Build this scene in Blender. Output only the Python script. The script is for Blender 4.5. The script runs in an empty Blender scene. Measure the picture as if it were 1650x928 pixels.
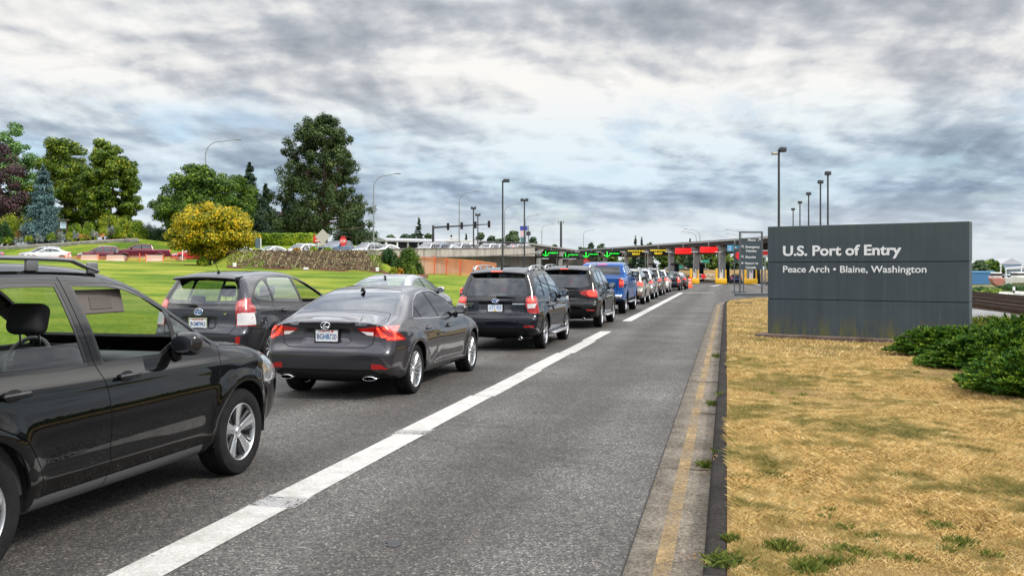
import bpy, bmesh, math, random
import numpy as np
from mathutils import Vector, Matrix
R = math.radians
S = bpy.context.scene
COL = S.collection

# ------------------------------------------------------------------ camera, sky, sun, exposure
EYE = 1.65
YAW = R(12.99)
FPX = 1500.0
cam_data = bpy.data.cameras.new('camera')
cam = bpy.data.objects.new('camera', cam_data)
COL.objects.link(cam)
cam_data.sensor_width = 36.0
cam_data.lens = 36.0 * FPX / 1650.0
cam_data.shift_y = -30.0 / 1650.0
cam_data.clip_start = 0.05
cam_data.clip_end = 6000
cam.location = (0, 0, EYE)
cam.rotation_euler = (R(90), 0, YAW)
S.camera = cam
S.view_settings.view_transform = 'Standard'
S.view_settings.look = 'None'
S.view_settings.exposure = 0.32
S.view_settings.gamma = 1.0
S.cycles.max_bounces = 8
S.cycles.transparent_max_bounces = 16
S.cycles.sample_clamp_indirect = 6.0
try:
 S.cycles.use_denoising = True
except Exception:
 pass

SKX, SKY = -12.0, -9.0
SUN_EL, SUN_AZ = R(44), R(112)      # azimuth clockwise from +Y
world = bpy.data.worlds.new('World')
S.world = world
world.use_nodes = True


class NT:
 """small helper for node trees"""
 def __init__(self, tree):
  self.t = tree
  self.t.nodes.clear()

 def n(self, typ, **kw):
  nd = self.t.nodes.new(typ)
  ins = kw.pop('ins', None)
  for k, v in kw.items():
   setattr(nd, k, v)
  if ins:
   for k, v in ins.items():
    s = nd.inputs[k]
    if isinstance(v, tuple) and len(v) == 2 and hasattr(v[0], 'outputs'):
     self.t.links.new(v[0].outputs[v[1]], s)
    elif hasattr(v, 'outputs'):
     self.t.links.new(v.outputs[0], s)
    else:
     s.default_value = v
  return nd

 def math(self, op, a, b=0.0, c=None, clamp=False):
  ins = {0: a, 1: b}
  if c is not None:
   ins[2] = c
  return self.n('ShaderNodeMath', operation=op, use_clamp=clamp, ins=ins)

 def ramp(self, fac, stops, interp='LINEAR'):
  nd = self.n('ShaderNodeValToRGB', ins={0: fac})
  cr = nd.color_ramp
  cr.interpolation = interp
  while len(cr.elements) < len(stops):
   cr.elements.new(0.5)
  for e, (p, c) in zip(cr.elements, stops):
   e.position = p
   e.color = c if len(c) == 4 else (*c, 1)
  return nd

 def mixc(self, fac, a, b, blend='MIX'):
  nd = self.n('ShaderNodeMix', data_type='RGBA', blend_type=blend)
  for k, v in ((0, fac), (6, a), (7, b)):
   s = nd.inputs[k]
   if isinstance(v, tuple) and len(v) == 2 and hasattr(v[0], 'outputs'):
    self.t.links.new(v[0].outputs[v[1]], s)
   elif hasattr(v, 'outputs'):
    out = v.outputs[2] if v.bl_idname == 'ShaderNodeMix' else v.outputs[0]
    self.t.links.new(out, s)
   else:
    s.default_value = v if not (isinstance(v, tuple) and len(v) == 3) else (*v, 1)
  return nd


def sky_setup():
 w = NT(world.node_tree)
 tc = w.n('ShaderNodeTexCoord')
 sep = w.n('ShaderNodeSeparateXYZ', ins={0: (tc, 'Generated')})
 z = w.math('MAXIMUM', (sep, 2), 0.0)
 zz = w.math('ADD', z, 0.20)
 inv = w.math('DIVIDE', 1.0, zz)
 px = w.math('MULTIPLY', (sep, 0), inv)
 py = w.math('MULTIPLY', (sep, 1), inv)
 comb = w.n('ShaderNodeCombineXYZ', ins={0: px, 1: py, 2: 0.0})
 mp = w.n('ShaderNodeMapping', ins={'Vector': comb, 'Rotation': (0, 0, R(-8)), 'Scale': (1.3, 1.15, 1.0), 'Location': (SKX, SKY, 0)})
 warp = w.n('ShaderNodeTexNoise', noise_dimensions='2D', ins={'Vector': mp, 'Scale': 0.9, 'Detail': 2.0})
 wv = w.n('ShaderNodeVectorMath', operation='MULTIPLY_ADD', ins={0: (warp, 'Color'), 1: (0.22, 0.22, 0), 2: mp})
 n1 = w.n('ShaderNodeTexNoise', noise_dimensions='2D', ins={'Vector': wv, 'Scale': 0.72, 'Detail': 2.0, 'Roughness': 0.5})
 n2 = w.n('ShaderNodeTexNoise', noise_dimensions='2D', ins={'Vector': wv, 'Scale': 2.2, 'Detail': 9.0, 'Roughness': 0.52})
 # billows: lit edges from the slope of the mid-size noise towards the light
 offv = w.n('ShaderNodeVectorMath', operation='ADD', ins={0: wv, 1: (0.05, -0.05, 0)})
 n2b = w.n('ShaderNodeTexNoise', noise_dimensions='2D', ins={'Vector': offv, 'Scale': 2.2, 'Detail': 9.0, 'Roughness': 0.52})
 edge = w.math('SUBTRACT', (n2, 0), (n2b, 0))
 off = w.n('ShaderNodeVectorMath', operation='ADD', ins={0: wv, 1: (7.3, 2.2, 0)})
 n3 = w.n('ShaderNodeTexNoise', noise_dimensions='2D', ins={'Vector': off, 'Scale': 1.5, 'Detail': 8.0, 'Roughness': 0.6})
 a = w.math('MULTIPLY', (n1, 0), 0.75)
 b = w.math('MULTIPLY_ADD', (n2, 0), 0.25, a)
 elev = w.ramp(z, [(0.0, (0.45,) * 3), (0.045, (0.46,) * 3), (0.085, (0.545,) * 3), (0.12, (0.48,) * 3), (0.165, (0.395,) * 3),
             (0.21, (0.455,) * 3), (0.27, (0.56,) * 3), (0.5, (0.5,) * 3)])
 thick = w.math('ADD', b, elev)
 thick = w.math('SUBTRACT', thick, 0.517)
 thick = w.math('MULTIPLY_ADD', edge, -1.0, thick)
 cl = w.ramp(thick, [(0.34, (0.77, 0.76, 0.74)), (0.44, (0.635, 0.635, 0.635)), (0.515, (0.475, 0.492, 0.52)),
      (0.60, (0.36, 0.382, 0.42)), (0.72, (0.25, 0.272, 0.315))])
 blue = w.ramp(z, [(0.0, (0.94, 0.98, 1.0)), (0.08, (0.74, 0.90, 1.04)), (0.135, (0.84, 0.95, 1.03)), (0.19, (1.0, 1.0, 1.0)), (0.30, (1.0, 1.0, 1.0))])
 cl2 = w.mixc(1.0, cl, blue, 'MULTIPLY')
 sky = w.n('ShaderNodeTexSky', sky_type='NISHITA', sun_disc=False, sun_elevation=SUN_EL, sun_rotation=SUN_AZ,
           altitude=0, air_density=1.0, dust_density=0.6, ozone_density=1.0)
 skyc = w.mixc(1.0, sky, (0.12, 0.12, 0.12), 'MULTIPLY')
 hole = w.ramp((n3, 0), [(0.54, (0,) * 3), (0.66, (0.8,) * 3)])
 hz = w.ramp(z, [(0.0, (0.15,) * 3), (0.06, (0.6,) * 3), (0.12, (0.9,) * 3), (0.165, (0.4,) * 3), (0.2, (0.05,) * 3), (1.0, (0.0,) * 3)])
 hm = w.math('MULTIPLY', hole, hz)
 mix = w.mixc(hm, cl2, skyc)
 hzf = w.ramp(z, [(0.0, (0.8,) * 3), (0.04, (0.45,) * 3), (0.08, (0.0,) * 3)])
 mix2 = w.mixc(hzf, mix, (0.58, 0.63, 0.67))
 # the deck is brighter towards the zenith (above the picture), as an overcast sky is
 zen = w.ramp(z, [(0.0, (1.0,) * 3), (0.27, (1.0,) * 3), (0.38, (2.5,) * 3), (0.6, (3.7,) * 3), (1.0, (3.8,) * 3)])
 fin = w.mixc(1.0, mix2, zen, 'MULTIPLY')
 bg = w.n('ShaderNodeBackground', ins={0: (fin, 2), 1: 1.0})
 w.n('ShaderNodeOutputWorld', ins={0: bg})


sky_setup()
sun_data = bpy.data.lights.new('sun', 'SUN')
sun_data.energy = 2.3
sun_data.angle = R(10)
sun_data.color = (1.0, 0.93, 0.82)
sun = bpy.data.objects.new('sun', sun_data)
COL.objects.link(sun)
sd = Vector((math.sin(SUN_AZ) * math.cos(SUN_EL), math.cos(SUN_AZ) * math.cos(SUN_EL), math.sin(SUN_EL)))
sun.rotation_euler = sd.to_track_quat('Z', 'Y').to_euler()
sun.location = (20, 20, 40)

# ------------------------------------------------------------------ placement helpers
CF = (-math.sin(YAW), math.cos(YAW))
CR = (math.cos(YAW), math.sin(YAW))


def at(px, D, z=0.0):
 """real-world point at distance D along the view axis, bearing px"""
 r = (px - 825.0) / FPX * D
 return Vector((D * CF[0] + r * CR[0], D * CF[1] + r * CR[1], z))


def zat(py, D):
 return EYE + (434.0 - py) * D / FPX


# ------------------------------------------------------------------ materials
MATS = {}


def pmat(name, color, rough=0.6, metal=0.0, spec=0.5, coat=0.0, emit=None, estr=0.0, bump=None, var=None, sheen=0, coords='Object'):
 """principled material; bump=(scale, distance); var=(scale, amount) gives a noisy base colour"""
 if name in MATS:
  return MATS[name]
 m = bpy.data.materials.new(name)
 m.use_nodes = True
 t = NT(m.node_tree)
 p = t.n('ShaderNodeBsdfPrincipled')
 p.inputs['Base Color'].default_value = (*color, 1)
 p.inputs['Roughness'].default_value = rough
 p.inputs['Metallic'].default_value = metal
 p.inputs['Specular IOR Level'].default_value = spec
 p.inputs['Coat Weight'].default_value = coat
 p.inputs['Coat Roughness'].default_value = 0.03
 if emit:
  p.inputs['Emission Color'].default_value = (*emit, 1)
  p.inputs['Emission Strength'].default_value = estr
 tc = t.n('ShaderNodeTexCoord')
 if var:
  nz = t.n('ShaderNodeTexNoise', ins={'Vector': (tc, coords), 'Scale': var[0], 'Detail': 6.0, 'Roughness': 0.6})
  f = t.ramp((nz, 0), [(0.3, (0,) * 3), (0.7, (1,) * 3)])
  a = var[1]
  mx = t.mixc(f, tuple(c * (1 - a) for c in color), tuple(min(1, c * (1 + a)) for c in color))
  t.t.links.new(mx.outputs[2], p.inputs['Base Color'])
 if bump:
  nb = t.n('ShaderNodeTexNoise', ins={'Vector': (tc, coords), 'Scale': bump[0], 'Detail': 4.0})
  bp = t.n('ShaderNodeBump', ins={'Height': (nb, 0), 'Distance': bump[1], 'Strength': 1.0})
  t.t.links.new(bp.outputs[0], p.inputs['Normal'])
 t.n('ShaderNodeOutputMaterial', ins={0: p})
 MATS[name] = m
 return m


def paint(name, color, metal=0.35, rough=0.32, coat=1.0):
 """car paint with clear coat; the inner side of the sheet is dark trim"""
 if name in MATS:
  return MATS[name]
 m = bpy.data.materials.new(name)
 m.use_nodes = True
 t = NT(m.node_tree)
 tc = t.n('ShaderNodeTexCoord')
 geo = t.n('ShaderNodeNewGeometry')
 dirt = t.n('ShaderNodeTexNoise', ins={'Vector': (tc, 'Object'), 'Scale': 3.0, 'Detail': 6.0, 'Roughness': 0.65})
 dr = t.ramp((dirt, 0), [(0.45, (0.02,) * 3), (0.8, (0.07,) * 3)])
 sepz = t.n('ShaderNodeSeparateXYZ', ins={0: (tc, 'Object')})
 low = t.ramp((sepz, 2), [(0.25, (0.05,) * 3), (0.55, (0.0,) * 3)])
 dustf = t.math('MULTIPLY', low, (dirt, 0))
 colm = t.mixc(dustf, color, (0.22, 0.20, 0.18))
 rr = t.math('ADD', dr, rough)
 p = t.n('ShaderNodeBsdfPrincipled', ins={'Base Color': (colm, 2), 'Roughness': rr, 'Metallic': metal,
                   'Coat Weight': coat, 'Coat Roughness': 0.012, 'Coat IOR': 1.5, 'Specular IOR Level': 0.0})
 inner = t.n('ShaderNodeBsdfDiffuse', ins={0: (0.10, 0.095, 0.09, 1)})
 mx = t.n('ShaderNodeMixShader', ins={0: (geo, 'Backfacing'), 1: p, 2: inner})
 t.n('ShaderNodeOutputMaterial', ins={0: mx})
 MATS[name] = m
 return m


def glassmat(name, tint, reflect=1.0, rough=0.0):
 if name in MATS:
  return MATS[name]
 m = bpy.data.materials.new(name)
 m.use_nodes = True
 t = NT(m.node_tree)
 geo = t.n('ShaderNodeNewGeometry')
 ior = t.math('MULTIPLY_ADD', (geo, 'Backfacing'), 1 / 1.52 - 1.52, 1.52)
 fr = t.n('ShaderNodeFresnel', ins={0: ior})
 ff = t.math('MULTIPLY_ADD', fr, reflect * 1.35, 0.015, clamp=True)
 tr = t.n('ShaderNodeBsdfTransparent', ins={0: (*tint, 1)})
 gl = t.n('ShaderNodeBsdfGlossy', ins={0: (0.95, 0.97, 1, 1), 'Roughness': rough})
 mx = t.n('ShaderNodeMixShader', ins={0: ff, 1: tr, 2: gl})
 t.n('ShaderNodeOutputMaterial', ins={0: mx})
 MATS[name] = m
 return m


# ------------------------------------------------------------------ mesh helpers
def tag(o, label=None, cat=None, group=None, kind=None):
 if label:
  o['label'] = label
 if cat:
  o['category'] = cat
 if group:
  o['group'] = group
 if kind:
  o['kind'] = kind
 return o


def empty(name, loc=(0, 0, 0), rz=0.0, label=None, cat=None, group=None):
 o = bpy.data.objects.new(name, None)
 o.empty_display_size = 0.3
 COL.objects.link(o)
 o.location = loc
 o.rotation_euler = (0, 0, rz)
 return tag(o, label, cat, group)


def obj(name, me, mats, parent=None, smooth=True):
 if isinstance(me, bmesh.types.BMesh):
  m = bpy.data.meshes.new(name)
  me.to_mesh(m)
  me.free()
  me = m
 if not isinstance(mats, (list, tuple)):
  mats = [mats]
 if not me.materials:
  for x in mats:
   me.materials.append(x)
 if smooth and len(me.polygons):
  me.polygons.foreach_set('use_smooth', [True] * len(me.polygons))
 o = bpy.data.objects.new(name, me)
 COL.objects.link(o)
 if parent:
  o.parent = parent
 return o


def npmesh(name, V, Q, mats=None, midx=None):
 """mesh from numpy vertices and equal-sized faces"""
 V = np.asarray(V, dtype=np.float32)
 Q = np.asarray(Q, dtype=np.int32)
 k = Q.shape[1]
 me = bpy.data.meshes.new(name)
 me.vertices.add(len(V))
 me.vertices.foreach_set('co', V.ravel())
 me.loops.add(Q.size)
 me.loops.foreach_set('vertex_index', Q.ravel())
 me.polygons.add(len(Q))
 me.polygons.foreach_set('loop_start', np.arange(0, Q.size, k, dtype=np.int32))
 me.polygons.foreach_set('loop_total', np.full(len(Q), k, dtype=np.int32))
 if midx is not None:
  me.polygons.foreach_set('material_index', np.asarray(midx, dtype=np.int32))
 me.update(calc_edges=True)
 return me


def flat(me_or_obj):
 me = me_or_obj.data if hasattr(me_or_obj, 'data') else me_or_obj
 me.polygons.foreach_set('use_smooth', [False] * len(me.polygons))
 return me_or_obj


class MB:
 """collects shapes into one bmesh"""
 def __init__(self):
  self.bm = bmesh.new()

 def box(self, c, s, rot=None, bev=0.0, seg=2):
  M = Matrix.Translation(Vector(c))
  if rot is not None:
   M = M @ (rot if isinstance(rot, Matrix) else Matrix.Rotation(rot, 4, 'Z'))
  M = M @ Matrix.Diagonal((s[0], s[1], s[2], 1))
  t = bmesh.new()
  bmesh.ops.create_cube(t, size=1.0, matrix=M)
  if bev > 0:
   bmesh.ops.bevel(t, geom=t.edges[:], offset=min(bev, min(s) * 0.49), segments=seg, profile=0.5, affect='EDGES')
  self.merge(t)
  return self

 def merge(self, t):
  me = bpy.data.meshes.new('tmp')
  t.to_mesh(me)
  t.free()
  self.bm.from_mesh(me)
  bpy.data.meshes.remove(me)

 def tube(self, pts, rad, n=8, cap=True, squash=None):
  pts = [Vector(p) for p in pts]
  if not isinstance(rad, (list, tuple)):
   rad = [rad] * len(pts)
  rings = []
  prev = None
  for i, p in enumerate(pts):
   d = (pts[min(i + 1, len(pts) - 1)] - pts[max(i - 1, 0)])
   d.normalize()
   if prev is None:
    up = Vector((0, 0, 1)) if abs(d.z) < 0.9 else Vector((1, 0, 0))
    a = d.cross(up).normalized()
   else:
    a = (prev - d * prev.dot(d))
    if a.length < 1e-6:
     a = d.orthogonal()
    a.normalize()
   prev = a
   b = d.cross(a).normalized()
   sa, sb = (1, 1) if squash is None else squash
   rings.append([self.bm.verts.new(p + (a * math.cos(2 * math.pi * k / n) * sa + b * math.sin(2 * math.pi * k / n) * sb) * rad[i]) for k in range(n)])
  for r0, r1 in zip(rings, rings[1:]):
   for k in range(n):
    self.bm.faces.new((r0[k], r0[(k + 1) % n], r1[(k + 1) % n], r1[k]))
  if cap:
   self.bm.faces.new(rings[0][::-1])
   self.bm.faces.new(rings[-1])
  return self

 def lathe(self, prof, n=32, axis='Z', loc=(0, 0, 0), close=False):
  """prof: (radius, height along axis)"""
  rings = []
  for (r, h) in prof:
   ring = []
   for k in range(n):
    a = 2 * math.pi * k / n
    c, s = r * math.cos(a), r * math.sin(a)
    p = {'Z': (c, s, h), 'X': (h, c, s), 'Y': (s, h, c)}[axis]
    ring.append(self.bm.verts.new(Vector(p) + Vector(loc)))
   rings.append(ring)
  if close:
   rings.append(rings[0])
  for r0, r1 in zip(rings, rings[1:]):
   for k in range(n):
    self.bm.faces.new((r0[k], r0[(k + 1) % n], r1[(k + 1) % n], r1[k]))
  if not close:
   for ring, (r, h) in ((rings[0][::-1], prof[0]), (rings[-1], prof[-1])):
    if r > 1e-4:
     self.bm.faces.new(ring)
  return self

 def prism(self, poly, depth, frame):
  """poly in 2D; frame = 4x4 matrix taking (u,v,w) to space; extruded w from 0 to depth"""
  a = [self.bm.verts.new(frame @ Vector((u, v, 0))) for u, v in poly]
  b = [self.bm.verts.new(frame @ Vector((u, v, depth))) for u, v in poly]
  n = len(poly)
  self.bm.faces.new(a[::-1])
  self.bm.faces.new(b)
  for k in range(n):
   self.bm.faces.new((a[k], a[(k + 1) % n], b[(k + 1) % n], b[k]))
  return self

 def fix(self):
  bmesh.ops.recalc_face_normals(self.bm, faces=self.bm.faces[:])
  return self

 def build(self, name, mat, parent=None, smooth=False):
  self.fix()
  return obj(name, self.bm, mat, parent, smooth)


def auto_smooth(o, ang=35):
 me = o.data
 me.polygons.foreach_set('use_smooth', [True] * len(me.polygons))
 bm = bmesh.new()
 bm.from_mesh(me)
 for e in bm.edges:
  if len(e.link_faces) == 2 and e.calc_face_angle(0) > R(ang):
   e.smooth = False
 bm.to_mesh(me)
 bm.free()
 return o


def frame(origin, u, v):
 """matrix with columns u, v, u x v at origin"""
 u = Vector(u).normalized()
 v = Vector(v).normalized()
 w = u.cross(v)
 M = Matrix.Identity(4)
 for i in range(3):
  M[i][0], M[i][1], M[i][2], M[i][3] = u[i], v[i], w[i], origin[i]
 return M


FR_BACK = lambda o: frame(o, (1, 0, 0), (0, 0, 1))      # text frame seen from -Y (normal -Y)


def text_mesh(body, height, width=None, bold=0.0, extrude=0.004, align='LEFT', spacing=1.0):
 """solid lettering; cap height = height, stretched to width if given. Lies in XY, origin on the baseline."""
 cu = bpy.data.curves.new('lettering', 'FONT')
 cu.body = body
 cu.size = 1.0
 cu.offset = bold
 cu.extrude = 0.5
 cu.space_character = spacing
 cu.resolution_u = 6
 o = bpy.data.objects.new('tmp_text', cu)
 COL.objects.link(o)
 dg = bpy.context.evaluated_depsgraph_get()
 me = bpy.data.meshes.new_from_object(o.evaluated_get(dg))
 bpy.data.objects.remove(o)
 bpy.data.curves.remove(cu)
 n = len(me.vertices)
 co = np.empty(n * 3, dtype=np.float32)
 me.vertices.foreach_get('co', co)
 co = co.reshape(-1, 3)
 k = height / 0.729
 x0, x1 = co[:, 0].min(), co[:, 0].max()
 kx = k if width is None else width / (x1 - x0)
 co[:, 0] = (co[:, 0] - x0) * kx
 if align == 'CENTER':
  co[:, 0] -= (x1 - x0) * kx / 2
 elif align == 'RIGHT':
  co[:, 0] -= (x1 - x0) * kx
 co[:, 1] *= k
 co[:, 2] = (co[:, 2] + 0.5) * extrude
 me.vertices.foreach_set('co', co.ravel())
 me.materials.clear()
 return me


def place_mesh(me, M):
 me.transform(M)
 return me


def copy_tree(o, parent=None):
 c = o.copy()
 COL.objects.link(c)
 c.parent = parent
 for ch in list(o.children):
  copy_tree(ch, c)
 return c


def walk(o):
 yield o
 for c in o.children:
  yield from walk(c)


def cub(xs, ys, x):
 """monotone-ish smooth interpolation of a table"""
 xs = np.asarray(xs, float)
 ys = np.asarray(ys, float)
 d = np.diff(ys) / np.diff(xs)
 m = np.empty_like(xs)
 m[0], m[-1] = d[0], d[-1]
 for i in range(1, len(xs) - 1):
  m[i] = 0.0 if d[i - 1] * d[i] <= 0 else 2 * d[i - 1] * d[i] / (d[i - 1] + d[i])
 x = np.clip(x, xs[0], xs[-1])
 i = np.clip(np.searchsorted(xs, x, side='right') - 1, 0, len(xs) - 2)
 h = xs[i + 1] - xs[i]
 t = (x - xs[i]) / h
 return ((2 * t**3 - 3 * t**2 + 1) * ys[i] + (t**3 - 2 * t**2 + t) * h * m[i]
   + (-2 * t**3 + 3 * t**2) * ys[i + 1] + (t**3 - t**2) * h * m[i + 1])


def sstep(a, b, x):
 t = np.clip((x - a) / (b - a), 0, 1)
 return t * t * (3 - 2 * t)
# ------------------------------------------------------------------ car bodies
def chaikin(P, it=2, closed=True):
 P = np.asarray(P, float)
 for _ in range(it):
  N = np.roll(P, -1, axis=0)
  P = np.stack([P * 0.75 + N * 0.25, P * 0.25 + N * 0.75], 1).reshape(-1, 2)
 return P


def poly_sdf(P, y, z):
 A, Bp = P, np.roll(P, -1, axis=0)
 out = np.empty(y.shape)
 n = y.size
 yf, zf, of = y.ravel(), z.ravel(), out.ravel()
 step = 20000
 e = Bp - A
 L2 = (e**2).sum(1)
 for s in range(0, n, step):
  yy, zz = yf[s:s + step, None], zf[s:s + step, None]
  wy, wz = yy - A[:, 0], zz - A[:, 1]
  t = np.clip((wy * e[:, 0] + wz * e[:, 1]) / L2, 0, 1)
  d2 = (wy - t * e[:, 0])**2 + (wz - t * e[:, 1])**2
  d = np.sqrt(d2.min(1))
  c = ((A[:, 1] > zz) != (Bp[:, 1] > zz)) & (yy < (e[:, 0]) * (zz - A[:, 1]) / np.where(np.abs(e[:, 1]) < 1e-9, 1e-9, e[:, 1]) + A[:, 0])
  inside = (c.sum(1) % 2) == 1
  of[s:s + step] = np.where(inside, -d, d)
 return of.reshape(y.shape)


def smax(a, b, r):
 h = np.maximum(r - np.abs(a - b), 0) / r
 return np.maximum(a, b) + h * h * r * 0.25


def car_field(sp):
 prof = chaikin(sp['profile'], 2)
 W2 = sp['W'] / 2
 y0, y1 = prof[:, 0].min(), prof[:, 0].max()
 secz, seci = zip(*sp['sec'])
 ply, pli = zip(*sp['plan'])
 wb, rt = sp['wb'], sp['tyre']

 def F(p, d0=None):
  x, y, z = np.abs(p[:, 0]), p[:, 1], p[:, 2]
  t = np.clip(x / W2, 0, 1.1)
  d = poly_sdf(prof, y, z) if d0 is None else d0
  wf = sstep(y1 - 1.0, y1 - 0.05, y)
  wr = 1 - sstep(y0 + 0.05, y0 + 0.7, y)
  c = sp.get('roofc', 0.03) * t**2 + sp.get('frontc', 0.2) * wf * t**3 + sp.get('rearc', 0.08) * wr * t**2.6
  for (xh, z0, z1, dep) in sp.get('dents', []):
   m = (1 - sstep(xh - 0.03, xh + 0.02, x)) * sstep(z0 - 0.02, z0 + 0.03, z) * (1 - sstep(z1 - 0.03, z1 + 0.01, z))
   c = c + dep * m * (y < 0)
  hw = W2 - cub(secz, seci, z) - cub(ply, pli, y) * (1 - 0.45 * sstep(1.0, 1.3, z))
  for yc in (0.0, wb):
   dd = np.sqrt((y - yc)**2 + (z - rt)**2)
   hw = hw + sp.get('flare', 0.018) * np.exp(-((dd - rt - 0.085) / 0.075)**2) * (z > rt * 0.4)
  for (ya, za, yb, zb, amp, wid) in sp.get('creases', []):
   s = np.clip((y - ya) / (yb - ya), 0, 1)
   zc = za + (zb - za) * s
   fade = sstep(ya - 0.25, ya + 0.1, y) * (1 - sstep(yb - 0.1, yb + 0.25, y))
   hw = hw + amp * np.exp(-((z - zc) / wid)**2) * fade
  return smax(d + c, x - hw, sp.get('round', 0.10))
 F.sdf = lambda y, z: poly_sdf(prof, y, z)
 return F, (y0, y1)


def surface_nets(F, lo, hi, h):
 ax = [np.arange(lo[i], hi[i] + h, h) for i in range(3)]
 X, Y, Z = np.meshgrid(*ax, indexing='ij')
 P = np.stack([X.ravel(), Y.ravel(), Z.ravel()], 1)
 d2 = F.sdf(Y[0], Z[0])
 V = F(P, np.broadcast_to(d2[None], X.shape).ravel()).reshape(X.shape)
 nx, ny, nz = V.shape
 inside = V < 0
 c = np.zeros((nx - 1, ny - 1, nz - 1), int)
 for i in (0, 1):
  for j in (0, 1):
   for k in (0, 1):
    c += inside[i:nx - 1 + i, j:ny - 1 + j, k:nz - 1 + k]
 act = (c > 0) & (c < 8)
 idx = -np.ones(act.shape, int)
 cells = np.argwhere(act)
 idx[act] = np.arange(len(cells))
 acc = np.zeros((len(cells), 3))
 cnt = np.zeros(len(cells))
 corners = [(i, j, k) for i in (0, 1) for j in (0, 1) for k in (0, 1)]
 for a in corners:
  for b in corners:
   if sum(b[q] - a[q] for q in range(3)) == 1 and all(b[q] >= a[q] for q in range(3)):
    va = V[cells[:, 0] + a[0], cells[:, 1] + a[1], cells[:, 2] + a[2]]
    vb = V[cells[:, 0] + b[0], cells[:, 1] + b[1], cells[:, 2] + b[2]]
    m = (va < 0) != (vb < 0)
    t = np.where(m, va / np.where(m, va - vb, 1), 0)
    pos = np.array(a) + t[:, None] * (np.array(b) - np.array(a))
    acc[m] += pos[m]
    cnt[m] += 1
 verts = (cells + acc / cnt[:, None]) * h + np.array([ax[0][0], ax[1][0], ax[2][0]])
 faces = []
 for d in range(3):
  u, v = (d + 1) % 3, (d + 2) % 3
  s0 = [slice(None)] * 3
  s1 = [slice(None)] * 3
  s0[d] = slice(0, -1)
  s1[d] = slice(1, None)
  A, Bm = inside[tuple(s0)], inside[tuple(s1)]
  ch = np.argwhere(A != Bm)
  ch = ch[(ch[:, u] > 0) & (ch[:, v] > 0) & (ch[:, u] < inside.shape[u] - 1) & (ch[:, v] < inside.shape[v] - 1)]
  flip = A[ch[:, 0], ch[:, 1], ch[:, 2]]
  q = []
  for du, dv in ((0, 0), (-1, 0), (-1, -1), (0, -1)):
   cc = ch.copy()
   cc[:, u] += du
   cc[:, v] += dv
   q.append(idx[cc[:, 0], cc[:, 1], cc[:, 2]])
  q = np.stack(q, 1)
  q[~flip] = q[~flip][:, ::-1]
  faces.append(q)
 faces = np.concatenate(faces)
 for _ in range(2):
  f = F(verts)
  g = grad(F, verts, 0.008)
  verts = verts - g * (f / np.maximum((g**2).sum(1), 0.2))[:, None]
 return verts, faces


def grad(F, v, e):
 g = np.empty_like(v)
 d0 = F.sdf(v[:, 1], v[:, 2])
 d = np.array([e, 0, 0])
 g[:, 0] = (F(v + d, d0) - F(v - d, d0)) / (2 * e)
 for i in (1, 2):
  d = np.zeros(3)
  d[i] = e
  g[:, i] = (F(v + d) - F(v - d)) / (2 * e)
 return g


VIEW = {'side': (1, 2), 'rear': (0, 2), 'front': (0, 2), 'top': (0, 1)}


def inpoly(px, py, poly):
 n = len(poly)
 c = False
 j = n - 1
 for i in range(n):
  xi, yi = poly[i]
  xj, yj = poly[j]
  if (yi > py) != (yj > py) and px < (xj - xi) * (py - yi) / (yj - yi) + xi:
   c = not c
  j = i
 return c


def imprint(bm, lay, poly, view, label, sel, cache):
 a, b = VIEW[view]
 us = [p[0] for p in poly]
 vs = [p[1] for p in poly]
 u0, u1, v0, v1 = min(us), max(us), min(vs), max(vs)
 cand = set()
 for f, (c, nn) in cache.items():
  if u0 - 0.08 < c[a] < u1 + 0.08 and v0 - 0.08 < c[b] < v1 + 0.08 and sel(c, nn):
   cand.add(f)
 n = len(poly)
 for i in range(n):
  p, q = poly[i], poly[(i + 1) % n]
  eu, ev = q[0] - p[0], q[1] - p[1]
  L = math.hypot(eu, ev)
  if L < 1e-6:
   continue
  su0, su1 = min(p[0], q[0]) - 1e-3, max(p[0], q[0]) + 1e-3
  sv0, sv1 = min(p[1], q[1]) - 1e-3, max(p[1], q[1]) + 1e-3
  use = []
  for f in cand:
   cu = [v.co[a] for v in f.verts]
   cv = [v.co[b] for v in f.verts]
   if max(cu) < su0 or min(cu) > su1 or max(cv) < sv0 or min(cv) > sv1:
    continue
   ds = [((x - p[0]) * -ev + (y - p[1]) * eu) / L for x, y in zip(cu, cv)]
   if min(ds) > -1e-5 or max(ds) < 1e-5:
    continue
   use.append(f)
  if not use:
   continue
  co = [0, 0, 0]
  no = [0, 0, 0]
  co[a], co[b] = p
  no[a], no[b] = -ev / L, eu / L
  g = list({v for f in use for v in f.verts}) + list({e for f in use for e in f.edges}) + use
  cand -= set(use)
  r = bmesh.ops.bisect_plane(bm, geom=g, dist=1e-5, plane_co=co, plane_no=no)
  for x in r['geom']:
   if isinstance(x, bmesh.types.BMFace):
    cand.add(x)
    cache[x] = (x.calc_center_median(), x.normal.copy())
 for f in cand:
  c, nn = cache[f]
  if inpoly(c[a], c[b], poly) and sel(c, nn):
   f[lay] = label


def rpoly(P, it=1):
 """rounded polygon"""
 return [tuple(p) for p in chaikin(P, it)]


def strip_polys(line, w):
 """thin quads along a polyline, for panel gaps"""
 out = []
 for (u0, v0), (u1, v1) in zip(line, line[1:]):
  L = math.hypot(u1 - u0, v1 - v0)
  nu, nv = -(v1 - v0) / L * w / 2, (u1 - u0) / L * w / 2
  eu, ev = (u1 - u0) / L * w * 0.3, (v1 - v0) / L * w * 0.3
  out.append([(u0 + nu - eu, v0 + nv - ev), (u1 + nu + eu, v1 + nv + ev), (u1 - nu + eu, v1 - nv + ev), (u0 - nu - eu, v0 - nv - ev)])
 return out


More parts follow.
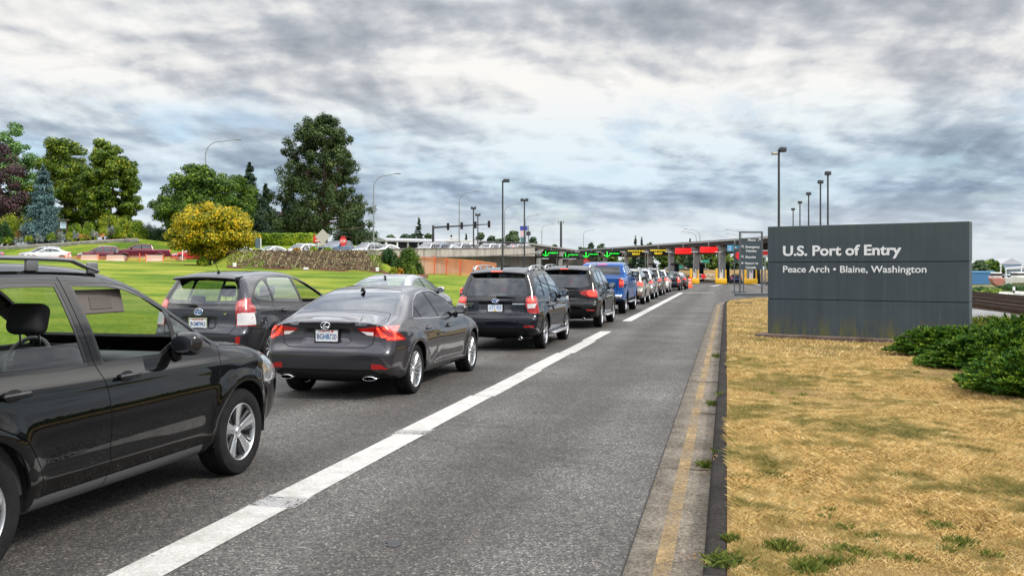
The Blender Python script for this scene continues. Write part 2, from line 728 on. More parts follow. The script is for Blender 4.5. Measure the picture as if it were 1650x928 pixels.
def side_sel(c, n):
 return abs(n.x) > 0.30 and abs(c.x) > 0.46


def rear_sel(c, n):
 return n.y < -0.12


def front_sel(c, n):
 return n.y > 0.12


SELS = {'side': side_sel, 'rear': rear_sel, 'front': front_sel, 'top': lambda c, n: n.z > 0.3}


def car_shell(sp, h=0.05):
 """returns dict label -> mesh parts of one car type, made from its field and imprinted outlines"""
 F, (y0, y1) = car_field(sp)
 W2 = sp['W'] / 2
 zt = max(p[1] for p in sp['profile'])
 n = int(math.ceil((W2 + 0.12) / h))
 V, Q = surface_nets(F, (-n * h - h / 2, y0 - 0.1, 0.05), (n * h + h / 2, y1 + 0.1, zt + 0.1), h)
 me = npmesh('shell', V, Q)
 bm = bmesh.new()
 bm.from_mesh(me)
 bm.normal_update()
 lay = bm.faces.layers.int.new('lab')
 cache = {f: (f.calc_center_median(), f.normal.copy()) for f in bm.faces}
 names = ['body']

 def lid(nm):
  if nm not in names:
   names.append(nm)
  return names.index(nm)
 for (view, lab, poly, *rest) in sp['prints']:
  sel = SELS[view]
  if rest:
   cond = rest[0]
   s0 = sel
   sel = (lambda c, nn, s0=s0, cond=cond: s0(c, nn) and cond(c))
  polys = [poly]
  if view != 'side' and all(p[0] >= -1e-6 for p in poly) and 'nomirror' not in rest[1:]:
   polys.append([(-u, v) for u, v in poly][::-1])
  for pp in polys:
   imprint(bm, lay, pp, view, lid(lab), sel, cache)
 gap = lid('gap')
 for (view, line, *rest) in sp.get('gaps', []):
  sel = SELS[view]
  if rest:
   cond = rest[0]
   s0 = sel
   sel = (lambda c, nn, s0=s0, cond=cond: s0(c, nn) and cond(c))
  lines = [line]
  if view != 'side' and line[0][0] != -line[-1][0]:
   lines.append([(-u, v) for u, v in line])
  for ln in lines:
   for pp in strip_polys(ln, sp.get('gapw', 0.008)):
    imprint(bm, lay, pp, view, gap, lambda c, nn, sel=sel: sel(c, nn), cache)
 hole = lid('hole')
 ra = sp['tyre'] + sp.get('archgap', 0.06)
 for yc in (0.0, sp['wb']):
  circ = [(yc + ra * math.cos(a), sp['tyre'] + 0.01 + ra * math.sin(a)) for a in [2 * math.pi * k / 40 for k in range(40)]]
  imprint(bm, lay, circ, 'side', hole, lambda c, nn: abs(c.x) > W2 - 0.34, cache)
 # lower cladding already printed; underside
 und = lid('underbody')
 for f in bm.faces:
  c = f.calc_center_median()
  if f.normal.z < -0.75 and c.z < 0.45 and f[lay] == 0:
   f[lay] = und
 # vertices and analytic normals
 bm.verts.ensure_lookup_table()
 P = np.array([v.co[:] for v in bm.verts])
 G = grad(F, P, 0.012)
 G /= np.linalg.norm(G, axis=1)[:, None]
 parts = {}
 split = sp['split']
 for f in bm.faces:
  nm = names[f[lay]]
  if nm in ('hole', 'gap'):
   continue
  c = f.calc_center_median()
  key = nm
  if nm in split:
   key = (nm, 1 if c.x > 0 else -1)
  parts.setdefault(key, []).append([v.index for v in f.verts] if True else None)
 bm.verts.index_update()
 bm.free()
 bpy.data.meshes.remove(me)
 return parts, P, G


def part_mesh(name, faces, P, G, rim=0.022, inset=0.0):
 used = sorted({i for f in faces for i in f})
 m = {g: k for k, g in enumerate(used)}
 v = P[used] - G[used] * inset
 nrm = G[used]
 fs = [[m[i] for i in f] for f in faces]
 ecount = {}
 for f in fs:
  for a, b in zip(f, f[1:] + f[:1]):
   ecount[(a, b)] = ecount.get((a, b), 0) + 1
 bd = [(a, b) for (a, b) in ecount if (b, a) not in ecount]
 verts = [tuple(x) for x in v]
 allf = list(fs)
 nr = []
 if rim > 0:
  bi = {}
  base = len(verts)
  for a, b in bd:
   for i in (a, b):
    if i not in bi:
     bi[i] = len(verts)
     verts.append(tuple(v[i] - nrm[i] * rim))
  # outer rim vertices duplicated for crisp normals
  bo = {}
  for i in bi:
   bo[i] = len(verts)
   verts.append(tuple(v[i]))
  for a, b in bd:
   allf.append([bo[b], bo[a], bi[a], bi[b]])
   nr.append(1)
 me = bpy.data.meshes.new(name)
 me.from_pydata(verts, [], allf)
 me.polygons.foreach_set('use_smooth', [True] * len(me.polygons))
 me.polygons.foreach_set('material_index', [0] * len(fs) + [1] * (len(allf) - len(fs)))
 nf = len(fs)
 ln = []
 for pi, f in enumerate(allf):
  if pi < nf:
   for i in f:
    ln.append(tuple(nrm[i]))
  else:
   a = Vector(verts[f[0]])
   b = Vector(verts[f[1]])
   c = Vector(verts[f[2]])
   q = (b - a).cross(c - a)
   if q.length < 1e-12:
    q = Vector((0, 0, 1))
   q.normalize()
   ln += [tuple(q)] * 4
 try:
  me.normals_split_custom_set(ln)
 except Exception as e:
  print('normals', e)
 return me


def ellipse(cx, cy, rx, ry, n=20):
 return [(cx + rx * math.cos(2 * math.pi * k / n), cy + ry * math.sin(2 * math.pi * k / n)) for k in range(n)]


def ring_tube(mb, cx, cz, rx, rz, y, r, n=28, m=6):
 """elliptic ring in the XZ plane"""
 rings = []
 for k in range(n):
  a = 2 * math.pi * k / n
  c = Vector((cx + rx * math.cos(a), y, cz + rz * math.sin(a)))
  out = Vector((math.cos(a), 0, math.sin(a)))
  rings.append([mb.bm.verts.new(c + out * r * math.cos(2 * math.pi * j / m) + Vector((0, r * math.sin(2 * math.pi * j / m), 0))) for j in range(m)])
 for k in range(n):
  r0, r1 = rings[k], rings[(k + 1) % n]
  for j in range(m):
   mb.bm.faces.new((r0[j], r0[(j + 1) % m], r1[(j + 1) % m], r1[j]))


RUB = pmat('tyre_rubber', (0.011, 0.011, 0.012), rough=0.85, spec=0.2, bump=(60, 0.002), var=(9, 0.35))
ALLOY = pmat('machined_alloy', (0.62, 0.63, 0.65), rough=0.28, metal=0.9)
ALLOYD = pmat('dark_alloy', (0.035, 0.036, 0.04), rough=0.35, metal=0.6)
CHROME = pmat('chrome_trim', (0.75, 0.76, 0.78), rough=0.10, metal=1.0)
BLKP = pmat('black_plastic', (0.010, 0.010, 0.011), rough=0.6, spec=0.2, bump=(220, 0.0006))
BLKG = pmat('gloss_black_trim', (0.012, 0.012, 0.013), rough=0.08)
GREYP = pmat('grey_cladding', (0.13, 0.135, 0.145), rough=0.42, metal=0.3)
SEATM = pmat('dark_seat_cloth', (0.022, 0.022, 0.027), rough=0.9, bump=(150, 0.001))
DASHM = pmat('dashboard_vinyl', (0.035, 0.036, 0.038), rough=0.7)
LINER = pmat('headliner_grey', (0.33, 0.32, 0.30), rough=0.9)
VISORM = pmat('sun_visor_fabric', (0.115, 0.10, 0.095), rough=0.9)
STEEL = pmat('brake_steel', (0.06, 0.058, 0.055), rough=0.5, metal=0.8)
RIMB = pmat('panel_edge', (0.012, 0.012, 0.013), rough=0.6)


def lampmat(name, col, em, estr, rough=0.12):
 if name in MATS:
  return MATS[name]
 m = bpy.data.materials.new(name)
 m.use_nodes = True
 t = NT(m.node_tree)
 tc = t.n('ShaderNodeTexCoord')
 wv = t.n('ShaderNodeTexWave', wave_type='BANDS', bands_direction='Z', ins={'Vector': (tc, 'Object'), 'Scale': 16.0, 'Distortion': 0.0})
 vo = t.n('ShaderNodeTexVoronoi', ins={'Vector': (tc, 'Object'), 'Scale': 34.0})
 cc = t.mixc((wv, 0), tuple(c * 0.82 for c in col), col)
 es = t.math('MULTIPLY_ADD', (vo, 0), -1.4 * estr, estr * 1.25, clamp=False)
 es = t.math('MAXIMUM', es, 0.0)
 p = t.n('ShaderNodeBsdfPrincipled', ins={'Base Color': (cc, 2), 'Roughness': rough, 'Coat Weight': 1.0,
                   'Emission Color': (*em, 1), 'Emission Strength': es, 'Coat Roughness': 0.02})
 t.n('ShaderNodeOutputMaterial', ins={0: p})
 MATS[name] = m
 return m


L_RED = lampmat('red_lens', (0.30, 0.006, 0.005), (1, 0.02, 0.01), 0.07)
L_LIT = lampmat('lit_brake_lamp', (0.60, 0.02, 0.012), (1, 0.045, 0.02), 3.2)
L_CLR = lampmat('clear_lens', (0.62, 0.60, 0.60), (1, 1, 1), 0.0)
L_HEAD = pmat('headlamp_glass', (0.30, 0.31, 0.33), rough=0.08, metal=0.55, coat=1.0, var=(14, 0.6))
L_AMB = lampmat('amber_lens', (0.85, 0.25, 0.02), (1, 0.3, 0.02), 0.12)
L_PINK = lampmat('pale_red_lens', (0.75, 0.18, 0.16), (1, 0.1, 0.06), 0.4)
L_STRIP = pmat('lit_brake_strip', (0.8, 0.08, 0.05), rough=0.3, emit=(1, 0.10, 0.06), estr=1.1)
G_CLEAR = glassmat('clear_car_glass', (0.80, 0.88, 0.83))
G_TINT = glassmat('tinted_car_glass', (0.045, 0.05, 0.055), 1.15)
G_MID = glassmat('green_car_glass', (0.62, 0.72, 0.66), 1.4)
G_PRIV = glassmat('privacy_glass', (0.035, 0.038, 0.042), 1.2)


def make_wheel(R_t, width, R_r, style, parent, loc, side):
 """axis along x; outer face towards side*+x"""
 s = side
 w = width / 2
 t = MB()
 prof = [(R_r * 0.97, -w * 0.80), (R_r * 1.03, -w * 0.93), ((R_t + R_r) / 2, -w * 1.02), (R_t * 0.955, -w * 0.92),
   (R_t * 0.99, -w * 0.72), (R_t, -w * 0.45), (R_t * 0.972, -w * 0.42), (R_t * 0.972, -w * 0.36), (R_t, -w * 0.33), (R_t * 1.0, -w * 0.05),
   (R_t * 0.972, -w * 0.03), (R_t * 0.972, w * 0.03), (R_t, w * 0.05), (R_t, w * 0.33), (R_t * 0.972, w * 0.36), (R_t * 0.972, w * 0.42), (R_t, w * 0.45),
   (R_t * 0.99, w * 0.72), (R_t * 0.955, w * 0.92), ((R_t + R_r) / 2, w * 1.02), (R_r * 1.03, w * 0.93), (R_r * 0.97, w * 0.80)]
 t.lathe(prof, 64, 'X', close=True)
 r = MB()
 # barrel and lip
 r.lathe([(R_r * 0.99, w * 0.86), (R_r * 1.01, w * 0.90), (R_r * 1.01, w * 0.82), (R_r * 0.985, w * 0.6), (R_r * 0.94, -w * 0.7),
           (R_r * 0.92, -w * 0.7), (R_r * 0.93, w * 0.6), (R_r * 0.955, w * 0.82), (R_r * 0.965, w * 0.88)], 48, 'X', close=True)
 hx = w * 0.62
 r.lathe([(0.001, hx + 0.012), (0.028, hx + 0.012), (0.034, hx + 0.004), (0.036, hx), (R_r * 0.24, hx - 0.004), (R_r * 0.27, hx - 0.03), (R_r * 0.2, hx - 0.06)], 24, 'X')

 def spoke(a, w0, w1, r0=0.2, r1=0.97, lean=0.0, th=0.028, x0=None, x1=None):
  x0 = hx if x0 is None else x0
  x1 = w * 0.80 if x1 is None else x1
  n = 4
  rings = []
  for k in range(n + 1):
   q = k / n
   rr = R_r * (r0 + (r1 - r0) * q)
   aa = a + lean * q
   ww = (w0 + (w1 - w0) * q) / 2
   xx = x0 + (x1 - x0) * q**1.4 + 0.004
   rad = Vector((0, math.cos(aa), math.sin(aa)))
   tan = Vector((0, -math.sin(aa), math.cos(aa)))
   c = rad * rr
   rings.append([r.bm.verts.new(c + tan * ww * e + Vector((xx - dx, 0, 0))) for e, dx in ((-1, 0.004), (-0.75, 0), (0.75, 0), (1, 0.004), (0.8, th), (-0.8, th))])
  for g0, g1 in zip(rings, rings[1:]):
   for j in range(6):
    r.bm.faces.new((g0[j], g0[(j + 1) % 6], g1[(j + 1) % 6], g1[j]))
  r.bm.faces.new(rings[0])
  r.bm.faces.new(rings[-1][::-1])
 back = None
 if style == 'five':
  for k in range(5):
   spoke(2 * math.pi * k / 5 + 0.35, 0.048, 0.098, 0.22, 0.955)
  back = MB()
  for k in range(5):
   a = 2 * math.pi * k / 5 + 0.35 + math.pi / 5
   for da in (-0.16, 0.16):
    back.tube([(hx - 0.03, 0.25 * R_r * math.cos(a + da), 0.25 * R_r * math.sin(a + da)),
              (w * 0.6, 0.95 * R_r * math.cos(a + da * 1.6), 0.95 * R_r * math.sin(a + da * 1.6))], [0.016, 0.02], 6)
  back.lathe([(R_r * 0.93, w * 0.55), (R_r * 0.955, w * 0.6), (R_r * 0.955, -w * 0.3), (R_r * 0.93, -w * 0.3)], 40, 'X', close=True)
 elif style == 'multi':
  for k in range(10):
   a = 2 * math.pi * k / 10
   spoke(a - 0.05, 0.016, 0.020, 0.2, 0.96, lean=-0.17, th=0.03)
   spoke(a + 0.05, 0.016, 0.020, 0.2, 0.96, lean=0.17, th=0.03)
 elif style == 'ten':
  for k in range(10):
   spoke(2 * math.pi * k / 10, 0.026, 0.040, 0.2, 0.96)
 else:
  for k in range(7):
   spoke(2 * math.pi * k / 7, 0.04, 0.055, 0.2, 0.96)
 b = MB()
 b.lathe([(0.05, -0.03), (R_r * 0.68, -0.03), (R_r * 0.68, -0.005), (0.05, -0.005)], 32, 'X', close=True)
 b.lathe([(0.001, w * 0.3), (0.07, w * 0.3), (0.075, -0.05), (0.001, -0.05)], 16, 'X')
 cpl = MB()
 cpl.lathe([(R_r * 0.90, -w * 0.62), (0.01, -w * 0.62)], 24, 'X')
 wh = r.build('wheel', ALLOY, parent)
 auto_smooth(wh, 30)
 ty = auto_smooth(t.build('tyre', RUB, wh), 40)
 bd = auto_smooth(b.build('brake_disc', STEEL, wh), 40)
 dc = cpl.build('wheel_back', BLKP, wh)
 if back:
  auto_smooth(back.build('inner_spokes', ALLOYD, wh), 40)
 wh.location = loc
 if s < 0:
  wh.rotation_euler = (0, 0, math.pi)
 return wh


def make_mirror(parent, x, y, z, mat, side, big=1.0):
 m = MB()
 s = side
 # housing: rounded box, glass on the rear side
 m.box((x + s * 0.13, y, z + 0.085), (0.21 * big, 0.14, 0.16 * big), bev=0.066, seg=6)
 h = auto_smooth(m.build('door_mirror', [mat], parent), 50)
 g = MB()
 g.prism(rpoly([(-0.078 * big, -0.055 * big), (0.078 * big, -0.055 * big), (0.078 * big, 0.055 * big), (-0.078 * big, 0.055 * big)], 3), 0.004, frame((x + s * 0.13, y - 0.0695, z + 0.085), (1, 0, 0), (0, 0, 1)))
 g.build('mirror_glass', pmat('mirror_silver', (0.5, 0.52, 0.54), rough=0.03, metal=1.0), h)
 st = MB()
 st.box((x + s * 0.02, y + 0.01, z + 0.0), (0.10, 0.07, 0.08), bev=0.02)
 auto_smooth(st.build('mirror_stem', BLKP, h), 50)
 return h


def seat(parent, x, y, mat, top=1.12, zb=0.42, head=True, name='seat'):
 s = MB()
 s.box((x, y + 0.25, zb + 0.05), (0.50, 0.52, 0.16), bev=0.06, seg=3)
 M = Matrix.Rotation(R(-14), 4, 'X')
 hh = top - zb - 0.05
 s.box((x, y - 0.06, zb + hh / 2), (0.48, 0.14, hh), rot=M, bev=0.06, seg=3)
 o = auto_smooth(s.build(name, mat, parent), 60)
 if head:
  hm = MB()
  hm.box((x, y - 0.17, top + 0.135), (0.27, 0.115, 0.20), rot=M, bev=0.052, seg=4)
  hr = auto_smooth(hm.build('headrest', mat, o), 60)
  p = MB()
  for dx in (-0.07, 0.07):
   p.tube([(x + dx, y - 0.15, top - 0.03), (x + dx, y - 0.165, top + 0.08)], 0.007, 8)
  p.build('headrest_posts', CHROME, o)
 return o


def plate(parent, y, z, text, kind='wa', frame_mat=None, tilt=0.0):
 """licence plate on the tail, facing -y"""
 m = MB()
 m.box((0, y, z), (0.305, 0.006, 0.152), bev=0.002)
 white = pmat('plate_white', (0.72, 0.74, 0.76), rough=0.35, var=(30, 0.08))
 p = m.build('licence_plate', white, parent)
 f = MB()
 t = 0.012
 for (cx, cz, sx, sz) in ((0, 0.078, 0.33, t), (0, -0.080, 0.33, 0.02), (-0.159, 0, t, 0.16), (0.159, 0, t, 0.16)):
  f.box((cx, y - 0.004, z + cz), (sx, 0.012, sz), bev=0.002)
 f.build('plate_frame', frame_mat or BLKG, p)
 navy = pmat('plate_navy_ink', (0.015, 0.04, 0.16), rough=0.4)
 red = pmat('plate_red_ink', (0.55, 0.03, 0.04), rough=0.4)
 blu = pmat('plate_blue_ink', (0.10, 0.25, 0.55), rough=0.4)

 def put(s, h, wdt, cx, cz, mat, nm='plate_lettering', bold=0.0):
  me = text_mesh(s, h, wdt, bold, 0.0015, 'CENTER')
  me.transform(FR_BACK((cx, y - 0.0035, z + cz)))
  obj(nm, me, mat, p, smooth=False)
 if kind == 'wa':
  put(text, 0.068, 0.262, 0, -0.042, navy, bold=0.012)
  put('WASHINGTON', 0.022, 0.15, -0.035, 0.046, red)
  st = MB()
  st.box((0.075, y - 0.0045, z + 0.057), (0.028, 0.003, 0.022))
  st.build('plate_sticker', red, p)
  mt = MB()
  poly = [(-0.06, -0.05), (-0.03, 0.005), (-0.012, 0.03), (0.0, 0.034), (0.014, 0.022), (0.035, -0.01), (0.06, -0.05)]
  mt.prism(poly, 0.0006, frame((0.0, y - 0.0032, z), (1, 0, 0), (0, 0, 1)))
  mt.build('plate_mountain', pmat('plate_pale_blue', (0.45, 0.58, 0.72), rough=0.4), p)
 elif kind == 'bc':
  put(text, 0.07, 0.262, 0, -0.030, blu, bold=0.012)
  gold = pmat('plate_gold', (0.75, 0.52, 0.10), rough=0.4)
  st = MB()
  st.prism([(-0.03, -0.062), (0.03, -0.062), (0.02, -0.036), (-0.02, -0.036)], 0.001, frame((0.0, y - 0.0045, z - 0.002), (1, 0, 0), (0, 0, 1)))
  st.build('plate_crest', gold, p)
  put('British Columbia', 0.018, 0.17, 0, 0.048, blu)
 return p
# ------------------------------------------------------------------ car types
def build_car(sp, mats, label, wheels='five', h=0.05):
 """one car with all its parts; mats: paint, cladding, side glass, back glass ..."""
 parts, P, G = car_shell(sp, h)
 root = empty('car', (0, 0, 0), 0.0, label, sp.get('cat', 'car'))
 made = {}
 M = dict(body=(mats['paint'], 0), door_front=(mats['paint'], 0), door_rear=(mats['paint'], 0), tailgate=(mats['paint'], 0), hood=(mats['paint'], 0),
           fuel_flap=(mats['paint'], 0), bumper=(mats.get('bumper', mats['paint']), 0),
           rear_valance=(BLKP, 0.01), cladding=(mats.get('clad', BLKP), 0.0), underbody=(BLKP, 0),
           window_trim=(mats.get('trim', BLKG), 0.002), chrome_trim=(CHROME, -0.003), front_glass=(mats['fglass'], 0.006), rear_glass=(mats['rglass'], 0.006), quarter_glass=(mats['qglass'], 0.006), vent_glass=(mats['qglass'], 0.006),
           windshield=(mats.get('wglass', G_CLEAR), 0.004), rear_window=(mats['back'], 0.004), rear_window_surround=(BLKG, 0.002),
           taillight=(mats.get('tail', L_RED), -0.004), lit_lamp=(mats.get('lit', L_LIT), -0.006), clear_lamp=(L_CLR, -0.006), reflector=(L_RED, -0.002),
           headlight=(L_HEAD, -0.003), indicator=(L_AMB, -0.004), grille=(BLKP, 0.01), trim_bar=(CHROME, -0.004), recess=(mats.get('recess', mats['paint']), 0.0),
           bed=(BLKP, 0.0))
 NM = dict(door_front='door', door_rear='door', front_glass='window', rear_glass='window', quarter_glass='quarter_window', vent_glass='vent_window', bumper='bumper', clear_lamp='clear_lens',
           trim_bar='chrome_bar', recess='plate_recess', rear_window_surround='rear_window_surround')
 order = ['body', 'tailgate', 'hood', 'door_front', 'door_rear', 'bumper', 'cladding', 'taillight']
 keys = sorted(parts, key=lambda k: (order.index(k[0] if isinstance(k, tuple) else k) if (k[0] if isinstance(k, tuple) else k) in order else 99, str(k)))
 for k in keys:
  nm, sd = k if isinstance(k, tuple) else (k, 0)
  mat, ins = M[nm]
  if mat is None:
   continue
  rim = 0.0 if nm in ('underbody',) else (0.006 if 'glass' in nm or 'window' in nm or nm == 'windshield' else 0.022)
  me = part_mesh(nm, parts[k], P, G, rim, ins)
  par = root
  if nm in ('lit_lamp', 'clear_lamp') and ('taillight', sd) in made:
   par = made[('taillight', sd)]
  if nm in ('fuel_flap',) and 'body' in made:
   par = made['body']
  if nm == 'indicator' and ('headlight', sd) in made:
   par = made[('headlight', sd)]
  if nm in ('recess', 'trim_bar') and 'tailgate' in made:
   par = made['tailgate']
  o = obj(NM.get(nm, nm), me, [mat, RIMB if nm not in ('taillight', 'lit_lamp', 'clear_lamp', 'headlight') else mat], par)
  made[k] = o
 W2 = sp['W'] / 2
 # wheels
 for yc in (0.0, sp['wb']):
  for s in (1, -1):
   make_wheel(sp['tyre'], sp.get('tw', 0.225), sp['rim'], wheels, root, (s * (W2 - 0.02 - sp.get('tw', 0.225) / 2), yc, sp['tyre']), s)
  ww = MB()
  for s in (1, -1):
   n = 20
   ra = sp['tyre'] + sp.get('archgap', 0.06) + 0.012
   r0, r1, r2 = [], [], []
   for k in range(n + 1):
    a = R(-35) + R(250) * k / n
    y, z = yc + ra * math.cos(a), max(sp['tyre'] - 0.06, sp['tyre'] + 0.01 + ra * math.sin(a))
    r0.append(ww.bm.verts.new((s * (W2 - 0.045), y, z)))
    r1.append(ww.bm.verts.new((s * (W2 - 0.36), y, z)))
   for k in range(n):
    ww.bm.faces.new((r0[k], r0[k + 1], r1[k + 1], r1[k]))
   ww.bm.faces.new(r1)
  obj('wheel_well', ww.bm, BLKP, root)
 # handles
 for (yh, zh, xs) in sp.get('handles', []):
  for s in (1, -1):
   hd = MB()
   hd.box((s * (xs + 0.006), yh, zh), (0.036, 0.21, 0.034), bev=0.015, seg=3)
   par = made.get(('door_front', s)) if yh > sp['wb'] * 0.3 + 0.1 else made.get(('door_rear', s))
   ho = auto_smooth(hd.build('door_handle', mats.get('handle', mats['paint']), par or root), 60)
   cp = MB()
   n = 14
   cp.bm.faces.new([cp.bm.verts.new((s * (xs - 0.0125 + 0.000), yh - 0.01 + 0.075 * math.cos(2 * math.pi * k / n), zh + 0.036 * math.sin(2 * math.pi * k / n))) for k in range(n)])
   cp.build('handle_cup', RIMB, ho)
 # mirrors
 mx, my, mz = sp['mirror']
 for s in (1, -1):
  make_mirror(root, s * mx, my, mz, mats.get('mirror', mats['paint']), s, sp.get('mirror_big', 1.0))
 # cabin
 if sp.get('cabin'):
  cb = sp['cabin']
  fl = MB()
  fl.box((0, (cb['y0'] + cb['y1']) / 2, cb['floor']), (sp['W'] - 0.24, cb['y1'] - cb['y0'], 0.04))
  for s in (1, -1):
   fl.box((s * (W2 - 0.10), (cb['y0'] + cb['y1']) / 2, (cb['floor'] + cb['belt']) / 2), (0.03, cb['y1'] - cb['y0'], cb['belt'] - cb['floor'] - 0.04))
  fl.build('cabin_floor', DASHM, root)
  for sx in (-0.37, 0.37):
   seat(root, sx, cb['front'], SEATM, cb['top'], cb['floor'] + 0.06)
  bs = seat(root, 0.0, cb['back'], SEATM, cb['top'] - 0.10, cb['floor'] + 0.06, head=False, name='rear_bench')
  bs.data.transform(Matrix.Diagonal((2.55, 1, 1, 1)))
  for sx in (-0.42, 0.42):
   hm = MB()
   hm.box((sx, cb['back'] - 0.15, cb['top'] - 0.0), (0.26, 0.10, 0.17), rot=Matrix.Rotation(R(-14), 4, 'X'), bev=0.045, seg=4)
   auto_smooth(hm.build('headrest', SEATM, bs), 60)
  d = MB()
  d.box((0, cb['dash'], cb['belt'] - 0.13), (sp['W'] - 0.34, 0.42, 0.24), bev=0.07, seg=3)
  dd = auto_smooth(d.build('dashboard', DASHM, root), 60)
  stw = MB()
  rr = []
  th = Matrix.Translation((-0.37, cb['dash'] - 0.30, cb['belt'] - 0.06)) @ Matrix.Rotation(R(65), 4, 'X')
  stw.lathe([(0.185 + 0.016 * math.cos(a), 0.016 * math.sin(a)) for a in [2 * math.pi * k / 8 for k in range(8)]], 32, 'Z', close=True)
  stw.lathe([(0.001, 0.0), (0.06, 0.0), (0.06, -0.03), (0.001, -0.03)], 16, 'Z')
  for a in (0, math.pi, -math.pi / 2):
   stw.tube([(0, 0, -0.01), (0.18 * math.cos(a), 0.18 * math.sin(a), -0.005)], 0.014, 6)
  stw.bm.transform(th)
  auto_smooth(stw.build('steering_wheel', DASHM, dd), 50)
  ch = MB()
  hl_z = max(p[1] for p in sp['profile']) - 0.075
  pr = chaikin(sp['profile'], 3)
  ys = [a for a, b in pr if b > hl_z + 0.035]
  ya, yb = max(min(ys), cb['y0']), min(max(ys), cb['y1'])
  ch.box((0, (ya + yb) / 2, hl_z), (0.92, yb - ya, 0.012), bev=0.004)
  ch.build('headliner', LINER, root)
 if sp.get('lip'):
  # roof-end spoiler: slab between three stations
  (ya, yb, z0, z1, xw) = sp['lip']
  m = MB()
  n = 10
  rings = []
  for k in range(n + 1):
   x = -xw + 2 * xw * k / n
   q = (x / xw)**2
   yy0, yy1, zz0, zz1 = ya + 0.05 * q, yb, z0 - 0.03 * q, z1 - 0.035 * q
   rings.append([m.bm.verts.new(p) for p in ((x, yy0, zz0), (x, yy0 - 0.008, zz0 + 0.022), (x, yy0 + 0.03, zz0 + 0.045), (x, yy1, zz1), (x, yy1, zz1 - 0.03), (x, yy0 + 0.06, zz0 - 0.008))])
  for g0, g1 in zip(rings, rings[1:]):
   for j in range(6):
    m.bm.faces.new((g0[j], g0[(j + 1) % 6], g1[(j + 1) % 6], g1[j]))
  m.bm.faces.new(rings[0][::-1])
  m.bm.faces.new(rings[-1])
  auto_smooth(m.build('roof_spoiler', mats.get('spoiler', mats['paint']), root), 50)
 if sp.get('strip'):
  (xs, y, z, t) = sp['strip']
  m = MB()
  m.box((0, y, z), (2 * xs, 0.014, t), bev=0.004)
  m.build('high_brake_light', mats.get('strip', L_STRIP), root)
 if sp.get('rails'):
  (xr, ya, yb, zr, hr) = sp['rails']
  for s in (1, -1):
   m = MB()
   n = 14
   pts = []
   for k in range(n + 1):
    q = k / n
    y = ya + (yb - ya) * q
    e = min(q, 1 - q)
    pts.append((s * (xr - 0.0 * q), y, zr(y) + hr * float(sstep(0, 0.16, e))))
   m.tube(pts, 0.017, 8, squash=(1.3, 0.8))
   for q in (0.0, 0.33, 0.66, 1.0):
    y = ya + (yb - ya) * q
    m.box((s * xr, y + (0.05 if q == 0 else -0.05 if q == 1 else 0), zr(y) + hr * 0.35), (0.026, 0.10, hr * 0.9 + 0.02), bev=0.01)
   auto_smooth(m.build('roof_rail', mats.get('rail', ALLOY), root), 50)
 if sp.get('antenna'):
  ax, ay, az, kind = sp['antenna']
  m = MB()
  if kind == 'whip':
   m.lathe([(0.028, az - 0.01), (0.022, az + 0.02), (0.006, az + 0.035)], 12, 'Z', (ax, ay, 0))
   m.tube([(ax, ay, az + 0.02), (ax, ay - 0.13, az + 0.20)], [0.006, 0.004], 6)
  else:
   n = 6
   for k in range(1):
    A = [(ax, ay + 0.10, az - 0.005), (ax - 0.035, ay - 0.05, az - 0.005), (ax + 0.035, ay - 0.05, az - 0.005), (ax, ay - 0.045, az + 0.062), (ax, ay - 0.01, az + 0.05)]
    v = [m.bm.verts.new(p) for p in A]
    for f in ((0, 1, 4), (1, 3, 4), (0, 4, 2), (2, 4, 3), (1, 2, 3), (0, 2, 1)):
     m.bm.faces.new([v[i] for i in f])
  m.build('antenna', mats.get('antenna', BLKP), root)
 if sp.get('wiper'):
  (x0, y0, z0, x1, y1, z1) = sp['wiper']
  m = MB()
  m.tube([(x0, y0 - 0.01, z0), ((x0 + x1) / 2, (y0 + y1) / 2 - 0.035, (z0 + z1) / 2 + 0.012), (x1, y1 - 0.02, z1)], [0.022, 0.014, 0.007], 6)
  m.build('rear_wiper', BLKP, root)
 if sp.get('exhaust'):
  for (ex, ey, ez, rx, rz) in sp['exhaust']:
   for s in sp.get('exsides', (1,)):
    m = MB()
    ring = lambda y, k: [m.bm.verts.new((s * ex + rx * k * math.cos(2 * math.pi * i / 18), y, ez + rz * k * math.sin(2 * math.pi * i / 18))) for i in range(18)]
    a, b, c, d = ring(ey, 0.92), ring(ey - 0.004, 1.0), ring(ey + 0.14, 1.0), ring(ey + 0.12, 0.9)
    for p, q in ((a, b), (b, c), (d, a)):
     for i in range(18):
      m.bm.faces.new((p[i], p[(i + 1) % 18], q[(i + 1) % 18], q[i]))
    m.bm.faces.new(d)
    o = m.build('exhaust_tip', [CHROME, RIMB], root, smooth=True)
    o.data.polygons[-1].material_index = 1
    for q_ in o.data.polygons[36:54]:
     q_.material_index = 1
 if sp.get('plate'):
  plate(root, *sp['plate'])
 if sp.get('steps'):
  z, ya, yb = sp['steps']
  for s in (1, -1):
   m = MB()
   m.box((s * (W2 + 0.0), (ya + yb) / 2, z), (0.16, yb - ya, 0.05), bev=0.02, seg=3)
   auto_smooth(m.build('side_step', ALLOY, root), 50)
 if sp.get('extra'):
  sp['extra'](root, made, mats)
 return root, made


